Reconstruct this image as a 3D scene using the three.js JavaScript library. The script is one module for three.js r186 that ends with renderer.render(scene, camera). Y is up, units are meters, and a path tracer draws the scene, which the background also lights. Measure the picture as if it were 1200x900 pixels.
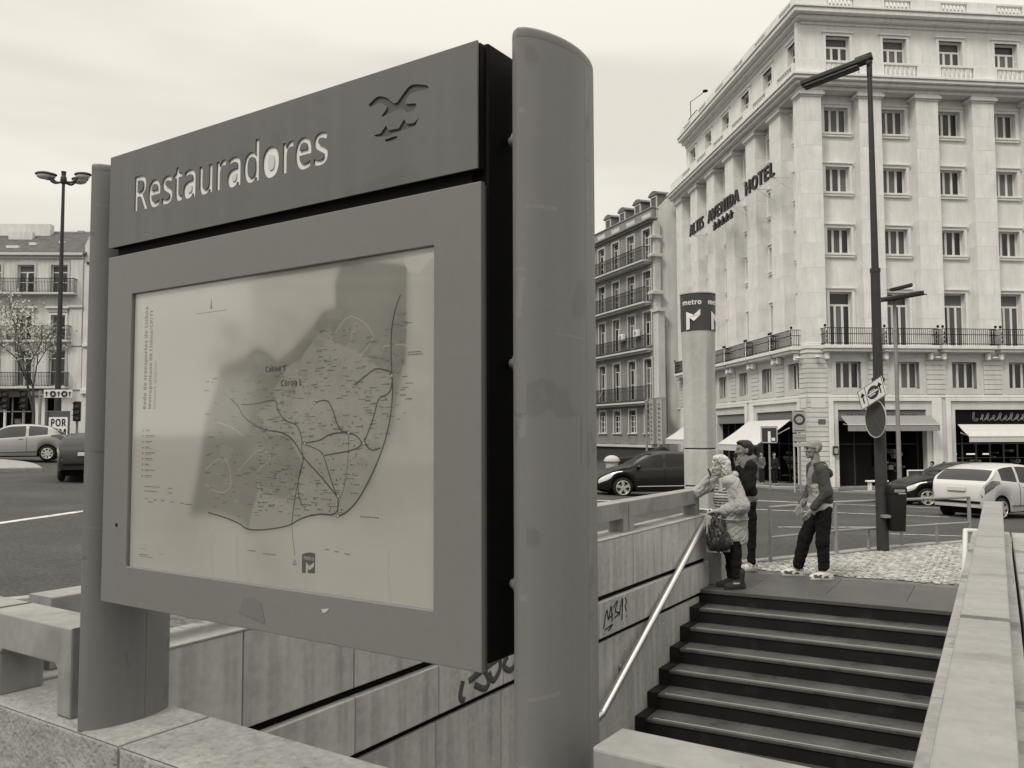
import * as THREE from 'three';
import { mergeGeometries, mergeVertices, toCreasedNormals } from 'three/addons/utils/BufferGeometryUtils.js';
import { RoundedBoxGeometry } from 'three/addons/geometries/RoundedBoxGeometry.js';
import { FontLoader } from 'three/addons/loaders/FontLoader.js';

// ---------- camera, sky, sun, exposure ----------
const scene = new THREE.Scene();
const R = THREE.MathUtils.degToRad;
const camera = new THREE.PerspectiveCamera(48.455, 4 / 3, 0.05, 2000);
camera.rotation.order = 'YXZ';
camera.position.set(0, 1.8, 0);
camera.rotation.set(R(3.32), R(29.6), R(-0.2));
const renderer = new THREE.WebGLRenderer({ antialias: true });
renderer.setSize(1024, 768);
renderer.toneMapping = THREE.LinearToneMapping;
renderer.toneMappingExposure = 1.0;
renderer.shadowMap.enabled = true;
renderer.shadowMap.type = THREE.PCFSoftShadowMap;

// seeded randomness
function rng(seed) { let a = seed >>> 0; return () => { a = (a + 0x6d2b79f5) | 0; let t = Math.imul(a ^ (a >>> 15), 1 | a); t = (t + Math.imul(t ^ (t >>> 7), 61 | t)) ^ t; return ((t ^ (t >>> 14)) >>> 0) / 4294967296; }; }
const rand = rng(7);
// value noise on a lattice that wraps every n cells
function lattice(seed) {
  const r = rng(seed), T = new Float32Array(4096).map(() => r()), P = new Uint16Array(4096).map((_, i) => i);
  for (let i = 4095; i > 0; i--) { const j = Math.floor(r() * (i + 1)); const t = P[i]; P[i] = P[j]; P[j] = t; }
  const h = (x, y) => T[(P[x & 4095] + y * 131) & 4095];
  return (x, y, nx, ny) => {
    const xi = Math.floor(x), yi = Math.floor(y), fx = x - xi, fy = y - yi, u = fx * fx * (3 - 2 * fx), v = fy * fy * (3 - 2 * fy);
    const m = (a, n) => ((a % n) + n) % n;
    const x0 = m(xi, nx), x1 = m(xi + 1, nx), y0 = m(yi, ny), y1 = m(yi + 1, ny);
    return (h(x0, y0) * (1 - u) + h(x1, y0) * u) * (1 - v) + (h(x0, y1) * (1 - u) + h(x1, y1) * u) * v;
  };
}
const N1 = lattice(11);
function fbm(u, v, f, oct = 4, fy = f) { let s = 0, a = 0.5, n = 0; for (let i = 0; i < oct; i++) { s += a * N1(u * f + i * 17, v * fy + i * 29, f, fy); n += a; a *= 0.5; f *= 2; fy *= 2; } return s / n; }
const clamp = (x, a = 0, b = 1) => Math.min(b, Math.max(a, x));
const ss = (a, b, x) => { const t = clamp((x - a) / (b - a)); return t * t * (3 - 2 * t); };

// overcast sky: brighter overhead than at the horizon, soft cloud banks, a warm grey
{
  const W = 1024, H = 512, data = new Float32Array(W * H * 4);
  for (let j = 0; j < H; j++) for (let i = 0; i < W; i++) {
    const u = i / W, v = (j + 0.5) / H, el = (v - 0.5) * Math.PI, se = Math.max(0, Math.sin(el));
    const c = fbm(u + 0.03 * N1(u * 20, v * 40, 20, 40), v, 11, 6, 34), cl = (ss(0.34, 0.64, c) - 0.5) * 0.42;
    let L = 0.85 * (1 + 0.42 * cl) + 1.5 * ss(0.42, 1.0, se) * (1 + 0.3 * cl);
    if (el < 0) L = 0.45;
    const o = (j * W + i) * 4, w = clamp(0.5 + cl);
    data[o] = L * 1.0; data[o + 1] = L * (0.955 + 0.006 * w); data[o + 2] = L * (0.85 + 0.015 * w); data[o + 3] = 1;
  }
  const sky = new THREE.DataTexture(data, W, H, THREE.RGBAFormat, THREE.FloatType);
  sky.mapping = THREE.EquirectangularReflectionMapping; sky.magFilter = THREE.LinearFilter; sky.minFilter = THREE.LinearFilter; sky.needsUpdate = true;
  scene.background = sky; scene.environment = sky;
}
const sun = new THREE.DirectionalLight(new THREE.Color().setRGB(1, 0.955, 0.86), 1.75);
sun.position.set(-14, 60, 34); sun.target.position.set(-6, 0, -18);
sun.castShadow = true; sun.shadow.radius = 26; sun.shadow.mapSize.set(2048, 2048);
Object.assign(sun.shadow.camera, { left: -60, right: 60, top: 60, bottom: -60, near: 1, far: 200 });
scene.add(sun, sun.target);

// ---------- textures ----------
function tex(w, h, fn, { srgb = true, rep = [1, 1] } = {}) {
  const d = new Uint8Array(w * h * 4);
  for (let j = 0; j < h; j++) for (let i = 0; i < w; i++) {
    const r = fn(i / w, j / h), o = (j * w + i) * 4;
    const g = Array.isArray(r) ? r : [r, r, r];
    for (let k = 0; k < 3; k++) { const x = clamp(g[k]); d[o + k] = Math.round(255 * (srgb ? (x <= 0.0031308 ? x * 12.92 : 1.055 * Math.pow(x, 1 / 2.4) - 0.055) : x)); }
    d[o + 3] = 255;
  }
  const t = new THREE.DataTexture(d, w, h, THREE.RGBAFormat);
  t.wrapS = t.wrapT = THREE.RepeatWrapping; t.magFilter = THREE.LinearFilter; t.minFilter = THREE.LinearMipmapLinearFilter; t.generateMipmaps = true;
  if (srgb) t.colorSpace = THREE.SRGBColorSpace;
  t.repeat.set(1 / rep[0], 1 / rep[1]); t.needsUpdate = true;
  return t;
}
const lin = (x) => new THREE.Color().setRGB(x, x * 0.995, x * 0.98);
function mat(c, o = {}) { const r = o.roughness ?? 0.85; return new THREE.MeshPhysicalMaterial({ color: typeof c === 'number' ? lin(c) : c, roughness: 0.85, metalness: 0, specularIntensity: r >= 0.7 ? 0.25 : r >= 0.4 ? 0.6 : 1, ...o }); }
// a surface with its own grain: tone texture, matching relief
function grain(size, px, fn, base, o = {}, bump = 0.002, bfn = null) {
  const m = tex(px, px, fn, { rep: [size, size] });
  const b = bfn ? tex(px, px, bfn, { srgb: false, rep: [size, size] }) : m;
  return mat(base, { map: m, bumpMap: b, bumpScale: bump, ...o });
}
const pits = (u, v, f, t) => ss(t, t + 0.08, N1(u * f, v * f, f, f));
const concreteFn = (u, v) => {
  const broad = fbm(u, v, 3, 4), fine = fbm(u, v, 40, 4), streak = fbm(u, v, 26, 3, 2);
  return 0.76 + 0.3 * (broad - 0.5) + 0.2 * (fine - 0.5) + 0.38 * (streak - 0.5) - 0.2 * pits(u, v, 120, 0.93) - 0.05 * pits(u, v, 57, 0.9);
};
const M = {};
M.concrete = grain(1.6, 768, concreteFn, 0.49, { roughness: 0.92 }, 0.002, (u, v) => 0.5 + 0.35 * (fbm(u, v, 60, 4) - 0.5) + 0.3 * (fbm(u, v, 30, 3, 3) - 0.5) - 0.4 * pits(u, v, 120, 0.92));
M.concreteTop = grain(1.9, 512, (u, v) => 0.74 + 0.3 * (fbm(u, v, 4, 4) - 0.5) + 0.24 * (fbm(u, v, 60, 3) - 0.5) - 0.3 * pits(u, v, 70, 0.9) - 0.25 * ss(0.62, 0.72, fbm(u, v, 6, 3)), 0.41, { roughness: 0.9 }, 0.003);
M.roughConcrete = grain(1.3, 768, (u, v) => 0.72 + 0.34 * (fbm(u, v, 5, 5) - 0.5) + 0.3 * (fbm(u, v, 60, 3) - 0.5) - 0.16 * pits(u, v, 90, 0.88), 0.37, { roughness: 0.95 }, 0.012, (u, v) => 0.6 + 0.6 * (fbm(u, v, 26, 5) - 0.5) + 0.3 * (fbm(u, v, 110, 2) - 0.5) - 0.25 * pits(u, v, 80, 0.86));
M.rail = grain(1.7, 512, (u, v) => 0.8 + 0.16 * (fbm(u, v, 4, 4) - 0.5) + 0.14 * (fbm(u, v, 60, 3) - 0.5) - 0.24 * pits(u, v, 70, 0.93) + 0.12 * (fbm(u, v, 30, 3, 3) - 0.5) - 0.12 * ss(0.6, 0.7, fbm(u, v, 7, 4)), 0.31, { roughness: 0.9 }, 0.0015);
M.asphalt = grain(5, 768, (u, v) => 0.66 + 0.35 * (fbm(u, v, 3, 4) - 0.5) + 0.5 * (fbm(u, v, 180, 2) - 0.5), 0.095, { roughness: 0.9 }, 0.004);
M.paving = grain(4, 768, (u, v) => 0.66 + 0.3 * (fbm(u, v, 5, 4) - 0.5) + 0.6 * (fbm(u, v, 128, 2) - 0.5), 0.17, { roughness: 0.92 }, 0.004);
M.kerb = grain(1.5, 256, (u, v) => 0.8 + 0.3 * (fbm(u, v, 12, 4) - 0.5), 0.32, {}, 0.002);
M.pillar = grain(1.6, 512, (u, v) => 0.8 + 0.26 * (fbm(u, v, 3, 4) - 0.5) + 0.12 * (fbm(u, v, 40, 3) - 0.5) + 0.22 * (fbm(u, v, 20, 3, 2) - 0.5), 0.52, { roughness: 0.9 }, 0.002);
M.slate = grain(1.5, 512, (u, v) => 0.7 + 0.35 * (fbm(u, v, 3, 4) - 0.5) + 0.2 * (fbm(u, v, 80, 2) - 0.5), 0.105, { roughness: 0.55 }, 0.0012);
M.blackStone = grain(1.2, 512, (u, v) => 0.5 + 0.6 * (fbm(u, v, 4, 5) - 0.5) + 0.4 * ss(0.66, 0.78, fbm(u, v, 7, 4)), 0.016, { roughness: 0.6 }, 0.001);
M.tread = grain(1.4, 512, (u, v) => 0.7 + 0.5 * (fbm(u, v, 4, 5) - 0.5) + 0.25 * (fbm(u, v, 90, 2) - 0.5) - 0.2 * ss(0.62, 0.7, fbm(u, v, 9, 4)), 0.105, { roughness: 0.5 }, 0.001);
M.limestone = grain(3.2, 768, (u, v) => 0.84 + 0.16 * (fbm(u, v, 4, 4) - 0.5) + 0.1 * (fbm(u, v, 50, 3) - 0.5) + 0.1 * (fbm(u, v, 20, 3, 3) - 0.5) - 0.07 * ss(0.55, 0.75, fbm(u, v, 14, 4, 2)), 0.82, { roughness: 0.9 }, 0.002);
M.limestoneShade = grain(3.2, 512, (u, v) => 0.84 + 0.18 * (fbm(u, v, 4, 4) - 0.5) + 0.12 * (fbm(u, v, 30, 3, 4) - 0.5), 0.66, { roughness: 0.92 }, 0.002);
M.render = grain(4, 512, (u, v) => 0.82 + 0.22 * (fbm(u, v, 3, 5) - 0.5) + 0.16 * (fbm(u, v, 18, 3, 2) - 0.5), 0.64, { roughness: 0.95 }, 0.002);
M.stucco = grain(4, 512, (u, v) => 0.78 + 0.3 * (fbm(u, v, 4, 5) - 0.5) + 0.22 * (fbm(u, v, 26, 3, 3) - 0.5), 0.3, { roughness: 0.95 }, 0.002);
M.oldWall = grain(5, 512, (u, v) => 0.82 + 0.24 * (fbm(u, v, 3, 5) - 0.5) + 0.24 * (fbm(u, v, 30, 3, 4) - 0.5), 0.7, { roughness: 0.95 }, 0.002);
M.signPaint = grain(1.6, 512, (u, v) => 0.86 + 0.12 * (fbm(u, v, 34, 3, 2) - 0.5) + 0.07 * (fbm(u, v, 3, 4) - 0.5) + 0.05 * (fbm(u, v, 100, 2) - 0.5) - 0.09 * ss(0.66, 0.74, fbm(u, v, 9, 4)), 0.14, { roughness: 0.46 }, 0.0003);
const scuffs = Array.from({ length: 34 }, () => [rand(), rand(), (rand() - 0.5) * 0.7 + (rand() < 0.6 ? 1.57 : 0), 0.008 + rand() * 0.05, 0.001 + rand() * 0.005, rand() < 0.65 ? 0.24 : -0.16]);
const scuff = (u, v) => { let s = 0; for (const [x, y, a, l, w, k] of scuffs) { const dx = u - x, dy = v - y, p = dx * Math.cos(a) + dy * Math.sin(a), q = -dx * Math.sin(a) + dy * Math.cos(a); if (Math.abs(p) < l && Math.abs(q) < w * (0.5 + N1(p * 300 + 90, y * 90, 512, 512))) s += k; } return s; };
M.postPaint = grain(1.1, 768, (u, v) => 0.86 + scuff(u, v) + 0.1 * (fbm(u, v, 26, 3, 2) - 0.5) + 0.09 * (fbm(u, v, 3, 4) - 0.5) + 0.05 * (fbm(u, v, 120, 2) - 0.5) - 0.12 * ss(0.68, 0.74, fbm(u, v, 7, 4)), 0.18, { roughness: 0.46 }, 0.0004);
M.black = mat(0.006, { roughness: 0.7 });
M.blackGloss = mat(0.01, { roughness: 0.25 });
M.steel = new THREE.MeshStandardMaterial({ color: lin(0.62), metalness: 0.9, roughness: 0.3 });
M.galv = grain(0.8, 128, (u, v) => 0.85 + 0.3 * (fbm(u, v, 6, 3) - 0.5), 0.3, { roughness: 0.6, metalness: 0.3 }, 0.0003);
M.iron = mat(0.012, { roughness: 0.7 });
M.lampPaint = grain(0.7, 256, (u, v) => 0.7 + 0.4 * (fbm(u, v, 5, 4) - 0.5) + 0.9 * pits(u, v, 40, 0.95), 0.05, { roughness: 0.55 }, 0.0005);
M.whitePaint = mat(0.66, { roughness: 0.6 });
M.white = mat(0.72, { roughness: 0.7 });
M.glassDark = mat(0.018, { roughness: 0.08 });
M.paneA = mat(0.05, { roughness: 0.3 }); M.paneB = mat(0.085, { roughness: 0.5 }); M.paneC = mat(0.02, { roughness: 0.2 });
M.dark = mat(0.006, { roughness: 0.9 });
M.shopDark = mat(0.015, { roughness: 0.9 });
M.awning = grain(1.2, 256, (u, v) => 0.86 + 0.1 * (fbm(u, v, 5, 3) - 0.5), 0.62, { roughness: 0.95, side: THREE.DoubleSide }, 0.001);
M.awningGrey = grain(1.2, 256, (u, v) => 0.86 + 0.1 * (fbm(u, v, 5, 3) - 0.5), 0.3, { roughness: 0.95, side: THREE.DoubleSide }, 0.001);
M.roofTile = grain(2.4, 512, (u, v) => 0.5 + 0.3 * (fbm(u, v, 8, 4) - 0.5) + 0.16 * Math.sin(v * Math.PI * 2 * 12), 0.2, { roughness: 0.95 }, 0.03, (u, v) => 0.5 + 0.5 * Math.sin(u * Math.PI * 2 * 12));
M.slateRoof = grain(2, 256, (u, v) => 0.75 + 0.3 * (fbm(u, v, 8, 4) - 0.5), 0.2, {}, 0.004);
M.lampGlass = mat(0.45, { roughness: 0.3 });

// ---------- geometry helpers ----------
const V3 = (x, y, z) => new THREE.Vector3(x, y, z);
function prep(g) {
  let q = g.index ? g.toNonIndexed() : g;
  if (!q.attributes.normal) q.computeVertexNormals();
  for (const k of Object.keys(q.attributes)) if (!['position', 'normal', 'uv'].includes(k)) q.deleteAttribute(k);
  q.morphAttributes = {}; q.clearGroups();
  return q;
}
// uv in metres from position, per face direction
function muv(g) {
  const q = prep(g), p = q.attributes.position, n = q.attributes.normal, uv = new Float32Array(p.count * 2);
  for (let i = 0; i < p.count; i++) {
    const ax = Math.abs(n.getX(i)), ay = Math.abs(n.getY(i)), az = Math.abs(n.getZ(i));
    if (ay >= ax && ay >= az) { uv[2 * i] = p.getX(i); uv[2 * i + 1] = p.getZ(i); }
    else if (ax > az) { uv[2 * i] = p.getZ(i); uv[2 * i + 1] = p.getY(i); }
    else { uv[2 * i] = p.getX(i); uv[2 * i + 1] = p.getY(i); }
  }
  q.setAttribute('uv', new THREE.BufferAttribute(uv, 2));
  return q;
}
const shift = (g, u, v) => { const a = g.attributes.uv; for (let i = 0; i < a.count; i++) a.setXY(i, a.getX(i) + u, a.getY(i) + v); return g; };
function bx(x0, x1, y0, y1, z0, z1) { const g = new THREE.BoxGeometry(x1 - x0, y1 - y0, z1 - z0); g.translate((x0 + x1) / 2, (y0 + y1) / 2, (z0 + z1) / 2); return g; }
function rbx(x0, x1, y0, y1, z0, z1, r = 0.012, s = 2) { const g = new RoundedBoxGeometry(x1 - x0, y1 - y0, z1 - z0, s, Math.min(r, (x1 - x0) / 2.01, (y1 - y0) / 2.01, (z1 - z0) / 2.01)); g.translate((x0 + x1) / 2, (y0 + y1) / 2, (z0 + z1) / 2); return g; }
function bar(a, b, r, n = 10, r2 = r) { const A = V3(...a), B = V3(...b), l = A.distanceTo(B), g = new THREE.CylinderGeometry(r2, r, l, n); g.translate(0, l / 2, 0); g.applyQuaternion(new THREE.Quaternion().setFromUnitVectors(V3(0, 1, 0), B.clone().sub(A).normalize())); g.translate(...a); return g; }
function tube(pts, r, n = 60, k = 10, tension = 0.5) { return new THREE.TubeGeometry(new THREE.CatmullRomCurve3(pts.map((p) => V3(...p)), false, 'catmullrom', tension), n, r, k); }
function ball(x, y, z, rx, ry = rx, rz = rx, n = 14) { const g = new THREE.SphereGeometry(1, n, Math.max(6, n - 4)); g.scale(rx, ry, rz); g.translate(x, y, z); return g; }
function quad(a, b, c, d) { const g = new THREE.BufferGeometry(); g.setAttribute('position', new THREE.Float32BufferAttribute([...a, ...b, ...c, ...a, ...c, ...d], 3)); g.setAttribute('uv', new THREE.Float32BufferAttribute([0, 0, 1, 0, 1, 1, 0, 0, 1, 1, 0, 1], 2)); g.computeVertexNormals(); return g; }
function prism(pts, depth, o = {}) { const s = new THREE.Shape(pts.map((p) => new THREE.Vector2(...p))); return new THREE.ExtrudeGeometry(s, { depth, bevelEnabled: false, ...o }); }
const merge = (list) => (list.length === 1 ? muv(list[0]) : mergeGeometries(list.map(muv)));

// ---------- naming ----------
const used = new Map();
function numbered(name) { const n = used.get(name) ?? 0; used.set(name, n + 1); return n ? name + '_' + String(n).padStart(3, '0') : name; }
function shadow(o) { o.castShadow = true; o.receiveShadow = true; return o; }
function thing(name, label, category, [x, y, z] = [0, 0, 0], turn = 0, group) {
  const o = new THREE.Group(); o.name = numbered(name); scene.add(o); o.position.set(x, y, z); o.rotation.y = turn;
  o.userData = { label, category }; if (group) o.userData.group = group; return o;
}
function part(parent, name, geos, m, label) {
  const o = shadow(new THREE.Mesh(merge(Array.isArray(geos) ? geos : [geos]), m)); o.name = name; parent.add(o);
  if (label) o.userData.label = label; return o;
}
function partRaw(parent, name, g, m, label) { const o = shadow(new THREE.Mesh(g, m)); o.name = name; parent.add(o); if (label) o.userData.label = label; return o; }
function sub(parent, name) { const o = new THREE.Group(); o.name = name; parent.add(o); return o; }
function struct(name, geos, m, raw) { const o = shadow(new THREE.Mesh(raw ? geos : merge(Array.isArray(geos) ? geos : [geos]), m)); o.name = numbered(name); o.userData.kind = 'structure'; scene.add(o); return o; }
function copyOf(root, pos, turn, label) { const r = root.clone(); r.name = numbered(root.name.replace(/_\d+$/, '')); scene.add(r); r.position.set(...pos); r.rotation.y = turn; r.userData = { ...root.userData, label }; return r; }

// the street tilts gently; level round the stair head
function groundY(x, z) {
  const w = ss(2.5, 9, Math.hypot(x + 1.75, z + 11.5)), sy = Math.sin(R(29.6)), cy = Math.cos(R(29.6)), X = x * cy - z * sy, D = -x * sy - z * cy, d = clamp(D, -10, 45), a = clamp(X, -26, 26);
  return w * (0.15193 - 0.00677 * d - 0.001336 * a * d);
}
const YAW = R(29.6), FWD = [-Math.sin(YAW), -Math.cos(YAW)], RGT = [Math.cos(YAW), -Math.sin(YAW)];
// ---------- ground ----------
function patch(A, B, C, D, n, m, lift, f = groundY) {     // bilinear sheet A-B (near edge) to D-C (far edge), draped on the ground
  const pos = [], uv = [], idx = [];
  for (let j = 0; j <= m; j++) for (let i = 0; i <= n; i++) {
    const s = i / n, t = j / m, x = (A[0] * (1 - s) + B[0] * s) * (1 - t) + (D[0] * (1 - s) + C[0] * s) * t, z = (A[1] * (1 - s) + B[1] * s) * (1 - t) + (D[1] * (1 - s) + C[1] * s) * t;
    pos.push(x, f(x, z) + lift, z); uv.push(x, z);
  }
  for (let j = 0; j < m; j++) for (let i = 0; i < n; i++) { const a = j * (n + 1) + i, b = a + 1, c = a + n + 2, d = a + n + 1; idx.push(a, b, c, a, c, d); }
  const g = new THREE.BufferGeometry();
  g.setAttribute('position', new THREE.Float32BufferAttribute(pos, 3)); g.setAttribute('uv', new THREE.Float32BufferAttribute(uv, 2)); g.setIndex(idx); g.computeVertexNormals();
  if (g.attributes.normal.getY(0) < 0) { const k = g.index.array; for (let i = 0; i < k.length; i += 3) { const t = k[i]; k[i] = k[i + 1]; k[i + 1] = t; } g.computeVertexNormals(); }
  return g;
}
const farClamp = (x, z) => groundY(clamp(x, -110, 70), clamp(z, -110, 40));
{
  const xs = [-600, -300, -150], zs = [-600, -300, -150];
  const fill = (a, lo, hi, st) => { for (let v = lo; v <= hi; v += st) a.push(v); };
  fill(xs, -110, -10, 5); xs.push(-7, -5, -3.29, -2.6, -1.9, -1.2, -0.26, 0.5, 2, 4, 6, 8); fill(xs, 10, 60, 5); xs.push(150, 300, 600);
  fill(zs, -110, -25, 5); zs.push(-22, -20, -18, -16, -14, -12.5, -11, -9.76, -8, -6, -4, -1.95, 0, 2, 4, 6, 8); fill(zs, 10, 40, 5); zs.push(150, 400);
  const pos = [], uv = [], idx = [], nx = xs.length;
  for (const z of zs) for (const x of xs) { pos.push(x, farClamp(x, z) - 0.11, z); uv.push(x, z); }
  for (let j = 0; j < zs.length - 1; j++) for (let i = 0; i < nx - 1; i++) {
    if (xs[i] >= -3.3 && xs[i + 1] <= -0.25 && zs[j] >= -9.77 && zs[j + 1] <= -1.94) continue;     // the stairwell
    const a = j * nx + i; idx.push(a, a + nx + 1, a + 1, a, a + nx, a + nx + 1);
  }
  const g = new THREE.BufferGeometry(); g.setAttribute('position', new THREE.Float32BufferAttribute(pos, 3)); g.setAttribute('uv', new THREE.Float32BufferAttribute(uv, 2)); g.setIndex(idx); g.computeVertexNormals();
  struct('road', g, M.asphalt, true);
}
// pavement round the stair, with a kerb on the road side
const KERB = [[-13, 2], [-9.3, -4.0], [-8.2, -5.9], [-5.2, -9.9], [-3.5, -11.5], [-2.85, -12.45], [-2.13, -13.62], [-1.33, -14.95], [-0.4, -16.35], [3, -21.2], [14, -26]];
const LW = (s) => [-3.35 + 0.0392 * s, -2 - 0.9992 * s];           // left wall, inner top edge, s metres from the near corner
{
  const out = [];
  const wallOut = (z) => [-3.66 - 0.0392 * (z + 2), z];
  out.push(patch([-13, 2], [-3.6, 2], wallOut(-4.0), [-9.3, -4.0], 16, 8, 0));
  out.push(patch([-9.3, -4.0], wallOut(-4.0), wallOut(-6), [-8.2, -5.9], 12, 6, 0));
  out.push(patch([-8.2, -5.9], wallOut(-6), wallOut(-9.9), [-5.2, -9.9], 10, 8, 0));
  out.push(patch([-5.2, -9.9], wallOut(-9.9), [-3.2, -11.19], [-3.5, -11.5], 6, 4, 0));
  struct('pavement', mergeGeometries(out.map(prep)), M.paving, true);
  const far = [patch([-3.2, -11.19], [0.6, -11.19], [0.6, -18], [-0.4, -16.35], 10, 20, -0.018), patch([-3.2, -11.19], [-0.4, -16.35], [-0.4, -16.35], [-3.5, -11.5], 12, 2, -0.018)];
  const cob = struct('cobbled_pavement', mergeGeometries(far.map(prep)), M.paving, true);
  // small limestone setts laid in fans
  const inside = (x, z) => { if (z > -11.2) return false; for (let i = 4; i < 8; i++) { const [ax, az] = KERB[i], [bx_, bz] = KERB[i + 1]; if (z <= az && z >= bz) { const t = (z - az) / (bz - az); return x > ax + (bx_ - ax) * t + 0.12 && x < 0.2; } } return false; };
  const r = rng(5), P = [], Nn = [], C = [], st = 0.079;
  for (let a = 0; a < 72; a++) for (let b = 0; b < 60; b++) {
    const bx0 = -3.4 + b * st, arc = 0.1 * Math.abs(Math.sin((b / 11) * Math.PI)), z0 = -11.24 - a * st - arc, x = bx0 + (a % 2) * 0.03 + (r() - 0.5) * 0.014, z = z0 + (r() - 0.5) * 0.014;
    if (!inside(x, z)) continue;
    const h = (st / 2) * (0.74 + r() * 0.16), y = groundY(x, z) - 0.004 + r() * 0.009, yb = y - 0.03, tw = (r() - 0.5) * 0.3 + 0.5 * Math.sin(b * 0.29), c = Math.cos(tw), s = Math.sin(tw), i2 = h * 0.84, tone = 0.2 + r() * 0.2;
    const tl = (r() - 0.5) * 0.1, tm = (r() - 0.5) * 0.1;
    const pt = (u, v, k, yy) => [x + (u * c - v * s) * k, yy, z + (u * s + v * c) * k];
    const top = [[-1, -1], [1, -1], [1, 1], [-1, 1]].map(([u, v]) => { const q = pt(u, v, i2, y); q[1] += u * tl * h + v * tm * h; return q; }), low = [[-1, -1], [1, -1], [1, 1], [-1, 1]].map(([u, v]) => pt(u, v, h, yb + 0.02));
    const face = (A, B, D, E) => { P.push(...A, ...D, ...B, ...A, ...E, ...D); for (let k = 0; k < 6; k++) C.push(tone, tone * 0.99, tone * 0.95); };
    face(...top); for (let k = 0; k < 4; k++) face(top[(k + 1) % 4], top[k], low[k], low[(k + 1) % 4]);
  }
  const g = new THREE.BufferGeometry(); g.setAttribute('position', new THREE.Float32BufferAttribute(P, 3)); g.setAttribute('color', new THREE.Float32BufferAttribute(C, 3)); g.computeVertexNormals();
  const setts = partRaw(cob, 'sett', g, new THREE.MeshStandardMaterial({ vertexColors: true, roughness: 0.85 })); setts.userData.kind = 'stuff';
  // near ground, right of the stair and behind the viewer
  struct('pavement', mergeGeometries([patch([0.2, 12], [16, 12], [16, -10.2], [0.2, -10.2], 20, 24, 0), patch([0.6, -10.2], [16, -10.2], [14, -26], [0.6, -18], 16, 16, 0), patch([-13, 12], [0.2, 12], [0.2, -1.5], [-13, 2], 14, 10, 0)].map(prep)), M.paving, true);
  const kerb = [];
  for (let i = 0; i < KERB.length - 1; i++) {
    const [ax, az] = KERB[i], [bx_, bz] = KERB[i + 1], L = Math.hypot(bx_ - ax, bz - az), n = Math.max(1, Math.round(L / 0.9));
    for (let k = 0; k < n; k++) {
      const t0 = k / n, t1 = (k + 1) / n, x0 = ax + (bx_ - ax) * t0, z0 = az + (bz - az) * t0, x1 = ax + (bx_ - ax) * t1, z1 = az + (bz - az) * t1, l = Math.hypot(x1 - x0, z1 - z0) - 0.008;
      const g2 = rbx(-l / 2, l / 2, -0.2, 0.012, -0.14, 0.02, 0.02, 1); g2.rotateY(-Math.atan2(z1 - z0, x1 - x0)); g2.rotateZ(0); g2.translate((x0 + x1) / 2, groundY((x0 + x1) / 2, (z0 + z1) / 2), (z0 + z1) / 2); kerb.push(g2);
    }
  }
  const kb = struct('kerb', bx(0, 0.01, -0.4, -0.39, 0, 0.01), M.kerb); kb.position.set(-6, 0, 0); kb.geometry.translate(0, -1, 0);
  for (const g2 of kerb) { const q = muv(g2); q.translate(6, 0, 0); partRaw(kb, 'kerb_stone', q, M.kerb); }
}
// painted lines and the traffic island
function strip(pts, w, lift) {
  const out = [];
  for (let i = 0; i < pts.length - 1; i++) {
    const [ax, az] = pts[i], [bx_, bz] = pts[i + 1], L = Math.hypot(bx_ - ax, bz - az), nx = (-(bz - az) / L) * w / 2, nz = ((bx_ - ax) / L) * w / 2;
    out.push(prep(patch([ax + nx, az + nz], [bx_ + nx, bz + nz], [bx_ - nx, bz - nz], [ax - nx, az - nz], Math.ceil(L / 2), 1, lift)));
  }
  return out;
}
M.paint = grain(2, 256, (u, v) => 0.75 + 0.4 * (fbm(u, v, 8, 4) - 0.5) - 0.4 * ss(0.6, 0.7, fbm(u, v, 20, 3)), 0.62, {}, 0.001);
struct('road_marking', mergeGeometries([
  ...strip([[-16.35, -9.2], [-17.5, -12.2], [-18.6, -15]], 0.22, -0.1), ...strip([[-14.2, -10.7], [-14.9, -12.2]], 0.16, -0.1),
  ...strip([[-10.3, -27.4], [-6.9, -28.9], [-4.6, -29.7]], 0.32, -0.1), ...strip([[-4.6, -29.7], [-0.5, -31.2], [9, -34.6]], 0.2, -0.1), ...strip([[-6.1, -24.0], [-1.2, -25.6]], 0.16, -0.1), ...strip([[-13.4, -22.6], [-9.2, -24.2]], 0.3, -0.1),
  ...strip([[-4.1, -18.6], [-2.3, -20.4]], 0.12, -0.1), ...strip([[-2.0, -18.4], [0.3, -19.6]], 0.12, -0.1)]), M.paint, true);
{
  const s = new THREE.Shape(); const P = [[-29.6, -18.2], [-30.9, -14.6], [-34, -11.5], [-40, -8.5], [-46, -9], [-44, -15], [-38, -18.2], [-33, -19.4]];
  s.moveTo(P[0][0], -P[0][1]); new THREE.SplineCurve([...P, P[0]].map((p) => new THREE.Vector2(p[0], -p[1]))).getPoints(60).forEach((p) => s.lineTo(p.x, p.y));
  const g = new THREE.ExtrudeGeometry(s, { depth: 0.3, bevelEnabled: true, bevelSize: 0.05, bevelThickness: 0.04, bevelSegments: 2 }); g.rotateX(-Math.PI / 2);
  const a = g.attributes.position; for (let i = 0; i < a.count; i++) a.setY(i, a.getY(i) + groundY(a.getX(i), a.getZ(i)) - 0.3);
  g.computeVertexNormals(); struct('traffic_island', muv(g), M.kerb, true);
}

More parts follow.
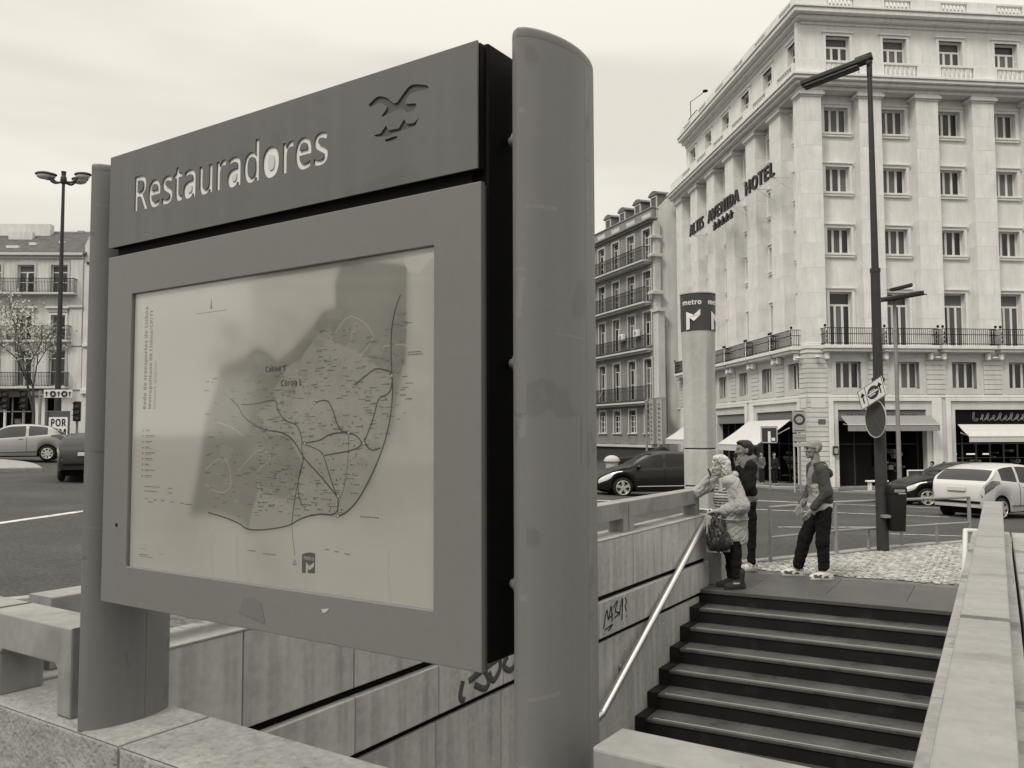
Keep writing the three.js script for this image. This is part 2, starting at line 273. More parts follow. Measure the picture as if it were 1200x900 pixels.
// ---------- the stairwell ----------
const NZ = -9.73, GO = 0.306, RI = 0.155, NSTEP = 20;
const LX = (z) => -3.35 - 0.0392 * (z + 2);
{
  const t = thing('stone_staircase', 'dark stone stairs going down between two concrete walls to the underground', 'staircase', [-1.6, 0, NZ]);
  const X0 = -1.9, X1 = 1.37;
  for (let i = 1; i <= NSTEP; i++) {
    const y = -RI * i, z1 = GO * i, z0 = z1 - GO, xl = LX(NZ + z1) + 1.6;
    const s = sub(t, 'step');
    part(s, 'riser', bx(xl, X1, y - RI, y + RI - 0.034, z0 - 0.03, z0 - 0.004), M.blackStone);
    const tr = part(s, 'tread', rbx(xl + 0.1, X1, y - 0.034, y, z0 - 0.03, z1 + 0.012, 0.008), M.tread); shift(tr.geometry, i * 0.37, i * 0.61);
    part(s, 'nosing_strip', bx(xl + 0.16, X1 - 0.02, y - 0.002, y + 0.003, z1 - 0.045, z1 - 0.02), M.galvStrip ??= mat(0.24, { roughness: 0.5 }));
    part(s, 'stringer', bx(xl - 0.02, xl + 0.098, y - 0.2, y + 0.006 + (i ? 0 : 0), z0 - 0.03, z1 + 0.006), M.blackStone);
  }
  part(t, 'riser', bx(-1.46, X1, -RI * 1.6, -0.042, -0.03, -0.006), M.blackStone);
  part(t, 'landing_edge', rbx(-1.46, X1, -0.042, 0.004, -0.32, 0.012, 0.008), M.slate);
  part(t, 'lower_floor', bx(-1.9, X1, -RI * NSTEP - 0.3, -RI * NSTEP - 0.16, NSTEP * GO, 8.4), M.tread);
}
{
  const L = struct('landing', bx(-3.32, -0.22, -0.3, -0.1, -11.18, NZ - 0.33), M.slate);
  const xs = [-3.32, -2.55, -1.72, -0.9, -0.22];
  for (let i = 0; i < 4; i++) for (let j = 0; j < 2; j++) { const z0 = NZ - 0.325 - j * 0.565, g = rbx(xs[i] + 0.002, xs[i + 1] - 0.002, -0.099, 0.003 + (i % 2) * 0.001, z0 - 0.561, z0, 0.004, 1); const p = part(L, 'paving_slab', g, M.slate); shift(p.geometry, i * 0.7, j * 0.9); }
}
// precast rail unit: a beam on two legs, length l along +x
function railUnit(parent, x0, x1, z0, z1, y0, y1, m, leg = 0.11, gapY = 0.17) {
  const s = new THREE.Shape(), r = 0.02; s.moveTo(x0, y0); s.lineTo(x0, y1); s.lineTo(x1, y1); s.lineTo(x1, y0); s.lineTo(x1 - leg, y0); s.lineTo(x1 - leg, y1 - gapY + 0 - r); s.lineTo(x1 - leg - r, y1 - gapY); s.lineTo(x0 + leg + r, y1 - gapY); s.lineTo(x0 + leg, y1 - gapY - r); s.lineTo(x0 + leg, y0); s.closePath();
  const b = 0.008, g = new THREE.ExtrudeGeometry(s, { depth: z1 - z0 - 2 * b, bevelEnabled: true, bevelSize: 0.006, bevelThickness: b, bevelSegments: 2, bevelOffset: -0.006 }); g.translate(0, 0, z0 + b);
  return part(parent, 'rail_unit', g, m);
}
// left wall: precast panels in three rows with dark open joints between
{
  const t = thing('stairwell_wall', 'long left concrete wall of the stairwell with recessed dark grooves and tag', 'wall', [-3.35, 0, -2], R(-2.25));
  const E = 8.03;
  part(t, 'core', bx(-0.31, -0.045, -3.4, 0.78, -E + 0.02, 0.1), M.dark);
  const joints = [-0.1, 0.31, 1.1, 1.91, 2.71, 3.5, 4.3, 5.09, 5.88, 6.6, 7.39, E];
  const rows = [[0.335, 0.82, 0, 0], [-0.035, 0.285, 0.012, 0.25], [-3.4, -0.085, -0.012, 0.5]];
  rows.forEach(([y0, y1, off, ph], k) => { for (let i = 0; i < joints.length - 1; i++) {
    const a = joints[i], b = joints[i + 1], g = k === 0 ? rbx(-0.32, off, y0, y1, -b + 0.0025, -a - 0.0025, 0.007, 2) : rbx(-0.046, off, y0, y1, -b + 0.0025, -a - 0.0025, 0.007, 2);
    const p = part(t, 'concrete_panel', g, k === 0 ? M.concrete : M.concrete); shift(p.geometry, i * 0.531 + ph, i * 0.17 + ph);
  } });
  for (let i = 0; i < joints.length - 1; i++) { const g = rbx(-0.325, 0.004, 0.819, 0.832, -joints[i + 1] + 0.001, -joints[i] - 0.001, 0.004, 1); const p = part(t, 'coping_slab', g, M.concreteTop); shift(p.geometry, i * 0.7, 0.3 * i); }
  part(t, 'pale_end_block', rbx(-0.25, 0.13, -0.02, 0.38, -E - 0.55, -E - 0.1, 0.01), M.concrete);
  const rl = sub(t, 'concrete_rail'); rl.position.set(-0.165, 0, 0); rl.rotation.y = Math.PI / 2;
  // x of the rail runs away from the viewer
  [[0.16, 1.95], [1.97, 3.93], [3.95, 5.95], [5.97, 8.0]].forEach(([a, b]) => railUnit(rl, a, b, -0.085, 0.085, 0.833, 1.13, M.rail, 0.12, 0.165));
  // scribbled tags, marker on concrete
  const blk = mat(0.03, { roughness: 0.7 });
  const pen = (pts, r) => { const g = tube(pts.map(([s, y]) => [0.0125, y, -s]), r, 40, 5); g.scale(1, 1, 1); return g; };
  const tagA = [[[5.17, 0.05], [5.24, 0.2], [5.27, 0.11], [5.33, 0.22], [5.35, 0.08]], [[5.29, 0.12], [5.37, 0.14]], [[5.38, 0.2], [5.47, 0.245], [5.42, 0.16], [5.5, 0.13], [5.4, 0.1]], [[5.5, 0.1], [5.58, 0.25], [5.56, 0.05]], [[5.64, 0.25], [5.67, 0.2], [5.64, 0.17], [5.66, 0.12]], [[5.655, 0.07], [5.665, 0.065], [5.66, 0.075]], [[5.2, 0.03], [5.36, 0.05], [5.27, 0.01]]];
  part(t, 'graffiti_tag', tagA.map((p) => pen(p, 0.0075)), blk);
  const g2 = [[[2.98, 0.12], [2.95, 0.02], [3.0, -0.02]], [[3.1, 0.1], [3.2, 0.16], [3.3, 0.05], [3.25, 0.0], [3.12, 0.06]], [[3.3, 0.16], [3.42, 0.2], [3.45, 0.1], [3.36, 0.03], [3.3, 0.1]], [[3.48, 0.2], [3.62, 0.22], [3.7, 0.12], [3.6, 0.05], [3.5, 0.1], [3.55, 0.16]], [[3.76, 0.2], [3.9, 0.22], [4.0, 0.12], [3.9, 0.04]], [[3.05, 0.1], [3.5, 0.18], [3.95, 0.2]]];
  part(t, 'graffiti_tag', g2.map((p) => { const g = tube(p.map(([s, y]) => [0.0, y, -s]), 0.026, 40, 6); g.scale(0.16, 1, 1); g.translate(0.0125, 0, 0); return g; }), mat(0.07, { roughness: 0.8 }));
}
// right wall: coping stones with a line of rail units
{
  const t = thing('stairwell_wall', 'right concrete wall of the stairs topped by long pale rail beams', 'wall', [-0.06, 0, -6]);
  part(t, 'wall_face', bx(-0.17, 0.11, -3.4, 0.66, -3.74, 4.4), M.concrete);
  const zs = [-9.75, -8.6, -7.3, -5.7, -4.43, -3.58, -2.7, -1.75];
  for (let i = 0; i < zs.length - 1; i++) { const g = rbx(-0.19, 0.13, 0.66, 0.82, zs[i] + 6.004, zs[i + 1] + 5.996, 0.012); const p = part(t, 'coping_stone', g, M.concreteTop); shift(p.geometry, i * 0.81, i * 0.4); }
  const rl = sub(t, 'concrete_rail'); rl.rotation.y = Math.PI / 2; rl.position.set(0, 0, 6);
  [[1.75, 3.5], [3.585, 5.72], [5.735, 7.8], [7.815, 9.5]].forEach(([a, b], i) => railUnit(rl, a, b, -0.082, 0.077, 0.821, 1.13 + (i === 0 ? 0.004 : 0), M.rail, 0.13, 0.165));
  const slab = sub(t, 'side_slab');
  const sz = [-9.9, -8.6, -7.4, -6.1, -4.9, -3.6, -2.4, -1.2];
  for (let i = 0; i < sz.length - 1; i++) { const g = rbx(0.145, 1.9, 0.2, 0.8 + (i % 2) * 0.002, sz[i] + 6.003, sz[i + 1] + 5.997, 0.012); const p = part(slab, 'stone_slab', g, M.concreteTop); shift(p.geometry, i * 0.5, i * 0.7); }
}
// steel handrails
{
  const t = thing('handrail', 'bright steel handrail on the left stair wall that the woman holds', 'handrail', [-3.0, 0, -10.0]);
  const a = [0.0, 0.87, -0.05], b = [-0.05, -0.62, 3.08];
  const path = new THREE.CurvePath(); 
  part(t, 'tube', [bar(a, b, 0.034, 18), ball(...a, 0.034), bar(b, [-0.055, -0.66, 3.6], 0.034, 18), ball(...b, 0.034), bar(a, [-0.13, 0.87, -0.05], 0.03, 18)], M.steel);
  for (const k of [0.1, 0.42, 0.8]) { const p = a.map((v, i) => v + (b[i] - v) * k), wx = LX(-10 + p[2]) + 3.0; part(t, 'bracket', [bar([p[0], p[1] - 0.02, p[2]], [p[0], p[1] - 0.06, p[2]], 0.008, 8), bar([p[0], p[1] - 0.06, p[2]], [wx, p[1] - 0.06, p[2]], 0.008, 8), ball(wx, p[1] - 0.06, p[2], 0.012, 0.03, 0.03)], M.galv); }
  const r = thing('handrail', 'white painted handrail end at the head of the right stair wall', 'handrail', [-0.33, 0, -10.0]);
  const c = [0, 0.76, -0.25], railPaint = mat(0.45, { roughness: 0.5 });
  part(r, 'tube', [bar(c, [0, -0.78, 2.9], 0.026, 16), ball(...c, 0.026), bar(c, [0.16, 0.76, -0.25], 0.026, 16)], railPaint);
  part(r, 'post', bar([0, -0.05, -0.25], [0, 0.75, -0.25], 0.024, 16), railPaint);
}
// near wall, turned a little from the stair
const SIGN = [-2.684, 0.82, -1.798], STURN = R(-4.3);
{
  const t = thing('parapet_wall', 'rough near concrete parapet that the information sign stands on', 'wall', [SIGN[0], 0, SIGN[2]], STURN);
  const js = [-2.2, -1.1, 0.235, 1.16, 2.2, 3.3];
  for (let i = 0; i < 5; i++) { const g = rbx(js[i] + 0.002, js[i + 1] - 0.002, -0.6, 0.82, -0.35, 0.0, 0.018, 3); const p = part(t, 'concrete_block', g, M.roughConcrete); shift(p.geometry, i * 0.77, i * 0.37); }
  part(t, 'wall_base', bx(-2.2, 3.3, -3.3, -0.602, -0.34, -0.02), M.concrete);
  const rl = sub(t, 'concrete_rail');
  railUnit(rl, -0.71, -0.13, -0.215, -0.045, 0.822, 1.13, M.rail, 0.085, 0.135);
  railUnit(rl, -2.1, -0.74, -0.215, -0.045, 0.822, 1.13, M.rail, 0.085, 0.135);
  railUnit(rl, 1.912, 2.95, -0.2, -0.048, 0.822, 1.13, M.rail, 0.11, 0.16);
}
// ---------- the information sign ----------
const fontR = await new FontLoader().loadAsync('fonts/droid/droid_sans_regular.typeface.json');
const fontB = await new FontLoader().loadAsync('fonts/droid/droid_sans_bold.typeface.json');
const poster = document.createElement('canvas');
{
  const W = 1600, H = 1112; poster.width = W; poster.height = H;
  const c = poster.getContext('2d'), r = rng(21), P = (x, y) => [x * W / 1000, y * H / 1000];
  const path = (a) => { c.beginPath(); for (let i = 0; i < a.length; i += 2) { const p = P(a[i], a[i + 1]); i ? c.lineTo(...p) : c.moveTo(...p); } };
  const smooth = (a) => { c.beginPath(); const p = []; for (let i = 0; i < a.length; i += 2) p.push(P(a[i], a[i + 1])); c.moveTo(...p[0]); for (let i = 1; i < p.length - 1; i++) { const m = [(p[i][0] + p[i + 1][0]) / 2, (p[i][1] + p[i + 1][1]) / 2]; c.quadraticCurveTo(...p[i], ...m); } c.lineTo(...p[p.length - 1]); };
  c.fillStyle = '#dedcd6'; c.fillRect(0, 0, W, H);
  c.filter = 'blur(1px)';
  const land = [738, 16, 726, 61, 727, 144, 684, 150, 653, 199, 600, 253, 546, 292, 500, 250, 472, 245, 440, 262, 400, 280, 350, 300, 329, 387, 299, 465, 271, 662, 242, 799, 344, 785, 425, 805, 455, 835, 511, 823, 585, 807, 631, 777, 681, 761, 733, 767, 750, 763, 791, 721, 829, 659, 848, 593, 870, 545, 886, 485, 919, 289, 922, 46, 826, 21, 758, 9];
  c.filter = 'blur(16px)'; path(land); c.fillStyle = '#a3a19b'; c.fill(); c.filter = 'blur(2px)'; c.save(); c.beginPath(); c.rect(W * 0.45, 0, W, H * 0.86); c.clip(); path(land); c.globalAlpha = 0.6; c.fill(); c.restore(); c.globalAlpha = 1;
  path([484, 454, 546, 410, 530, 389, 579, 310, 622, 286, 669, 216, 709, 199, 720, 243, 804, 285, 860, 343, 883, 355, 886, 485, 848, 593, 791, 721, 740, 761, 681, 764, 631, 780, 585, 810, 511, 823, 455, 834, 468, 763, 488, 708, 571, 723, 610, 696, 628, 605, 582, 529, 507, 515]); c.fillStyle = '#bdbbb5'; c.fill();
  path([753, 14, 726, 61, 727, 144, 690, 150, 640, 230, 610, 290, 660, 235, 700, 190, 720, 228, 754, 164, 823, 212, 804, 285, 852, 324, 919, 328, 920, 46, 850, 24]); c.filter = 'blur(5px)'; c.fillStyle = '#9a9892'; c.fill(); c.filter = 'none';
  c.save(); c.globalAlpha = 0.25; for (let i = 0; i < 60; i++) { const x = 300 + r() * 600, y = 120 + r() * 650, s = 12 + r() * 40; path([x, y, x + s, y + s * 0.3, x + s * 0.8, y + s, x - s * 0.2, y + s * 0.8]); c.fillStyle = r() < 0.5 ? '#8c8a84' : '#cfcdc7'; c.save(); c.clip(); path(land); c.fill(); c.restore(); } c.restore();
  c.filter = 'none';
  c.lineCap = 'round'; c.lineJoin = 'round';
  const stroke = (a, w, col) => { smooth(a); c.lineWidth = w; c.strokeStyle = col; c.stroke(); };
  for (const a of [[720, 227, 754, 164, 794, 181, 818, 206, 837, 243, 804, 285], [860, 270, 887, 264, 941, 275], [340, 480, 360, 486, 400, 500, 435, 527], [300, 640, 330, 610, 380, 590, 400, 700, 350, 720, 300, 690], [500, 720, 470, 640, 540, 600, 490, 560, 420, 640]]) stroke(a, 2.5, '#d9d7d1');
  stroke([783, 195, 763, 271, 731, 382], 7, '#d4d2cc'); stroke([783, 195, 763, 271, 731, 382], 3, '#96948e');
  const sea = (x, y) => y > 480 && (x - 735) / 150 > (764 - y) / 280;
  // town streets and the small names of stops
  c.strokeStyle = '#8b8983'; for (let i = 0; i < 1500; i++) { const x = 470 + r() * 410, y = 290 + r() * 470; if (x + y > 1560 && r() < 0.8) continue; const a = r() * 6.3, l = 4 + r() * 18, p = P(x, y); c.globalAlpha = 0.25 + r() * 0.4; c.lineWidth = 0.8 + r() * 1.2; if (sea(x, y)) continue; c.beginPath(); c.moveTo(...p); c.lineTo(p[0] + Math.cos(a) * l, p[1] + Math.sin(a) * l); c.stroke(); }
  c.globalAlpha = 1;
  const dash = (x, y, w, h, col) => { c.fillStyle = col; let q = x; while (q < x + w) { const k = 1 + r() * 3; c.fillRect(q, y, k, h); q += k + 0.8 + r() * 1.2; } };
  for (let i = 0; i < 560; i++) { const u = r(), x = i < 90 ? 290 + r() * 250 : 480 + u * 440, y = i < 90 ? 330 + r() * 480 : 200 + r() * 570; if (sea(x, y) || (y < 300 && x < 640)) continue; const p = P(x, y); dash(p[0], p[1], 6 + r() * 26, 2.5 + r() * 1.5, r() < 0.6 ? '#3a3936' : '#5d5b56'); }
  for (let i = 0; i < 120; i++) { const qx = 480 + r() * 400, qy = 480 + r() * 280; if (sea(qx, qy)) continue; const p = P(qx, qy); c.fillStyle = '#45433f'; c.fillRect(p[0], p[1], 2 + r() * 5, 2 + r() * 5); }
  const D = '#1e1d1b', Gc = '#33322f';
  stroke([386, 402, 415, 424, 434, 467, 499, 508, 572, 515, 608, 548, 635, 598, 686, 648, 732, 705], 4.6, D);
  stroke([426, 424, 470, 426, 546, 408, 546, 443, 575, 483, 614, 490, 629, 541, 625, 566, 635, 598, 613, 683, 604, 740, 598, 799], 4, Gc);
  stroke([598, 799, 602, 850, 609, 894], 2, D);
  stroke([313, 784, 418, 803, 455, 835, 585, 810, 624, 780, 681, 761, 736, 764, 737, 708], 4.6, D);
  stroke([736, 764, 751, 763, 791, 721, 829, 646, 859, 569, 880, 485, 887, 396, 883, 355, 880, 232, 891, 165, 905, 127], 5, D);
  stroke([783, 376, 814, 351, 840, 330, 868, 339, 886, 346, 883, 394, 870, 411, 847, 416, 836, 473, 819, 521, 808, 548, 831, 572, 853, 562], 5, D);
  stroke([664, 427, 698, 413, 717, 438, 739, 514, 766, 517], 4.4, D); stroke([766, 517, 767, 570, 758, 668, 739, 724, 736, 761], 3.2, '#6a6863');
  stroke([636, 548, 681, 545, 711, 519, 779, 517, 808, 548, 784, 569, 697, 586], 4.8, D); stroke([636, 553, 687, 570, 697, 595, 713, 651, 734, 709], 4, Gc); stroke([634, 596, 615, 654, 619, 719, 632, 744], 4, Gc);
  for (const [x, y] of [[766, 517], [808, 548], [636, 550], [737, 705], [736, 764], [883, 355], [664, 427]]) { const p = P(x, y); c.beginPath(); c.arc(...p, 6, 0, 7); c.fillStyle = '#e6e4de'; c.fill(); c.lineWidth = 2; c.strokeStyle = D; c.stroke(); }
  const txt = (s, x, y, px, col, w = '') => { c.font = `${w} ${px}px sans-serif`.trim(); c.fillStyle = col; c.fillText(s, ...P(x, y)); };
  txt('Coroa 1', 507, 323, 29, '#0c0c0b', 'bold'); txt('Coroa L', 558, 370, 30, '#0c0c0b', 'bold'); txt('Zone L', 560, 394, 24, '#6b6963');
  c.save(); c.translate(...P(58, 430)); c.rotate(-Math.PI / 2); c.font = 'bold 30px sans-serif'; c.fillStyle = '#3c3b37'; c.fillText('Rede de transportes de Lisboa', 0, 0, 420); c.font = 'bold 27px sans-serif'; c.fillText('Metropolitano de Lisboa/CP/TT', 0, 34, 420); c.font = '25px sans-serif'; c.fillStyle = '#6d6b66'; c.fillText('Network diagram', 0, 66, 230); c.restore();
  for (let i = 0; i < 9; i++) { const p = P(46, 503 + i * 20.5); c.fillStyle = '#5f5d58'; c.fillRect(p[0], p[1], 6, 7); dash(p[0] + 20, p[1], 26 + (i * 37) % 55, 4, '#4f4e4a'); dash(p[0] + 20, p[1] + 7, 24 + (i * 23) % 40, 2.4, '#8a8882'); }
  for (const [x, y, w] of [[58, 706, 100], [58, 722, 80], [155, 708, 26], [155, 724, 30], [60, 750, 20], [96, 752, 24], [128, 753, 26], [165, 755, 24], [205, 757, 22], [225, 760, 40], [75, 760, 30]]) { const p = P(x, y); dash(p[0], p[1], w, 4, '#4f4e4a'); }
  { const p = P(42, 930); dash(p[0], p[1], 40, 2, '#7b7973'); dash(p[0], p[1] + 22, 60, 4, '#4a4945'); dash(p[0], p[1] + 30, 90, 3, '#6d6b66'); dash(p[0] + 140, p[1] + 12, 26, 2, '#8a8882'); }
  for (const [x, y, w] of [[455, 893, 40], [505, 898, 70], [700, 865, 20], [728, 868, 18], [756, 872, 26], [900, 180, 34], [925, 290, 50], [925, 297, 60], [800, 760, 80], [905, 395, 20], [905, 410, 24]]) { const p = P(x, y); dash(p[0], p[1], w, 4, '#5a5853'); }
  { const p = P(311, 93); c.fillStyle = '#3a3936'; c.beginPath(); c.moveTo(p[0] - 6, p[1]); c.lineTo(p[0], p[1] - 42); c.lineTo(p[0] + 6, p[1]); c.fill(); c.lineWidth = 2; c.strokeStyle = '#55544f'; c.beginPath(); c.moveTo(p[0] - 90, p[1] + 12); c.lineTo(p[0] + 90, p[1] + 12); c.stroke(); }
  { const p = P(609, 915); c.strokeStyle = D; c.lineWidth = 2; c.beginPath(); c.moveTo(p[0], p[1] - 8); c.lineTo(p[0] - 8, p[1] + 8); c.lineTo(p[0] + 8, p[1] + 8); c.closePath(); c.stroke(); }
  { // metro flag
    const [x, y] = P(631, 882), w = 64, h = 70; c.fillStyle = '#4a4945'; c.beginPath(); c.moveTo(x, y + 8); c.quadraticCurveTo(x + w * 0.5, y - 6, x + w, y); c.lineTo(x + w, y + h - 4); c.lineTo(x, y + h); c.fill();
    c.fillStyle = '#dedcd6'; c.font = '19px sans-serif'; c.fillText('metro', x + 8, y + 24, 50); const q = [[0.3, 0.44], [0.56, 0.62], [0.92, 0.42], [0.92, 0.62], [0.58, 0.82], [0.46, 0.76], [0.46, 1.0], [0.3, 1.0]]; c.beginPath(); q.forEach(([a, b], i) => (i ? c.lineTo(x + a * w, y + b * h) : c.moveTo(x + a * w, y + b * h))); c.fill();
  }
  // sun-bleached and damp-stained paper
  for (let i = 0; i < 26; i++) { const x = r() * W, y = r() * H, q = 60 + r() * 220, g = c.createRadialGradient(x, y, 0, x, y, q), k = r() < 0.6 ? '255,254,250' : '110,108,100'; g.addColorStop(0, `rgba(${k},0.10)`); g.addColorStop(1, `rgba(${k},0)`); c.fillStyle = g; c.fillRect(x - q, y - q, 2 * q, 2 * q); }
  // torn print at the upper corner, paper buckles
  path([914, 0, 1000, 0, 1000, 27, 983, 34, 953, 71, 927, 62, 914, 34]); c.fillStyle = '#e9e7e1'; c.fill();
  c.globalAlpha = 0.12; c.strokeStyle = '#6d6b66'; c.lineWidth = 5; for (const x of [330, 420, 880]) { stroke([x, 850, x - 6, 900, x + 4, 990], 6, '#77756f'); } c.globalAlpha = 1;
}
{
  const t = thing('metro_information_sign', 'big grey information sign with a network map and two oval posts', 'sign', SIGN, STURN);
  // local: x along the sign, z towards the viewer, y from the top of the parapet
  const lens = (u0) => { const p = [], L = 0.335, hw = 0.066; for (let i = 0; i <= 40; i++) { const a = i / 40; p.push([u0 + 0.0 + hw * Math.pow(Math.max(0, 1 - (2 * a - 1) ** 2), 0.62), -0.002 - L * a]); } for (let i = 39; i > 0; i--) { const a = i / 40; p.push([u0 - hw * Math.pow(Math.max(0, 1 - (2 * a - 1) ** 2), 0.62), -0.002 - L * a]); } return p; };
  for (const u0 of [0.0, 1.757]) {
    const P = lens(u0), post = sub(t, 'post');
    const ext = (pts, y0, y1, bev = 0) => { const s = new THREE.Shape(pts.map(([x, z]) => new THREE.Vector2(x, -z))); const g = new THREE.ExtrudeGeometry(s, { depth: y1 - y0 - bev, bevelEnabled: bev > 0, bevelSize: bev * 0.8, bevelOffset: -bev * 0.8, bevelThickness: bev, bevelSegments: 3, curveSegments: 40 }); g.rotateX(-Math.PI / 2); g.translate(0, y0, 0); return toCreasedNormals(muv(g), 0.6); };
    const h = 1.915, NP = P.length;
    const main = P.filter((q, i) => i <= 24 || i >= NP - 24), tail = P.filter((q, i) => i >= 24 && i <= NP - 24).map(([x, z]) => [x, z - 0.0012]);
    const zc = main.filter(([x]) => x > u0).reduce((m, q) => (q[1] < m[1] ? q : m)), zl = main.filter(([x]) => x < u0).reduce((m, q) => (q[1] < m[1] ? q : m));
    shift(partRaw(post, 'front_cover', ext(main, 0.0, h - 0.026), M.postPaint).geometry, u0 * 0.37, u0 * 0.29);
    partRaw(post, 'rear_cover', ext(tail.map(([x, z]) => [u0 + (x - u0) * 0.996, z]), 0.0, h - 0.026), M.postPaint);
    partRaw(post, 'cap', ext(P, h - 0.0235, h, 0.008), M.postPaint);
    partRaw(post, 'core', ext(P.map(([x, z]) => [u0 + (x - u0) * 0.93, -0.17 + (z + 0.17) * 0.97]), 0.0, h - 0.004), M.black);
  }
  const x0 = 0.118, x1 = 1.645, yb = 0.438, yt = 1.911;
  part(t, 'housing', [rbx(x0 - 0.005, x1 + 0.008, yb + 0.012, yt + 0.006, -0.235, -0.035, 0.006), bx(x0 + 0.03, x1 - 0.03, yb + 0.04, yt - 0.03, -0.04, -0.02)], M.black);
  for (const y of [0.62, 1.15, 1.7]) part(t, 'bolt', [bar([x1, y, -0.13], [1.757, y, -0.13], 0.012, 12), bar([x1 + 0.022, y, -0.13], [x1 + 0.034, y, -0.13], 0.024, 6)], M.galv);
  for (const y of [0.62, 1.15, 1.7]) part(t, 'bolt', [bar([0.0, y, -0.13], [x0, y, -0.13], 0.012, 12)], M.galv);
  // header panel, name and emblem cut through it
  {
    const s = new THREE.Shape(); const a = [[x0, 1.602], [x1 + 0.001, 1.603], [x1 + 0.001, yt], [x0, yt]], b = 0.003;
    s.moveTo(...a[0]); a.slice(1).forEach((p) => s.lineTo(...p)); s.closePath();
    const size = 0.112, letters = fontR.generateShapes('Restauradores', size), all = new THREE.ShapeGeometry(letters); all.computeBoundingBox();
    const bb = all.boundingBox, sx = 0.885 / (bb.max.x - bb.min.x), sy = 1.0, ox = 0.262 - bb.min.x * sx, oy = 1.708;
    const map = (q) => new THREE.Vector2(ox + q.x * sx, oy + q.y * sy), islands = [];
    const grow = (P, d) => { const q = P.filter((p, i) => i === 0 || p.distanceTo(P[i - 1]) > 1e-5); if (q[0].distanceTo(q[q.length - 1]) < 1e-5) q.pop(); const sg = THREE.ShapeUtils.area(q) > 0 ? 1 : -1; return q.map((p, i) => { const a = q[(i + q.length - 1) % q.length], b = q[(i + 1) % q.length], u = p.clone().sub(a).normalize(), v = b.clone().sub(p).normalize(), n = new THREE.Vector2(u.y + v.y, -u.x - v.x), l = n.length() || 1, k = Math.min(1.8, 2 / l); return p.clone().addScaledVector(n.divideScalar(l), sg * d * k); }); };
    let hole = 0;
    for (const sh of letters) {
      const o = grow(sh.getPoints(8).map(map), 0.0017); s.holes.push(new THREE.Path(o));
      for (const hp of sh.holes) { hole++; if (![3, 4, 6].includes(hole)) islands.push(new THREE.Shape(grow(hp.getPoints(8).map(map), -0.0014))); }
    }
    const curve = (pts) => new THREE.SplineCurve([...pts, pts[0]].map((p) => new THREE.Vector2(...p))).getPoints(90).slice(0, -1);
    const bird = [[1.297, 1.832], [1.328, 1.846], [1.36, 1.836], [1.389, 1.815], [1.417, 1.836], [1.443, 1.85], [1.49, 1.838], [1.493, 1.828], [1.444, 1.829], [1.422, 1.808], [1.457, 1.799], [1.448, 1.784], [1.426, 1.785], [1.409, 1.797], [1.364, 1.793], [1.342, 1.791], [1.36, 1.811], [1.337, 1.827], [1.305, 1.825]];
    const waves = [[1.315, 1.747], [1.34, 1.748], [1.357, 1.764], [1.366, 1.75], [1.4, 1.748], [1.418, 1.768], [1.428, 1.754], [1.45, 1.751], [1.467, 1.761], [1.455, 1.744], [1.427, 1.741], [1.392, 1.74], [1.365, 1.735], [1.328, 1.741]];
    for (const q of [curve(bird), waves.map((p) => new THREE.Vector2(...p)), curve([[1.352, 1.728], [1.39, 1.73], [1.394, 1.724], [1.365, 1.721]])]) s.holes.push(new THREE.Path(q));
    const opt = { depth: 0.0055, bevelEnabled: false };
    part(t, 'header_panel', [new THREE.ExtrudeGeometry(s, opt), ...islands.map((i) => new THREE.ExtrudeGeometry(i, opt))].map((g) => { g.translate(0, 0, -0.0055); return g; }), M.signPaint);
    part(t, 'header_back', bx(x0 + 0.001, x1, 1.604, yt - 0.001, -0.03, -0.012), M.black);
    part(t, 'letter_backing', bx(0.24, 1.17, 1.66, 1.86, -0.0115, -0.0052), mat(0.66, { roughness: 0.6 }));
    part(t, 'emblem_backing', bx(1.27, 1.52, 1.71, 1.87, -0.0115, -0.0052), mat(0.08, { roughness: 0.5 }));
    for (const i of [4, 7, 9]) { const q = letters[i]; const hp = q && q.holes[0]; if (hp) { const c0 = hp.getPoints(8).map(map); const cx = c0.reduce((m, p) => m + p.x, 0) / c0.length, cy = c0.reduce((m, p) => m + p.y, 0) / c0.length; part(t, 'loose_letter_piece', new THREE.ExtrudeGeometry(new THREE.Shape(c0.map((p) => new THREE.Vector2(cx + (p.x - cx) * 0.7, cy + (p.y - cy) * 0.7))), { depth: 0.003, bevelEnabled: false }).translate(0, 0, -0.0048), mat(0.5, {})); } }
  }
  // map panel: painted surround, print set back behind a pane
  {
    const s = new THREE.Shape(); const r = 0.012, a = [[x0, yb], [x1 + 0.01, yb], [x1 + 0.01, 1.571], [x0, 1.571]];
    s.moveTo(...a[0]); a.slice(1).forEach((p) => s.lineTo(...p)); s.closePath();
    const h = new THREE.Path(); const pu0 = 0.256, pu1 = 1.5135, py0 = 0.562, py1 = 1.436; h.moveTo(pu0, py0); h.lineTo(pu0, py1); h.lineTo(pu1, py1); h.lineTo(pu1, py0); s.holes.push(h);
    part(t, 'map_surround', new THREE.ExtrudeGeometry(s, { depth: 0.012, bevelEnabled: true, bevelSize: 0.0025, bevelThickness: 0.0025, bevelOffset: -0.0025, bevelSegments: 2 }).translate(0, 0, -0.0155), M.mapPaint = grain(1.6, 512, (u, v) => 0.86 + 0.07 * (fbm(u, v, 3, 4) - 0.5) + 0.05 * (fbm(u, v, 100, 2) - 0.5), 0.185, { roughness: 0.42 }, 0.0002));
    const pt = new THREE.CanvasTexture(poster); pt.colorSpace = THREE.SRGBColorSpace;
    // the paper behind the pane is a little buckled
    const g = new THREE.PlaneGeometry(pu1 - pu0 + 0.004, py1 - py0 + 0.004, 50, 36); g.translate((pu0 + pu1) / 2, (py0 + py1) / 2, -0.0145);
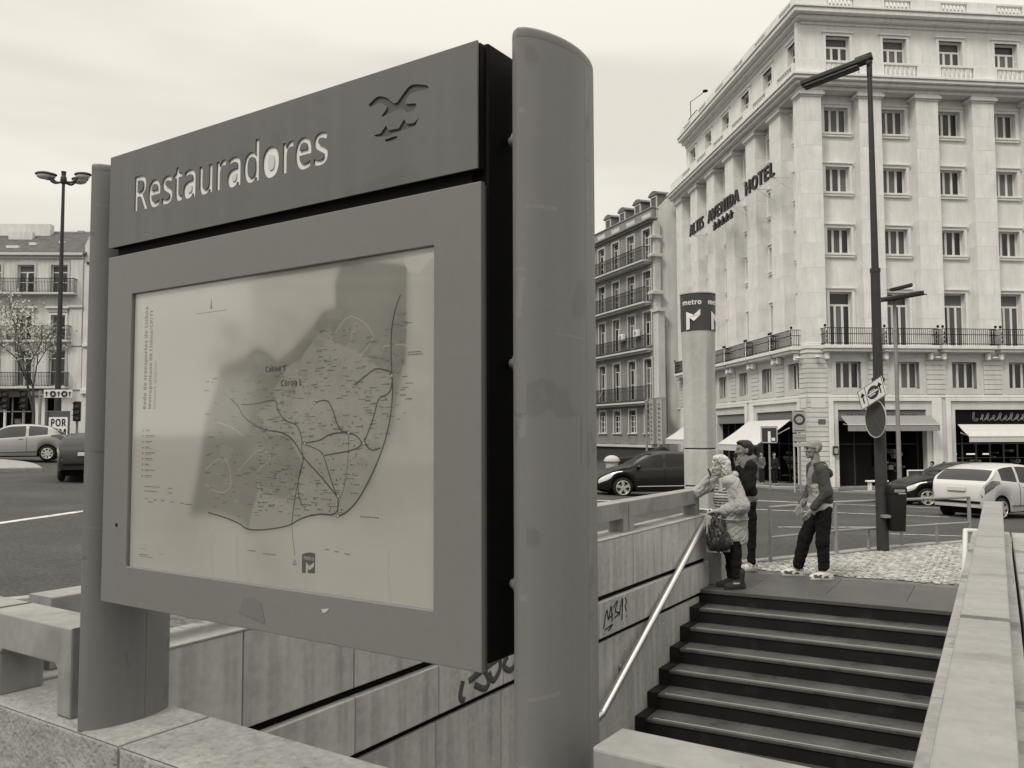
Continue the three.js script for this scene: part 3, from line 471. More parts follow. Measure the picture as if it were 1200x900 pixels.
    const p = g.attributes.position; for (let i = 0; i < p.count; i++) p.setZ(i, p.getZ(i) + 0.0016 * (fbm(p.getX(i) * 0.5 + 2, p.getY(i) * 0.4, 7, 3) - 0.5)); g.computeVertexNormals();
    partRaw(t, 'map_print', g, new THREE.MeshPhysicalMaterial({ map: pt, color: lin(0.5), roughness: 0.5, clearcoat: 1, clearcoatRoughness: 0.1 }));
    part(t, 'cover_pane', bx(pu0 - 0.003, pu1 + 0.003, py0 - 0.003, py1 + 0.003, -0.0105, -0.0085), new THREE.MeshPhysicalMaterial({ color: 0xffffff, transmission: 1, roughness: 0.06, ior: 1.5, thickness: 0, specularIntensity: 1 }));
    part(t, 'panel_edge', bx(x0 + 0.004, x1 + 0.004, yb + 0.004, 1.567, -0.032, -0.0175), M.galvEdge = mat(0.1, { roughness: 0.5 }));
    part(t, 'fixing_dot', ball(0.2, 0.69, 0.0, 0.006, 0.006, 0.002), M.black);
    // worn patches where stickers came off
    const worn = mat(0.14, { roughness: 0.6 });
    part(t, 'sticker_residue', [prism([[0.84, 0.5], [0.95, 0.482], [0.952, 0.49], [0.935, 0.535], [0.9, 0.548], [0.862, 0.54]], 0.0006)].map((q) => q.translate(-0.03, -0.02, -0.0003)), worn);
    part(t, 'sticker_residue', [prism([[1.17, 0.545], [1.2, 0.55], [1.19, 0.54], [1.178, 0.535]], 0.0006)].map((q) => q.translate(-0.03, -0.02, -0.0003)), mat(0.4));
  }
}
// ---------- the corner hotel ----------
const HB = [-9.047, -1.197, -48.915], HTURN = R(35.6);
{
  const t = thing('corner_hotel', 'large pale stone corner hotel with tall pilasters, iron balconies and shops below', 'hotel', HB, HTURN);
  const LEN = 24.2, RL = 24.5;
  // two faces: s runs away from the corner, n outwards
  const mR = new THREE.Matrix4(), mL = new THREE.Matrix4().makeRotationY(-Math.PI / 2).setPosition(0, 0, 0);
  const faces = [
    { m: mR, turn: 0, len: RL, top: RL, win: [2.4, 5.83, 9.25, 12.68, 16.1, 19.5, 22.9], col: [4.1, 7.52, 10.94, 14.37, 17.8, 21.2], cw: 1.34, corner: 1.2, flip: 1 },
    { m: mL, turn: -Math.PI / 2, len: LEN, top: 21.7, twin: [0, 1, 2, 3, 4, 5].map((k) => 1.45 + 3.7 * k), win: [0, 1, 2, 3, 4, 5].map((k) => 1.72 + 3.87 * k), col: [0, 1, 2, 3, 4, 5].map((k) => 3.62 + 3.87 * k), cw: 1.62, corner: 0.72, flip: -1 },
  ];
  const r = rng(3);
  // geometry made with x = s (0 at the corner), y up, z = n; for the left face x is mirrored so that it runs away from the corner
  const put = (F, g) => { if (F.flip < 0) { g.rotateY(Math.PI / 2); const p = g.attributes.position; } return g; };
  // box on a face
  const fb = (F, s0, s1, y0, y1, n0, n1) => (F.flip > 0 ? bx(s0, s1, y0, y1, n0, n1) : bx(-n1, -n0, y0, y1, -s1, -s0));
  const fr = (F, s0, s1, y0, y1, n0, n1, rad) => (F.flip > 0 ? rbx(s0, s1, y0, y1, n0, n1, rad, 1) : rbx(-n1, -n0, y0, y1, -s1, -s0, rad, 1));
  const onFace = (F, g) => { if (F.flip < 0) { g.scale(-1, 1, 1); g.rotateY(-Math.PI / 2); const q = prep(g), p = q.attributes.position.array, n = q.attributes.normal.array; for (let i = 0; i < p.length; i += 9) for (let k = 0; k < 3; k++) { let x = p[i + k]; p[i + k] = p[i + 3 + k]; p[i + 3 + k] = x; x = n[i + k]; n[i + k] = n[i + 3 + k]; n[i + 3 + k] = x; } q.computeVertexNormals(); q.scale(1, 1, 1); const a = q.attributes.position; for (let i = 0; i < a.count; i++) a.setX(i, a.getX(i)); return q; } return g; };
  const wallWith = (F, s0, s1, y0, y1, n, th, holes) => {
    const s = new THREE.Shape(); s.moveTo(s0, y0); s.lineTo(s1, y0); s.lineTo(s1, y1); s.lineTo(s0, y1); s.closePath();
    for (const [a, b, c, d] of holes) { const h = new THREE.Path(); h.moveTo(a, c); h.lineTo(a, d); h.lineTo(b, d); h.lineTo(b, c); h.closePath(); s.holes.push(h); }
    const g = new THREE.ExtrudeGeometry(s, { depth: th, bevelEnabled: false }); g.translate(0, 0, n - th);
    return F.flip > 0 ? g : onFaceL(g);
  };
  function onFaceL(g) {            // (s, y, n) -> (-n, y, -s), winding kept
    const q = prep(g), a = q.attributes.position, out = new Float32Array(a.count * 3);
    for (let i = 0; i < a.count; i++) { out[3 * i] = -a.getZ(i); out[3 * i + 1] = a.getY(i); out[3 * i + 2] = -a.getX(i); }
    for (let i = 0; i < out.length; i += 9) for (let k = 0; k < 3; k++) { const x = out[i + 3 + k]; out[i + 3 + k] = out[i + 6 + k]; out[i + 6 + k] = x; }
    const n = new THREE.BufferGeometry(); n.setAttribute('position', new THREE.BufferAttribute(out, 3)); n.computeVertexNormals(); return n;
  }
  const fg = (F, g) => (F.flip > 0 ? g : onFaceL(g));
  const spot = (F, o, s, y, n) => { if (F.flip > 0) o.position.set(s, y, n); else { o.position.set(-n, y, -s); o.rotation.y = -Math.PI / 2; } };
  const curt = [M.paneA, M.paneB, M.paneC, mat(0.13, { roughness: 0.6 }), mat(0.07, { roughness: 0.3 })];
  // window of three lights; kind: plain, door, attic, low
  function windowProto(kind) {
    const g = new THREE.Group(), w = kind === 'door' ? 1.34 : kind === 'low' ? 1.46 : 1.44, h = { plain: 1.46, door: 3.12, attic: 1.62, low: 1.5 }[kind], f = 0.07, m = 0.13, z0 = -0.06, z1 = 0.0;
    const top = kind === 'attic' ? 0.55 : kind === 'door' ? 0.72 : 0;
    const fr2 = [bx(-w / 2, -w / 2 + f, 0, h, z0, z1), bx(w / 2 - f, w / 2, 0, h, z0, z1), bx(-w / 2 + f, w / 2 - f, 0, f, z0, z1), bx(-w / 2 + f, w / 2 - f, h - f, h, z0, z1)];
    if (top) fr2.push(bx(-w / 2 + f, w / 2 - f, h - top - 0.06, h - top + 0.05, z0, z1));
    const yb = h - top - (top ? 0.06 : f), pw = (w - 2 * f - 2 * m) / 3;
    for (let k = 1; k < 3; k++) { const x = -w / 2 + f + k * pw + (k - 1) * m; fr2.push(bx(x, x + m, f, yb, z0, z1 + 0.01)); }
    part(g, 'window_frame', fr2, M.whitePaint);
    for (let k = 0; k < 3; k++) { const x = -w / 2 + f + k * (pw + m); part(g, 'pane', bx(x, x + pw, f, yb, -0.045, -0.03), curt[k % 3]); }
    if (top) part(g, 'pane', bx(-w / 2 + f, w / 2 - f, h - top + 0.05, h - f, -0.045, -0.02), kind === 'attic' ? mat(0.16, { roughness: 0.8 }) : mat(0.06));
    const sw = w / 2 + 0.16;
    if (kind === 'plain') part(g, 'sill', [rbx(-sw - 0.05, sw + 0.05, -0.13, -0.002, -0.05, 0.42, 0.02, 1), rbx(-sw, sw, -0.26, -0.132, 0.1, 0.38, 0.02, 1)], M.limestone);
    if (kind !== 'low') part(g, 'surround', [bx(-sw, -w / 2 + 0.001, -0.0, h + 0.16, 0.16, 0.34), bx(w / 2 - 0.001, sw, 0.0, h + 0.16, 0.16, 0.34), bx(-w / 2 + 0.002, w / 2 - 0.002, h, h + 0.16, 0.16, 0.338), rbx(-sw - 0.06, sw + 0.06, h + 0.162, h + 0.24, 0.16, 0.42, 0.015, 1)], M.limestone);
    else part(g, 'surround', [bx(-w / 2 - 0.26, -w / 2, -0.3, h + 0.22, 0.0, 0.3), bx(w / 2, w / 2 + 0.26, -0.3, h + 0.22, 0.0, 0.3), bx(-w / 2, w / 2, -0.3, -0.0, 0.0, 0.302), bx(-w / 2, w / 2, h, h + 0.22, 0.0, 0.302)], M.limestoneShade);
    return { g, w, h };
  }
  const K = Object.fromEntries(['plain', 'door', 'attic', 'low'].map((k) => [k, windowProto(k)]));
  function addWindow(F, kind, s, y, n) {
    const g = K[kind].g.clone(); g.name = 'window'; t.add(g); spot(F, g, s, y, n);
    g.children.forEach((c) => { c.castShadow = c.receiveShadow = true; if (c.name === 'pane') c.material = curt[Math.floor(r() * curt.length)]; });
  }
  const dispA = mat(0.3), dispB = mat(0.05);
  for (const F of faces) {
    const low = F.win.map((s) => [s - 0.73, s + 0.73, 5.42, 6.92]);
    const shops = F.flip > 0 ? [[1.74, 6.9], [8.62, 13.8], [15.5, 20.7]] : [[1.5, 7.4], [9.4, 14.7], [16.6, 22.2]];
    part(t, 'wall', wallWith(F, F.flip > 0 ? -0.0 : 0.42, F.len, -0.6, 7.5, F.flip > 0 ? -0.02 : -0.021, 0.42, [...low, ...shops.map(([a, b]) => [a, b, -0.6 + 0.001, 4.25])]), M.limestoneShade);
    part(t, 'wall', wallWith(F, F.flip > 0 ? 0.0 : 0.72, F.len, 7.5, 22.3, -0.72, 0.3, [...F.win.map((s) => [s - 0.67, s + 0.67, 7.82, 10.94]), ...[13.15, 16.68, 20.12].flatMap((y) => F.win.map((s) => [s - 0.72, s + 0.72, y, y + 1.46]))]), M.limestone);
    part(t, 'wall', wallWith(F, F.flip > 0 ? 0.0 : 0.62, F.top, 22.6, 26.4, F.flip > 0 ? -0.3 : -0.301, 0.32, (F.twin ?? F.win).map((s) => [s - 0.72, s + 0.72, 23.98, 25.6])), M.limestone);
    for (const s of F.win) {
      addWindow(F, 'low', s, 5.42, -0.3);
      addWindow(F, 'door', s, 7.82, -0.98);
      for (const y of [13.15, 16.68, 20.12]) addWindow(F, 'plain', s, y, -0.98);
    }
    for (const s of F.twin ?? F.win) addWindow(F, 'attic', s, 23.98, -0.58);
    // pilasters in courses
    const cols = [[0, F.corner], ...F.col.map((c) => [c - F.cw / 2, c + F.cw / 2])];
    cols.forEach(([a, b], i) => {
      if (F.flip < 0 && i === 0) return;                       // the corner one belongs to both faces
      const p = sub(t, 'pilaster'), y0 = 7.98, y1 = 21.9, n = 10, h = (y1 - y0) / n;
      for (let k = 0; k < n; k++) {
        const g = i === 0 ? rbx(0, 1.2, y0 + k * h + 0.0015, y0 + (k + 1) * h - 0.0015, -0.74, 0.0, 0.008, 1) : fr(F, a, b, y0 + k * h + 0.0015, y0 + (k + 1) * h - 0.0015, -0.73, i ? -0.001 : 0, 0.008);
        const q = part(p, 'stone_block', g, M.limestone); shift(q.geometry, k * 0.9 + i * 0.3, k * 0.37);
      }
      const A = i === 0 ? 0 : a, B = i === 0 ? 1.2 : b;
      const mk = (d, ya, yb2) => (i === 0 ? rbx(-d, 1.2 + d, ya, yb2, -0.72 - d, d, 0.025, 1) : fr(F, A - d, B + d, ya, yb2, -0.73, d, 0.025));
      part(p, 'capital', [mk(0.06, 21.9, 21.99), mk(0.16, 21.99, 22.16), mk(0.09, 22.16, 22.28)], M.limestone);
      part(p, 'base', [mk(0.12, 7.62, 7.86), mk(0.05, 7.86, 7.98)], M.limestone);
    });
    // piers of the two lower storeys, cut into courses
    const piers = [[0, F.flip > 0 ? 1.15 : 0.95], ...F.col.map((c) => [c - 0.55, c + 0.55])];
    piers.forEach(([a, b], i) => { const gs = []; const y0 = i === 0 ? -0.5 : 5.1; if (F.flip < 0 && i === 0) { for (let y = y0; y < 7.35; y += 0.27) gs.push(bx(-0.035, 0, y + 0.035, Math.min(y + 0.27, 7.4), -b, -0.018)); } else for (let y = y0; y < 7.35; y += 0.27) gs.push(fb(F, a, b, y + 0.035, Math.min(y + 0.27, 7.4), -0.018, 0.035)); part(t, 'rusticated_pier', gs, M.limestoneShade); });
    // string course and cornices
    part(t, 'string_course', fr(F, F.flip > 0 ? -0.07 : 0.02, F.len, 7.4, 7.6, -0.74, F.flip > 0 ? 0.07 : 0.069, 0.02), M.limestone);
    part(t, 'string_course', fr(F, F.flip > 0 ? 0 : 0.02, F.len, 4.92, 5.06, -0.1, F.flip > 0 ? 0.05 : 0.049, 0.02), M.limestone);
    const d0 = F.flip > 0 ? 0 : -0.001, st = (d) => (F.flip > 0 ? -d : 0.72);
    part(t, 'cornice', [fr(F, st(0.1), F.len, 22.28, 22.48, -0.7, 0.1 + d0, 0.02), fr(F, st(0.42), F.len, 22.48, 22.68, -0.7, 0.42 + d0, 0.04), fr(F, st(0.62), F.len, 22.68, 22.88, -0.7, 0.62 + d0, 0.05), fr(F, st(0.7), F.len, 22.88, 23.04, -0.7, 0.7 + d0, 0.03)], M.limestone);
    part(t, 'cornice', [fr(F, st(-0.2), F.top, 26.2, 26.38, -0.7, -0.2 + d0, 0.02), fr(F, st(0.1), F.top, 26.38, 26.62, -0.7, 0.1 + d0, 0.05), fr(F, st(0.42), F.top, 26.62, 26.9, -0.7, 0.42 + d0, 0.05), fr(F, st(0.5), F.top, 26.9, 27.02, -0.7, 0.5 + d0, 0.02)], M.limestone);
    // balustrades: solid stretches, with balusters before each window
    for (const [y0, y1, nn, hw] of [[23.04, 23.92, 0.32, 1.0], [27.02, 27.75, 0.2, 0.8]]) {
      let s = F.flip > 0 ? -nn : 0.3; const solid = [], bal = [];
      const ln = y0 > 25 ? F.top : F.len; for (const c of [...(F.twin ?? F.win), ln + 2]) { const e = Math.min(c - hw, ln); if (e > s) solid.push(fr(F, s, e, y0, y1, nn - 0.24, nn + d0, 0.02)); if (c < ln) { for (let k = 0; k < 7; k++) { const x = c - hw + (k + 0.5) * (2 * hw / 7), q = new THREE.LatheGeometry([[0.07, 0], [0.08, 0.06], [0.05, 0.1], [0.085, 0.26], [0.045, 0.46], [0.07, 0.52], [0.075, 0.6]].map((p) => new THREE.Vector2(p[0], p[1] * (y1 - y0 - 0.26) / 0.6)), 8); q.translate(x, y0 + 0.12, nn - 0.12); bal.push(fg(F, q)); } solid.push(fb(F, c - hw, c + hw, y0, y0 + 0.12, nn - 0.22, nn - 0.02), fr(F, c - hw - 0.001, c + hw + 0.001, y1 - 0.14, y1 - 0.002, nn - 0.23, nn - 0.006, 0.02)); } s = c + hw; }
      part(t, 'parapet', solid, M.limestone); part(t, 'balustrade', bal, M.limestone);
    }
    // balconies
    F.win.forEach((c, i) => {
      const a = c - (F.flip > 0 ? 1.64 : 1.86) + (i === 0 && F.flip < 0 ? 0.75 : 0), b = c + (F.flip > 0 ? 1.64 : 1.86) - 0.02;
      const g = sub(t, 'balcony');
      part(g, 'slab', [fr(F, a, b, 7.605, 7.8, -0.73, 0.62, 0.03), fr(F, a + 0.1, b - 0.1, 7.44, 7.603, 0.072, 0.52, 0.04)], M.limestone);
      const bars = [], n = Math.round((b - a) / 0.125);
      for (let k = 0; k <= n; k++) { const s = a + 0.06 + (k / n) * (b - a - 0.12); bars.push(fb(F, s - 0.011, s + 0.011, 7.8, 8.72, 0.55, 0.572)); }
      for (const s of [a + 0.06, b - 0.06]) for (let k = 1; k < 5; k++) bars.push(fb(F, s - 0.011, s + 0.011, 7.8, 8.72, 0.05 + k * 0.1, 0.072 + k * 0.1));
      for (const y of [7.88, 8.4, 8.72]) bars.push(fb(F, a + 0.04, b - 0.04, y, y + 0.035, 0.546, 0.576), fb(F, a + 0.045, a + 0.075, y, y + 0.034, 0.02, 0.545), fb(F, b - 0.075, b - 0.045, y, y + 0.034, 0.02, 0.545));
      for (let k = 0; k < 3; k++) for (const s of [a + 0.06, b - 0.06]) { const dx = s < c ? 0.08 : -0.08; bars.push(fb(F, s + dx - 0.02 + k * 0, s + dx + 0.02, 7.95 + k * 0.24, 8.1 + k * 0.24, 0.55, 0.575)); }
      part(g, 'iron_railing', bars, M.iron);
      const fin = []; for (const s of [a + 0.06, b - 0.06]) fin.push(fg(F, ball(s, 8.86, 0.56, 0.075, 0.085, 0.075, 8)));
      for (const q of fin) part(g, 'finial', q, M.iron);
      for (const s of [a + 0.2, b - 0.42]) part(g, 'bracket', fr(F, s, s + 0.22, 7.0, 7.44, 0.036, 0.36, 0.08), M.limestone);
    });
    // shop fronts
    shops.forEach(([a, b], i) => {
      const g = sub(t, 'shop_front');
      const fw = 0.58;
      part(g, 'surround', [fr(F, a - fw, a - 0.3, -0.5, 4.9, -0.018, 0.1, 0.02), fr(F, b + 0.3, b + fw + 0.3, -0.5, 4.9, -0.018, 0.1, 0.02), fr(F, a - 0.3 + 0.002, b + 0.298, 4.72, 4.9, -0.018, 0.098, 0.02)], M.limestone);
      part(g, 'recess', [fb(F, a - 0.2, b + 0.2, -0.6, 4.6, -4.3, -4.0), fb(F, a - 0.2, a - 0.02, -0.6, 4.4, -4.0, -0.44), fb(F, b + 0.02, b + 0.2, -0.6, 4.4, -4.0, -0.44), fb(F, a - 0.02, b + 0.02, 4.26, 4.4, -4.0, -0.44)], M.shopDark);
      const nB = F.flip > 0 && i === 1 ? 3.32 : 3.62;
      part(g, 'fascia', fr(F, a + 0.02, b - 0.02, nB, 4.22, -0.3, -0.12, 0.02), F.flip > 0 && i === 1 ? M.dark : i === 0 ? mat(0.15) : mat(0.2));
      const parts2 = [], e = 0.06; const div = F.flip > 0 && i === 1 ? 6 : 4;
      for (let k = 0; k <= div; k++) { const s = a + 0.03 + (k / div) * (b - a - 0.06 - e); parts2.push(fb(F, s, s + e, -0.1, nB, -0.9, -0.82)); }
      parts2.push(fb(F, a + 0.03, b - 0.03, 2.3, 2.36, -0.9, -0.825)); if (F.flip > 0 && i === 1) parts2.push(fb(F, a + 0.03, b - 0.03, 1.5, 1.54, -0.9, -0.825));
      part(g, 'shop_window', parts2, i === 1 ? mat(0.12) : mat(0.05));
      for (const q of Array.from({ length: 26 }, () => { const s = a + 0.4 + r() * (b - a - 0.8), y = r() * 1.9, w = 0.06 + r() * 0.3, h = 0.04 + r() * 0.22; return fb(F, s, s + w, y, y + h, -1.6 - r(), -1.5); })) part(g, 'display', q, dispA);
      for (const q of Array.from({ length: 16 }, () => { const s = a + 0.4 + r() * (b - a - 0.9), y = -0.1, w = 0.3 + r() * 0.5, h = 0.5 + r() * 0.7; return fb(F, s, s + w, y, y + h, -2.8 - r(), -2.3); })) part(g, 'display', q, dispB);
      // lit strips deep in the shop
      const lit = new THREE.MeshStandardMaterial({ color: 0x222222, emissive: new THREE.Color(1, 0.95, 0.82), emissiveIntensity: 0.9 });
      part(g, 'lamp_strip', Array.from({ length: 4 }, (_, k) => fb(F, a + 0.9 + k * 1.05, a + 1.5 + k * 1.05 - (k % 2) * 0.2, 1.62, 1.7, -3.6, -3.55)), lit);
      part(g, 'doorstep', fb(F, a + 0.01, b - 0.01, -0.6, -0.02, -1.2, -0.03), M.kerb);
    });
    // small lamps on the piers
    for (const s of [0.5, ...F.col]) part(t, 'wall_lamp', [fg(F, ball(s, 7.15, 0.28, 0.2, 0.07, 0.14, 8)), fb(F, s - 0.02, s + 0.02, 7.17, 7.2, 0.03, 0.3)], M.whitePaint);
  }
  part(t, 'roof', [bx(3, RL, 26.6, 29.8, -19, -4.5), bx(0.7, RL, 26.3, 26.6, -21.68, -0.72), bx(0.7, RL, 22.9, 23.0, -LEN, -21.68)], M.slateRoof);
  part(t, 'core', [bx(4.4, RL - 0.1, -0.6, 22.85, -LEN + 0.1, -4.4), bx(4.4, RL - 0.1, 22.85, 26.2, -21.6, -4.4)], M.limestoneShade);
  part(t, 'roof_rail', [bar([0.5, 27.7, -21], [0.5, 29.9, -21], 0.03, 6), bar([0.5, 29.85, -21], [0.5, 29.3, -17.5], 0.025, 6), bar([0.5, 28.6, -21.5], [0.5, 28.6, -19.5], 0.04, 6), bar([0.5, 27.7, -21.5], [0.5, 28.6, -21.5], 0.04, 6), bar([0.5, 27.7, -19.5], [0.5, 28.6, -19.5], 0.04, 6), ball(0.5, 29.3, -17.4, 0.22, 0.1, 0.22, 8)], M.iron);
  part(t, 'end_wall', [bx(0.4, 4.4, -0.6, 22.9, -LEN - 0.02, -LEN + 0.3), bx(0.62, 4.4, 22.9, 26.3, -21.69, -21.4)], M.render);
  // street plates at the corner
  part(t, 'street_plate', rbx(0.15, 1.0, 4.35, 4.85, 0.037, 0.06, 0.02, 1), mat(0.6)); part(t, 'street_plate', rbx(-0.06, -0.037, 4.35, 4.85, -0.75, -0.1, 0.02, 1), mat(0.6));
  part(t, 'street_plate', [rbx(0.55, 0.98, 3.45, 3.72, 0.037, 0.06, 0.02, 1)], mat(0.12));
  part(t, 'meter_box', [rbx(1.3, 1.62, 1.75, 2.25, 0.102, 0.2, 0.04, 1)], mat(0.05)); part(t, 'meter_dial', [rbx(1.36, 1.56, 1.83, 2.12, 0.2, 0.22, 0.02, 1)], mat(0.35));
  // awnings
  const awn = (F, a, b, yT, yF, pr, val, m, slant = 0) => {
    const g = sub(t, 'awning'), th = 0.02, L = Math.hypot(pr, yT - yF);
    const q = (s0, s1, A, B, C, D2) => { const e = new THREE.BufferGeometry(); const P = [[s0, ...A], [s1, ...A], [s1, ...B], [s0, ...B]], d = C; const V = []; const face = (i) => V.push(...i); const U = P.map(([s, y, n]) => [s, y + d, n]); const T = (a1, b1, c1) => face([...a1, ...b1, ...c1]); T(U[0], U[3], U[2]); T(U[0], U[2], U[1]); T(P[0], P[2], P[3]); T(P[0], P[1], P[2]); for (let k = 0; k < 4; k++) { const l = (k + 1) % 4; T(P[k], U[k], U[l]); T(P[k], U[l], P[l]); } e.setAttribute('position', new THREE.Float32BufferAttribute(V, 3)); e.computeVertexNormals(); return e; };
    const n = 12, cl = [];
    for (let k = 0; k < n; k++) { const f0 = k / n, f1 = (k + 1) / n, sag = (f) => -0.05 * Math.sin(Math.PI * f); cl.push(q(a, b, [yT + (yF - yT) * f0 + sag(f0), 0.05 + (pr - 0.05) * f0], [yT + (yF - yT) * f1 + sag(f1), 0.05 + (pr - 0.05) * f1], th)); }
    part(g, 'canopy', cl.map((x) => fg(F, x)), m);
    part(g, 'valance', fb(F, a, b, yF - val, yF - 0.03, pr - 0.015, pr), m);
    part(g, 'front_bar', fb(F, a - 0.02, b + 0.02, yF - 0.03, yF + 0.02, pr - 0.03, pr + 0.025), M.whitePaint);
    for (const s of [a + 0.15, b - 0.15]) part(g, 'arm', fg(F, bar([s, yT - 0.45, 0.05], [s, yF - 0.02, pr - 0.05], 0.025, 6)), M.whitePaint);
    return g;
  };
  const [FR, FL] = faces;
  awn(FL, 2.15, 8.5, 3.72, 2.28, 2.15, 0.38, M.awning); awn(FL, 17, 21.6, 3.7, 2.5, 1.8, 0.35, M.awning);
  awn(FR, 1.85, 7.15, 3.9, 3.42, 0.85, 0.36, M.awningGrey); awn(FR, 8.72, 13.8, 3.4, 2.76, 1.02, 0.32, M.awning);
  // lettering
  const word = (txt, size, depth, font) => { const g = new THREE.ExtrudeGeometry(font.generateShapes(txt, size), { depth, bevelEnabled: false, curveSegments: 5 }); g.computeBoundingBox(); g.translate(-g.boundingBox.min.x, 0, 0); return g; };
  { // roof name: letters read from the far end towards the corner
    const g = sub(t, 'hotel_name'); g.position.set(-0.95, 0, -17.05); g.rotation.y = -Math.PI / 2;
    const words = [['ALTIS', 0, 3.15], ['AVENIDA', 4.1, 6.0], ['HOTEL', 11.2, 4.4]];
    for (const [w, x0, len] of words) { const q = word(w, 0.84, 0.12, fontB); q.computeBoundingBox(); const k = len / q.boundingBox.max.x; q.scale(k, 1, 1); q.translate(x0, 17.8, 0); part(g, 'letter_row', q, mat(0.02, { roughness: 0.5 })); }
    part(g, 'star', [0, 1, 2, 3, 4].map((k) => { const s = new THREE.Shape(); for (let i = 0; i < 10; i++) { const a = i * Math.PI / 5 + Math.PI / 2, rr = i % 2 ? 0.14 : 0.32; i ? s.lineTo(Math.cos(a) * rr, Math.sin(a) * rr) : s.moveTo(Math.cos(a) * rr, Math.sin(a) * rr); } const q = new THREE.ExtrudeGeometry(s, { depth: 0.16, bevelEnabled: false }); q.translate(5.6 + k * 0.78, 17.25, 0); return q; }), mat(0.02, { roughness: 0.5 }));
    part(g, 'frame', [bx(0.2, 15.6, 17.72, 17.75, 0.04, 0.07), ...[1, 5, 9, 13, 15.4].map((x) => bx(x, x + 0.03, 17.69, 17.72, -0.95, 0.07)), ...[1, 5, 9, 13, 15.4].map((x) => bar([x, 17.1, -0.93], [x, 17.7, 0.05], 0.015, 6))], mat(0.5));
  }
  // neon script over the second shop, worn relief over the first: not readable in the photograph
  { const rr = rng(77), gs = []; let x = 9.75; const n = 10;
    gs.push(tube([[x, 4.1, -0.1], [x - 0.02, 3.68, -0.1], [x + 0.2, 3.62, -0.1], [x + 0.3, 3.76, -0.1]], 0.014, 20, 5), tube([[x + 0.07, 4.12, -0.1], [x + 0.06, 3.76, -0.1], [x + 0.22, 3.72, -0.1]], 0.014, 20, 5)); x += 0.42;
    for (let i = 0; i < n; i++) { const h = 3.9 + rr() * 0.16, w = 0.24 + rr() * 0.1; gs.push(tube([[x, 3.66, -0.1], [x + w * 0.5, h, -0.1], [x + w * 0.8, h - 0.04, -0.1], [x + w * 0.45, 3.72, -0.1], [x + w * 0.8, 3.63, -0.1], [x + w * 1.25, 3.78, -0.1]], 0.013, 26, 5), tube([[x + 0.06, 3.7, -0.1], [x + w * 0.55, h - 0.1, -0.1], [x + w * 0.6, 3.72, -0.1]], 0.01, 16, 5)); x += w + 0.06; }
    part(t, 'shop_lettering', gs, mat(0.3)); }
  { const rr = rng(78), gs = []; for (let x = 2.3; x < 6.3; x += 0.16 + rr() * 0.1) { if (x > 3.6 && x < 4.5) continue; const h = 0.12 + rr() * 0.2; gs.push(rbx(x, x + 0.08 + rr() * 0.06, 3.92 - h / 2, 3.92 + h / 2, -0.13, -0.1, 0.02, 1)); } part(t, 'shop_lettering', gs, mat(0.08)); }
}
// pavement in front of the hotel
{
  const th = R(35.6), X = [Math.cos(th), -Math.sin(th)], Z = [Math.sin(th), Math.cos(th)], loc = (a, b) => [HB[0] + X[0] * a + Z[0] * b, HB[2] + X[1] * a + Z[1] * b];
  const o = 4.3, gs = [patch(loc(-o + 1.6, o), loc(26, o), loc(26, -0.6), loc(-0.3, -0.6), 30, 4, 0.01), patch(loc(-o, o - 1.6), loc(-o + 1.6, o), loc(-0.3, -0.6), loc(-0.31, -0.61), 6, 6, 0.01), patch(loc(-o, -27), loc(-o, o - 1.6), loc(-0.3, -0.6), loc(-0.3, -27), 30, 4, 0.01)];
  struct('pavement', mergeGeometries(gs.map(prep)), M.paving, true);
  const line = [[-o, -27], [-o, -14], [-o, -6], [-o, o - 1.6], [-o + 0.5, o - 0.5], [-o + 1.6, o], [6, o], [14, o], [26, o]].map(([a, b]) => loc(a, b)), ks = [];
  for (let i = 0; i < line.length - 1; i++) { const [ax, az] = line[i], [cx, cz] = line[i + 1], L = Math.hypot(cx - ax, cz - az), n = Math.max(1, Math.round(L / 2)); for (let k = 0; k < n; k++) { const x0 = ax + (cx - ax) * k / n, z0 = az + (cz - az) * k / n, x1 = ax + (cx - ax) * (k + 1) / n, z1 = az + (cz - az) * (k + 1) / n, l = Math.hypot(x1 - x0, z1 - z0) - 0.01, g = rbx(-l / 2, l / 2, -0.25, 0.02, -0.3, 0.06, 0.03, 1); g.rotateY(-Math.atan2(z1 - z0, x1 - x0)); g.translate((x0 + x1) / 2, groundY((x0 + x1) / 2, (z0 + z1) / 2), (z0 + z1) / 2); ks.push(g); } }
  struct('kerb', ks, M.kerb);
}
// ---------- the other buildings ----------
const glassSet = [M.paneA, M.paneB, M.paneC, mat(0.12, { roughness: 0.6 })];
// two-leaf window of w x h standing at y = 0, facing +z
function leafWindow(w, h, rows, top, arch) {
  const g = new THREE.Group(), f = 0.07, fr = [bx(-w / 2, -w / 2 + f, 0, h, -0.06, 0), bx(w / 2 - f, w / 2, 0, h, -0.06, 0), bx(-w / 2 + f, w / 2 - f, 0, f, -0.06, 0), bx(-w / 2 + f, w / 2 - f, h - f, h, -0.06, 0), bx(-0.05, 0.05, f, h - top - f, -0.06, 0.01)];
  if (top) fr.push(bx(-w / 2 + f, w / 2 - f, h - top - f, h - top, -0.06, 0.005));
  for (let k = 1; k < rows; k++) { const y = f + (h - top - 2 * f) * k / rows; fr.push(bx(-w / 2 + f, -0.05, y - 0.025, y + 0.025, -0.055, -0.005), bx(0.05, w / 2 - f, y - 0.025, y + 0.025, -0.055, -0.005)); }
  part(g, 'window_frame', fr, M.whitePaint);
  for (const [a, b] of [[-w / 2 + f, -0.05], [0.05, w / 2 - f]]) part(g, 'pane', bx(a, b, f, h - top - f, -0.045, -0.03), M.paneA);
  if (top) part(g, 'pane', bx(-w / 2 + f, w / 2 - f, h - top, h - f, -0.045, -0.03), M.paneC);
  return g;
}
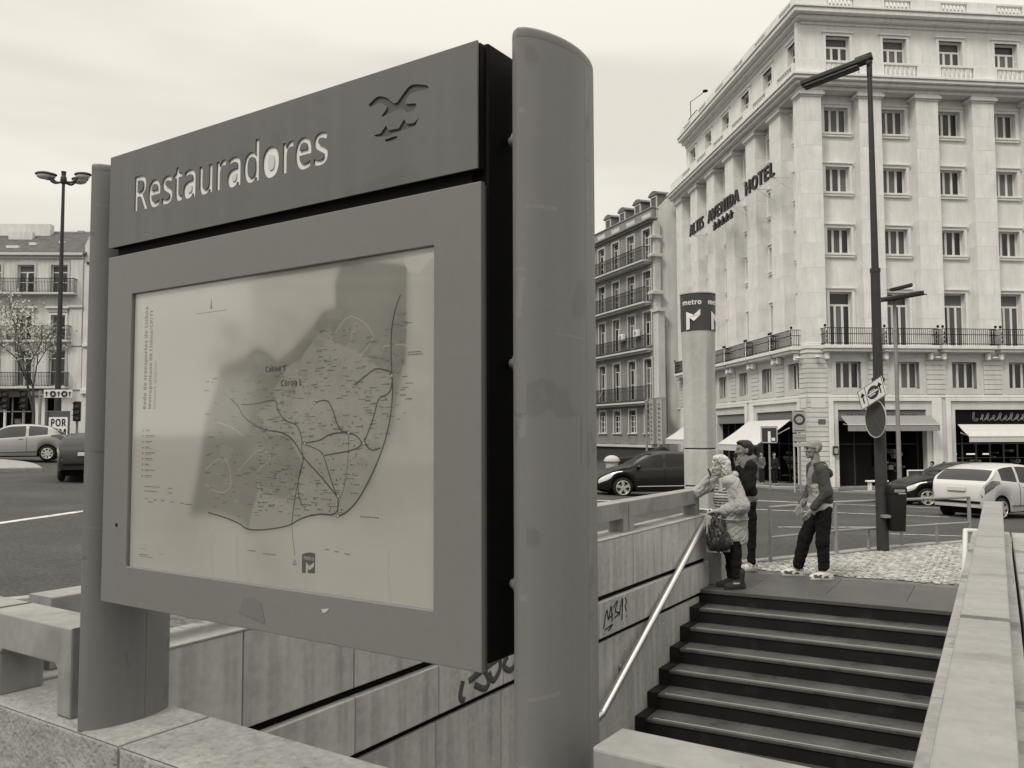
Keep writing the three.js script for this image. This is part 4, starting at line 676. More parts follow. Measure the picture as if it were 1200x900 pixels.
function addLeaf(t, proto, x, y, z, r) { const g = proto.clone(); g.name = 'window'; t.add(g); g.position.set(x, y, z); for (const c of g.children) if (c.name === 'pane') c.material = glassSet[Math.floor(r() * 4)]; return g; }
function holed(x0, x1, y0, y1, z0, z1, holes, archR = 0) {
  const s = new THREE.Shape(); s.moveTo(x0, y0); s.lineTo(x1, y0); s.lineTo(x1, y1); s.lineTo(x0, y1); s.closePath();
  for (const [a, b, c, d, k] of holes) { const h = new THREE.Path(); h.moveTo(a, c); if (k) { h.lineTo(a, d - k); h.quadraticCurveTo(a, d, (a + b) / 2, d); h.quadraticCurveTo(b, d, b, d - k); } else { h.lineTo(a, d); h.lineTo(b, d); } h.lineTo(b, c); h.closePath(); s.holes.push(h); }
  const g = new THREE.ExtrudeGeometry(s, { depth: z1 - z0, bevelEnabled: false }); g.translate(0, 0, z0); return g;
}
function frameRing(x0, x1, y0, y1, w, z0, z1, sill = true) { const a = [bx(x0 - w, x0, y0, y1 + w, z0, z1), bx(x1, x1 + w, y0, y1 + w, z0, z1), bx(x0, x1, y1, y1 + w, z0, z1 - 0.001)]; if (sill) a.push(bx(x0 - w - 0.05, x1 + w + 0.05, y0 - 0.1, y0 - 0.001, z0, z1 + 0.1)); return a; }
function ironRail(x0, x1, y, z, h, step, ends = true) {
  const a = [], n = Math.max(2, Math.round((x1 - x0) / step));
  for (let k = 0; k <= n; k++) { const x = x0 + (x1 - x0) * k / n; a.push(bx(x - 0.012, x + 0.012, y, y + h, z - 0.012, z + 0.012)); }
  a.push(bx(x0, x1, y + h - 0.02, y + h + 0.02, z - 0.022, z + 0.022), bx(x0, x1, y + 0.06, y + 0.085, z - 0.018, z + 0.018), bx(x0, x1, y + h * 0.72, y + h * 0.72 + 0.02, z - 0.018, z + 0.018));
  if (ends) for (const x of [x0, x1]) { a.push(bx(x - 0.02, x + 0.02, y + h - 0.02, y + h + 0.02, 0.01, z - 0.022)); for (let k = 0; k < 4; k++) a.push(bx(x - 0.012, x + 0.012, y, y + h, 0.1 + k * 0.14, 0.124 + k * 0.14)); }
  return a;
}
{ // old tiled front between the sign and the hotel
  const t = thing('apartment_house', 'old narrow-windowed apartment house with long iron balconies left of the hotel', 'apartment house', [-25.225, -0.247, -68.477], R(-39.4));
  const r = rng(14), xs = [-0.7, -3.5, -6.35, -9.2, -12.05, -14.9], X0 = -16.5, X1 = 0.35, W = 1.26;
  const rows = [[17.0, 2.55], [13.4, 2.5], [9.5, 2.9], [4.95, 3.4]], holes = [];
  for (const x of xs) { for (const [y, h] of rows) holes.push([x - W / 2, x + W / 2, y, y + h, y < 6 ? 0.35 : 0]); holes.push([x - 0.62, x + 0.62, 2.05, 4.05, 0.55]); }
  part(t, 'wall', holed(X0, X1, 0.95, 20.3, -0.35, 0, holes), M.stucco);
  part(t, 'core', bx(X0, X1, -2, 20.2, -9, -0.75), M.dark);
  part(t, 'side_wall', [bx(X1 - 0.3, X1, -2, 21.2, -9, -0.36), bx(X0, X0 + 0.3, -2, 21.2, -9, -0.36)], M.render);
  part(t, 'plinth', rbx(X0, X1 + 0.02, 0.8, 1.0, -0.3, 0.14, 0.03, 1), M.render);
  part(t, 'shop_band', bx(X0, X1, -2, 0.8, -0.4, -0.05), mat(0.06));
  const pA = leafWindow(W, 2.55, 3, 0.6), pB = leafWindow(W, 2.9, 2, 0.8), pC = leafWindow(1.24, 2.0, 3, 0.42), pD = leafWindow(W, 3.4, 2, 0.7);
  xs.forEach((x, i) => {
    rows.forEach(([y, h], k) => { addLeaf(t, [pA, pA, pB, pD][k], x, y, -0.2, r); part(t, 'window_surround', frameRing(x - W / 2, x + W / 2, y, y + h, 0.16, -0.02, 0.05, false), M.render); });
    addLeaf(t, pC, x, 2.05, -0.14, r);
    part(t, 'window_surround', frameRing(x - 0.62, x + 0.62, 2.05, 4.05, 0.17, -0.02, 0.055), M.render);
    part(t, 'panel', rbx(x - 0.6, x + 0.6, 1.1, 1.85, -0.02, 0.04, 0.02, 1), M.stucco);
    if (i < 4) { // dormers
      const d = sub(t, 'dormer'), cx = x + 0.15;
      part(d, 'dormer_wall', [bx(cx - 0.66, cx + 0.66, 21.25, 22.55, -2.6, -0.7)], M.slateRoof);
      part(d, 'dormer_face', frameRing(cx - 0.42, cx + 0.42, 21.35, 22.35, 0.12, -0.7, -0.62, false), M.render);
      part(d, 'pane', bx(cx - 0.42, cx + 0.42, 21.35, 22.35, -0.7, -0.68), M.paneB);
      const s = new THREE.Shape(); s.moveTo(-0.8, 0); s.quadraticCurveTo(-0.5, 0.3, 0, 0.32); s.quadraticCurveTo(0.5, 0.3, 0.8, 0); s.lineTo(0.8, -0.08); s.lineTo(-0.8, -0.08); const q = new THREE.ExtrudeGeometry(s, { depth: 2.1, bevelEnabled: false }); q.translate(cx, 22.6, -2.65); part(d, 'dormer_roof', q, M.slateRoof);
      part(t, 'parapet_panel', rbx(x - 0.75, x + 0.75, 20.52, 20.9, -0.1, 0.03, 0.02, 1), M.render);
    }
  });
  part(t, 'cornice', [rbx(X0, X1 + 0.35, 20.15, 20.35, -0.3, 0.45, 0.05, 1), rbx(X0, X1 + 0.2, 19.98, 20.15, -0.3, 0.25, 0.04, 1)], M.stucco);
  part(t, 'parapet', [bx(X0, X1, 20.35, 21.2, -0.3, 0.0), rbx(X0, X1 + 0.06, 21.2, 21.32, -0.35, 0.08, 0.02, 1)], M.stucco);
  { const f = new THREE.BoxGeometry(X1 - X0, 0.14, 5); f.rotateX(R(24)); f.translate((X0 + X1) / 2, 22.1, -2.7); const q = new THREE.BoxGeometry(X1 - X0, 0.14, 4.4); q.rotateX(R(-24)); q.translate((X0 + X1) / 2, 22.2, -6.9); part(t, 'roof', [f, q], M.roofTile); }
  for (const [y, h, d] of [[16.78, 1.15, 0.85], [13.2, 1.25, 0.8], [9.2, 1.15, 0.7], [4.72, 1.3, 0.75]]) {
    const b = sub(t, 'balcony'), x1 = -0.02;
    part(b, 'slab', [rbx(X0 + 0.1, x1, y - 0.16, y, -0.1, d, 0.03, 1), rbx(X0 + 0.2, x1 - 0.1, y - 0.3, y - 0.161, -0.1, d - 0.25, 0.03, 1)], M.render);
    part(b, 'iron_railing', ironRail(X0 + 0.15, x1 - 0.05, y, d - 0.06, h, 0.13), M.iron);
  }
  part(t, 'corner_pilaster', [rbx(X1 - 0.05, X1 + 0.75, -1, 12.2, -0.6, 0.06, 0.03, 1), rbx(X1 - 0.1, X1 + 0.95, 12.2, 12.5, -0.6, 0.2, 0.03, 1), rbx(X1 - 0.1, X1 + 0.7, 13.7, 14.0, -0.6, 0.5, 0.04, 1), rbx(X1 - 0.1, X1 + 0.6, 16.9, 17.2, -0.6, 0.5, 0.04, 1), rbx(X1 - 0.1, X1 + 0.5, 18.5, 18.75, -0.6, 0.4, 0.04, 1), bx(X1, X1 + 0.35, 12.5, 20, -0.5, 0.04)], M.render);
  for (const [x, y] of [[-2.2, 10.4], [-4.9, 10.3]]) { const a = sub(t, 'air_conditioner'); part(a, 'case', rbx(x - 0.4, x + 0.4, y, y + 0.62, 0.08, 0.4, 0.04, 1), M.white); part(a, 'grille', new THREE.CylinderGeometry(0.22, 0.22, 0.02, 16).rotateX(Math.PI / 2).translate(x, y + 0.31, 0.41), mat(0.3)); }
  const pole = sub(t, 'washing_pole'); part(pole, 'pole', bar([-8.6, 5.3, 0.7], [-7.2, 6.1, 1.0], 0.035, 6), M.white);
}
{ // plain end wall filling the gap to the hotel
  const A = [-24.95, -68.3], th = R(35.6), B = [HB[0] - Math.sin(th) * 24.75, HB[2] - Math.cos(th) * 24.75], L = Math.hypot(B[0] - A[0], B[1] - A[1]);
  const t = thing('party_wall', 'tall blank rendered wall between the hotel and the old apartment house', 'wall', [A[0], -1.6, A[1]], -Math.atan2(B[1] - A[1], B[0] - A[0]));
  part(t, 'wall', prism([[0.1, 0], [L + 2.5, 0], [L + 2.5, 25.2], [L * 0.7, 23.4], [0.1, 22.3]], 0.8).translate(0, 0, -1.0), M.render);
  part(t, 'base_course', [rbx(0.8, L + 0.3, 1.9, 3.1, -0.3, -0.12, 0.03, 1)], M.limestone);
  part(t, 'coping', rbx(0.8, L + 0.3, 3.1, 3.3, -0.3, -0.02, 0.03, 1), M.limestone);
  part(t, 'downpipe', bar([L - 0.6, 0.2, -0.1], [L - 0.6, 9, -0.1], 0.06, 8), M.render);
}
// two upright shop signs on the end of the old house
const upright = (x, w, label) => {
  const th = R(-39.4), px = -25.225 + Math.cos(th) * x + Math.sin(th) * 0.35, pz = -68.477 - Math.sin(th) * x + Math.cos(th) * 0.35;
  const t = thing('shop_sign', label, 'sign', [px, 0.85, pz], R(-39.4)), r = rng(Math.round(40 + x * 10));
  part(t, 'board', rbx(-w / 2, w / 2, 0, 3.9, -0.3, 0.06, 0.03, 1), mat(0.34));
  part(t, 'border', frameRing(-w / 2 + 0.05, w / 2 - 0.05, 0.05, 3.82, 0.05, 0.05, 0.085, false), mat(0.2));
  // upright lettering, too worn to read
  for (let k = 0; k < 9; k++) part(t, 'painted_letter', [rbx(-w * 0.16, w * (0.05 + r() * 0.15), 0.35 + k * 0.36, 0.42 + k * 0.36 + r() * 0.12, 0.06, 0.075, 0.01, 1), rbx(-w * 0.2, -w * 0.1, 0.33 + k * 0.36, 0.55 + k * 0.36, 0.06, 0.076, 0.01, 1)], mat(0.12));
};
upright(0.45, 0.78, 'narrow upright shop sign on the corner of the old house');
upright(1.7, 1.05, 'wider upright shop sign on the blank wall beside the narrow one');
{ // far left house across the square
  const t = thing('town_house', 'pale town house with tiled roof and iron balconies far across the square', 'house', [-62.91, 1.189, -35.568], R(31.6));
  const r = rng(8), xs = [-8.1, -5.7, -3.3, -0.9, 1.5, 3.9], X0 = -12, X1 = 5.7, holes = [];
  for (const x of xs) { holes.push([x - 0.6, x + 0.6, 11.05, 13.1], [x - 0.52, x + 0.52, 7.55, 9.4], [x - 0.58, x + 0.58, 4.2, 6.8]); }
  holes.push([-11.5, -4.2, -0.5, 3.4], [-3.2, 2.3, -0.5, 3.4], [3.12, 4.3, -0.5, 3.35]);
  part(t, 'wall', holed(X0, X1, -0.6, 13.75, -0.4, 0, holes), M.oldWall);
  part(t, 'core', bx(X0, X1, -0.6, 13.6, -9.6, -2.2), M.shopDark);
  part(t, 'back_wall', bx(X0, X1, 3.6, 13.6, -2.2, -0.75), M.dark);
  const p3 = leafWindow(1.2, 2.05, 2, 0.5), p2 = leafWindow(1.04, 1.85, 2, 0), p1 = leafWindow(1.16, 2.6, 2, 0.55);
  for (const x of xs) {
    addLeaf(t, p3, x, 11.05, -0.2, r); addLeaf(t, p2, x - 0.15, 7.55, -0.2, r).position.x = x; addLeaf(t, p1, x, 4.2, -0.2, r);
    part(t, 'window_surround', frameRing(x - 0.6, x + 0.6, 11.05, 13.1, 0.17, -0.01, 0.05, false), mat(0.45));
    part(t, 'window_surround', frameRing(x - 0.52, x + 0.52, 7.55, 9.4, 0.17, -0.01, 0.06, false), mat(0.62));
    part(t, 'window_hood', [rbx(x - 0.85, x + 0.85, 9.85, 10.0, 0, 0.28, 0.03, 1), rbx(x - 0.7, x + 0.7, 9.6, 9.86, 0, 0.12, 0.03, 1)], mat(0.62));
    part(t, 'window_surround', frameRing(x - 0.58, x + 0.58, 4.2, 6.8, 0.17, -0.01, 0.06, false), mat(0.4));
    const b = sub(t, 'balcony'); part(b, 'slab', rbx(x - 1.05, x + 1.05, 7.36, 7.5, -0.05, 0.6, 0.03, 1), mat(0.55)); part(b, 'iron_railing', ironRail(x - 1.0, x + 1.0, 7.5, 0.55, 1.05, 0.11), M.iron);
  }
  for (const [y, x1] of [[10.98, 5.3], [4.12, 4.85]]) { const b = sub(t, 'balcony'); part(b, 'slab', rbx(X0, x1, y - 0.16, y, -0.05, 0.7, 0.03, 1), mat(0.5)); part(b, 'iron_railing', ironRail(X0 + 0.1, x1 - 0.05, y, 0.64, 1.02, 0.11), M.iron); }
  part(t, 'eaves', [rbx(X0, X1, 13.75, 13.95, -0.4, 0.35, 0.04, 1), rbx(X0, X1, 13.55, 13.74, -0.1, 0.15, 0.03, 1)], mat(0.5));
  const roof = new THREE.BoxGeometry(X1 - X0 + 0.3, 0.16, 5.6); roof.rotateX(R(29)); roof.translate((X0 + X1) / 2, 15.2, -2.2); const rear = new THREE.BoxGeometry(X1 - X0 + 0.3, 0.16, 5); rear.rotateX(R(-29)); rear.translate((X0 + X1) / 2, 15.3, -6.7);
  part(t, 'roof', [roof, rear], M.roofTile);
  part(t, 'ridge_tiles', Array.from({ length: 30 }, (_, k) => rbx(X0 + k * 0.6, X0 + k * 0.6 + 0.56, 16.5, 16.66 + (k % 5 === 0 ? 0.08 : 0), -4.7, -4.4, 0.06, 1)), mat(0.3));
  for (const [x, z, w] of [[-0.4, -0.9, 0.9], [0.9, -1.6, 0.5], [2.9, -2.0, 0.35], [-3, -1.1, 1.1]]) { const y = 15.2 + (-2.2 - z) * 0.554; part(t, 'skylight', rbx(x, x + w, y, y + 0.22, z - 0.3, z + 0.2, 0.02, 1), mat(0.6)); }
  part(t, 'chimney_wall', [bx(-4, 1.3, 16.0, 17.05, -4.3, -3.7), bx(-1.4, 0.4, 15.4, 16.2, -3.2, -2.8)], M.oldWall);
  part(t, 'pilaster', [rbx(4.75, 5.65, 7.1, 13.5, 0.002, 0.12, 0.03, 1), rbx(4.6, 5.7, 9.9, 10.1, 0.002, 0.24, 0.04, 1), rbx(4.85, 5.7, 3.9, 7.0, 0.002, 0.1, 0.03, 1)], M.oldWall);
  part(t, 'fascia', [bx(X0, 2.9, 3.42, 3.95, 0.002, 0.16)], mat(0.14)); part(t, 'fascia', [bx(1.9, 2.8, 3.5, 3.8, 0.16, 0.2)], mat(0.5));
  part(t, 'shop_window', [-10, -8, -6, -2.4, -0.9, 0.6].flatMap((x) => [bx(x, x + 0.08, -0.4, 3.4, -0.4, -0.3), bx(x, x + 1.4, 2.3, 2.38, -0.4, -0.3)]), mat(0.2));
  { const dm = mat(0.28); for (let k = 0; k < 30; k++) { const x = X0 + 1 + r() * 13, y = r() * 2.4; part(t, 'display', bx(x, x + 0.2 + r() * 0.5, y, y + 0.1 + r() * 0.4, -1.4, -1.2), dm); } }
}
{ // its neighbour, mostly behind the sign
  const t = thing('town_house', 'plain town house showing one edge beside the left sign post', 'house', [-62.91, 1.189, -35.568], R(31.6));
  const holes = []; for (const x of [7.3, 10, 12.7]) for (const y of [4.4, 7.8, 11]) holes.push([x - 0.5, x + 0.5, y, y + 2]);
  part(t, 'wall', holed(5.72, 15, -0.6, 13.2, -0.3, 0.05, holes), M.oldWall); part(t, 'core', bx(5.72, 15, -0.6, 13.1, -9, -0.7), M.dark);
  const pw = leafWindow(1, 2, 2, 0.4); for (const x of [7.3, 10, 12.7]) for (const y of [4.4, 7.8, 11]) addLeaf(t, pw, x, y, -0.15, rng(x * y));
  part(t, 'string_course', [rbx(5.72, 15, 7.05, 7.25, 0, 0.2, 0.03, 1), rbx(5.72, 15, 3.6, 3.95, 0, 0.25, 0.03, 1)], mat(0.6));
  part(t, 'gable_end', prism([[5.72, 13.2], [6.3, 13.2], [6.3, 14.9], [6.05, 15.3], [5.72, 14.6]], 6).translate(0, 0, -6), M.oldWall);
  const roof = new THREE.BoxGeometry(9.4, 0.16, 5.6); roof.rotateX(R(25)); roof.translate(10.6, 14.4, -2.4); part(t, 'roof', roof, M.roofTile);
}
// ---------- street furniture ----------
const gAt = (x, z) => groundY(x, z);
{ // metro totem: square concrete shaft swelling into a lens-shaped head
  const t = thing('metro_pillar', 'tall concrete metro pillar with dark curved metro emblem at the top', 'pillar', [-3.32, 0, -10.72], R(-6));
  const S = 0.165, ring = (y, f, s = S) => { const p = []; for (let k = 0; k < 4; k++) { const c = [[-1, 1], [1, 1], [1, -1], [-1, -1]], a = c[k], b = c[(k + 1) % 4], n = 10; for (let i = 0; i < n; i++) { const q = i / n, bulge = f * 4 * q * (1 - q), nx = [0, 1, 0, -1][k], nz = [1, 0, -1, 0][k], e = 1 - 0.06 * (i === 0 ? 1 : 0); p.push([(a[0] + (b[0] - a[0]) * q) * s * e + nx * bulge, y, (a[1] + (b[1] - a[1]) * q) * s * e + nz * bulge]); } } return p; };
  const loft = (rs, cap = true) => { const P = []; const n = rs[0].length; for (let j = 0; j < rs.length - 1; j++) for (let i = 0; i < n; i++) { const a = rs[j][i], b = rs[j][(i + 1) % n], c = rs[j + 1][(i + 1) % n], d = rs[j + 1][i]; P.push(...a, ...b, ...c, ...a, ...c, ...d); } if (cap) { const q = rs[rs.length - 1], y = q[0][1]; for (let i = 0; i < n; i++) P.push(0, y, 0, ...q[i], ...q[(i + 1) % n]); } const g = new THREE.BufferGeometry(); g.setAttribute('position', new THREE.Float32BufferAttribute(P, 3)); g.computeVertexNormals(); return toCreasedNormals(muv(g), 0.5); };
  for (const [y0, y1] of [[-0.1, 0.62], [0.635, 1.12], [1.135, 1.59], [1.605, 3.12]]) { const rs = [ring(y0, 0, S - 0.006), ring(y0 + 0.006, 0)]; for (let k = 0; k <= 8; k++) { const y = y0 + 0.01 + (y1 - y0 - 0.02) * k / 8; rs.push(ring(y, 0.034 * ss(2.5, 3.15, y))); } rs.push(ring(y1, 0.034 * ss(2.5, 3.15, y1), S - 0.006)); partRaw(t, 'concrete_block', loft(rs), M.pillar); }
  partRaw(t, 'shaft_core', loft([ring(-0.1, 0, S - 0.012), ring(3.1, 0, S - 0.012)]), M.dark);
  const hd = [ring(3.1, 0.034, S + 0.004), ring(3.56, 0.05, S + 0.004), ring(3.575, 0.05, S - 0.006)];
  partRaw(t, 'head', loft(hd), mat(0.05, { roughness: 0.45 }));
  partRaw(t, 'head_rim', loft([ring(3.576, 0.05, S + 0.007), ring(3.592, 0.05, S + 0.007)]), mat(0.4));
  // word and sign on each face, bent onto the curve
  const M0 = [[150, 213], [213, 242], [262, 198], [262, 243], [214, 290], [180, 262], [180, 352], [150, 358]].map(([x, y]) => [(x - 205) / 205 * 0.34, (360 - y) / 290 * 0.47]);
  for (let k = 0; k < 4; k++) {
    const bend = (g) => { const p = g.attributes.position; for (let i = 0; i < p.count; i++) { const q = clamp((p.getX(i) + S) / (2 * S)); p.setZ(i, p.getZ(i) + 0.046 * 4 * q * (1 - q)); } g.computeVertexNormals(); g.rotateY(k * Math.PI / 2); return g; };
    const s = new THREE.Shape(M0.map((p) => new THREE.Vector2(p[0] + 0.02, p[1] + 3.105)));
    part(t, 'emblem', bend(new THREE.ExtrudeGeometry(s, { depth: 0.004, bevelEnabled: false }).translate(0, 0, S + 0.006)), mat(0.66));
    const w = new THREE.ExtrudeGeometry(fontB.generateShapes('metro', 0.064), { depth: 0.004, bevelEnabled: false, curveSegments: 4 }); w.computeBoundingBox(); w.translate(-w.boundingBox.max.x / 2, 3.43, S + 0.006); part(t, 'word', bend(w), mat(0.66));
  }
}
{ // tall street lamp
  const z = -14.22, x = -1.578, t = thing('street_lamp', 'tall grey street lamp with one long flat arm beside the litter bin', 'street lamp', [x, 0, z], 0);
  part(t, 'pole', [bar([0, -0.1, 0], [0, 2.6, 0], 0.09, 20, 0.085), bar([0, 2.6, 0], [0, 4.3, 0], 0.074, 20, 0.07), bar([0, 4.3, 0], [0, 7.45, 0], 0.055, 20, 0.036)], M.lampPaint);
  part(t, 'collar', [bar([0, 2.58, 0], [0, 2.64, 0], 0.094, 20), bar([0, 4.28, 0], [0, 4.34, 0], 0.078, 20), bar([0, 0.62, 0], [0, 0.65, 0], 0.092, 20), bar([0, 1.02, 0], [0, 1.045, 0], 0.092, 20)], M.lampPaint);
  part(t, 'neck', [bar([0, 7.4, 0], [0.0, 7.62, 0.0], 0.042, 14), ball(0, 7.62, 0, 0.05)], M.lampPaint);
  const head = sub(t, 'lamp_head'); head.position.set(0, 7.66, 0); head.rotation.set(0, Math.PI, R(-11));
  part(head, 'casing', [rbx(0.0, 1.05, -0.02, 0.06, -0.1, 0.1, 0.02, 2), rbx(-0.06, 0.2, 0.0, 0.1, -0.07, 0.07, 0.02, 2)], M.lampPaint);
  part(head, 'lamp_glass', rbx(0.16, 1.02, -0.075, -0.02, -0.08, 0.08, 0.02, 2), M.blackGloss);
  part(head, 'clamp', bar([0.02, -0.05, -0.08], [0.02, -0.05, 0.08], 0.03, 10), M.lampPaint);
}
{ // farther twin-headed lamp
  const x = -4.03, z = -43.5, gy = gAt(x, z), t = thing('street_lamp', 'farther thin lamp post with two flat heads in front of the hotel', 'street lamp', [x, gy, z], YAW);
  part(t, 'pole', bar([0, -0.1, 0], [0, 9.35, 0], 0.105, 14, 0.08), M.galv);
  const h1 = sub(t, 'lamp_head'); h1.position.set(-0.55, 9.05, 0.2); h1.rotation.set(R(8), 0, R(10)); part(h1, 'casing', [rbx(-0.1, 1.75, -0.05, 0.13, -0.28, 0.28, 0.04, 2), rbx(-0.2, 0.1, -0.08, 0.02, -0.12, 0.12, 0.03, 1)], M.lampPaint); part(h1, 'lamp_glass', rbx(0.05, 1.9, -0.1, -0.05, -0.22, 0.22, 0.02, 1), M.blackGloss);
  const h2 = sub(t, 'lamp_head'); h2.position.set(0.05, 9.6, -0.2); h2.rotation.set(0, R(12), R(14)); part(h2, 'casing', rbx(-0.05, 0.95, -0.05, 0.1, -0.22, 0.22, 0.04, 2), M.lampPaint); part(h2, 'lamp_glass', rbx(0.05, 0.9, -0.09, -0.05, -0.18, 0.18, 0.02, 1), M.blackGloss);
}
{ // signs on the tall lamp
  const f = [-1.6, -14.05];
  const t = thing('lane_sign', 'small crooked lane sign with two arrows and a disc strapped to tall lamp', 'sign', [-1.64, 2.385, -13.86], YAW - R(77));
  const g = sub(t, 'panel'); g.rotation.set(0, 0, R(20)); g.scale.set(1.55, 1.08, 1);
  part(g, 'plate', rbx(-0.2, 0.2, -0.145, 0.145, -0.012, 0.0, 0.01, 2), mat(0.62, { roughness: 0.5 }));
  part(g, 'border', frameRing(-0.19, 0.19, -0.133, 0.133, 0.008, 0, 0.0015, false).concat(bx(-0.19, 0.19, -0.141, -0.133, 0, 0.0015), bx(-0.083, -0.075, -0.13, 0.13, 0, 0.0014)), M.black);
  const arrow = (x) => { const s = new THREE.Shape([[-0.009, -0.075], [0.009, -0.075], [0.009, 0.03], [0.03, 0.02], [0.03, 0.04], [0, 0.085], [-0.03, 0.04], [-0.03, 0.02], [-0.009, 0.03]].map((p) => new THREE.Vector2(...p))); const q = new THREE.ExtrudeGeometry(s, { depth: 0.002, bevelEnabled: false }); q.translate(x, 0, 0); return q; };
  part(g, 'arrow', arrow(-0.135), M.black); part(g, 'arrow', arrow(0.14), M.black);
  part(g, 'disc', new THREE.CylinderGeometry(0.09, 0.09, 0.003, 28).rotateX(Math.PI / 2).translate(0.03, 0, 0.0015), mat(0.04));
  part(g, 'disc_bar', [rbx(-0.045, 0.105, -0.012, 0.012, 0.003, 0.0045, 0.002, 1), rbx(-0.03, 0.06, -0.04, -0.022, 0.003, 0.0045, 0.002, 1), rbx(-0.02, 0.07, 0.022, 0.034, 0.003, 0.0044, 0.002, 1)].map((q) => q.rotateZ(0)), mat(0.6));
  const u = thing('round_sign', 'round dark traffic sign with pale rim on tall lamp below lane sign', 'sign', [-1.6, 2.0, -13.95], YAW - R(82));
  part(u, 'disc', new THREE.CylinderGeometry(0.28, 0.28, 0.008, 40).rotateX(Math.PI / 2), mat(0.05, { roughness: 0.6 }));
  part(u, 'rim', new THREE.TorusGeometry(0.28, 0.009, 8, 44), mat(0.4));
  part(u, 'cross_bar', [bar([-0.19, -0.19, 0.005], [0.19, 0.19, 0.005], 0.004, 6), bar([-0.19, 0.19, 0.005], [0.19, -0.19, 0.005], 0.004, 6)].map((q) => q.scale(1, 1, 0.6)), mat(0.1));
  part(u, 'bracket', bx(-0.03, 0.03, -0.12, 0.12, -0.03, -0.005), M.galv);
}
{ // litter bin on the lamp pole
  const t = thing('litter_bin', 'dark litter bin fixed to the right side of tall lamp pole', 'litter bin', [-1.37, 0.31, -14.18], YAW);
  const s = (y, w, d) => { const n = 24, p = []; for (let i = 0; i < n; i++) { const a = i / n * 2 * Math.PI, c = Math.cos(a), q = Math.sin(a), e = 0.4; p.push([w * Math.sign(c) * Math.pow(Math.abs(c), e), y, d * Math.sign(q) * Math.pow(Math.abs(q), e)]); } return p; };
  const loft = (rs) => { const P = [], n = rs[0].length; for (let j = 0; j < rs.length - 1; j++) for (let i = 0; i < n; i++) { const a = rs[j][i], b = rs[j][(i + 1) % n], c = rs[j + 1][(i + 1) % n], d = rs[j + 1][i]; P.push(...a, ...c, ...b, ...a, ...d, ...c); } for (const [q, f] of [[rs[0], 1], [rs[rs.length - 1], 0]]) for (let i = 0; i < n; i++) { const a = q[i], b = q[(i + 1) % n]; P.push(0, a[1], 0, ...(f ? a : b), ...(f ? b : a)); } const g = new THREE.BufferGeometry(); g.setAttribute('position', new THREE.Float32BufferAttribute(P, 3)); g.computeVertexNormals(); return toCreasedNormals(muv(g), 0.6); };
  const bm = mat(0.009, { roughness: 0.6 });
  partRaw(t, 'bucket', loft([s(0, 0.1, 0.09), s(0.01, 0.105, 0.095), s(0.55, 0.128, 0.12), s(0.56, 0.128, 0.12)]), bm);
  partRaw(t, 'lid', loft([s(0.565, 0.136, 0.128), s(0.6, 0.138, 0.13), s(0.66, 0.13, 0.12), s(0.69, 0.1, 0.09)]), bm);
  part(t, 'slot', rbx(-0.08, 0.08, 0.585, 0.63, 0.12, 0.134, 0.004, 1), M.galv); part(t, 'sticker', rbx(-0.02, 0.09, 0.56, 0.575, 0.118, 0.131, 0.003, 1), mat(0.4));
  part(t, 'strap', bx(-0.22, -0.1, 0.2, 0.24, -0.06, 0.06), M.galv);
}
{ // barrier along the kerb
  const t = thing('pedestrian_barrier', 'grey steel pedestrian barrier along the kerb behind the people', 'barrier', [-2.82, 0, -12.27]);
  const o = (x, z) => [x + 2.82, z + 12.27], tall = [[-2.82, -12.27], [-2.156, -13.594], [-0.453, -16.06]], small = [[-1.782, -14.222], [-1.379, -14.944], [-0.917, -15.587]];
  for (const [x, z] of tall) { const [a, b] = o(x, z), y = gAt(x, z); part(t, 'post', [bar([a, y - 0.1, b], [a, y + 0.76, b], 0.028, 12)], M.galv); }
  for (const [x, z] of small) { const [a, b] = o(x, z), y = gAt(x, z); part(t, 'short_post', bar([a, y - 0.1, b], [a, y + 0.33, b], 0.024, 10), M.galv); }
  const P = tall.map(([x, z]) => { const [a, b] = o(x, z); return [a, gAt(x, z), b]; });
  for (const h of [0.75, 0.33]) for (let i = 0; i < 2; i++) part(t, h > 0.5 ? 'top_rail' : 'lower_rail', bar([P[i][0], P[i][1] + h, P[i][2]], [P[i + 1][0], P[i + 1][1] + h, P[i + 1][2]], h > 0.5 ? 0.022 : 0.018, 10), M.galv);
}
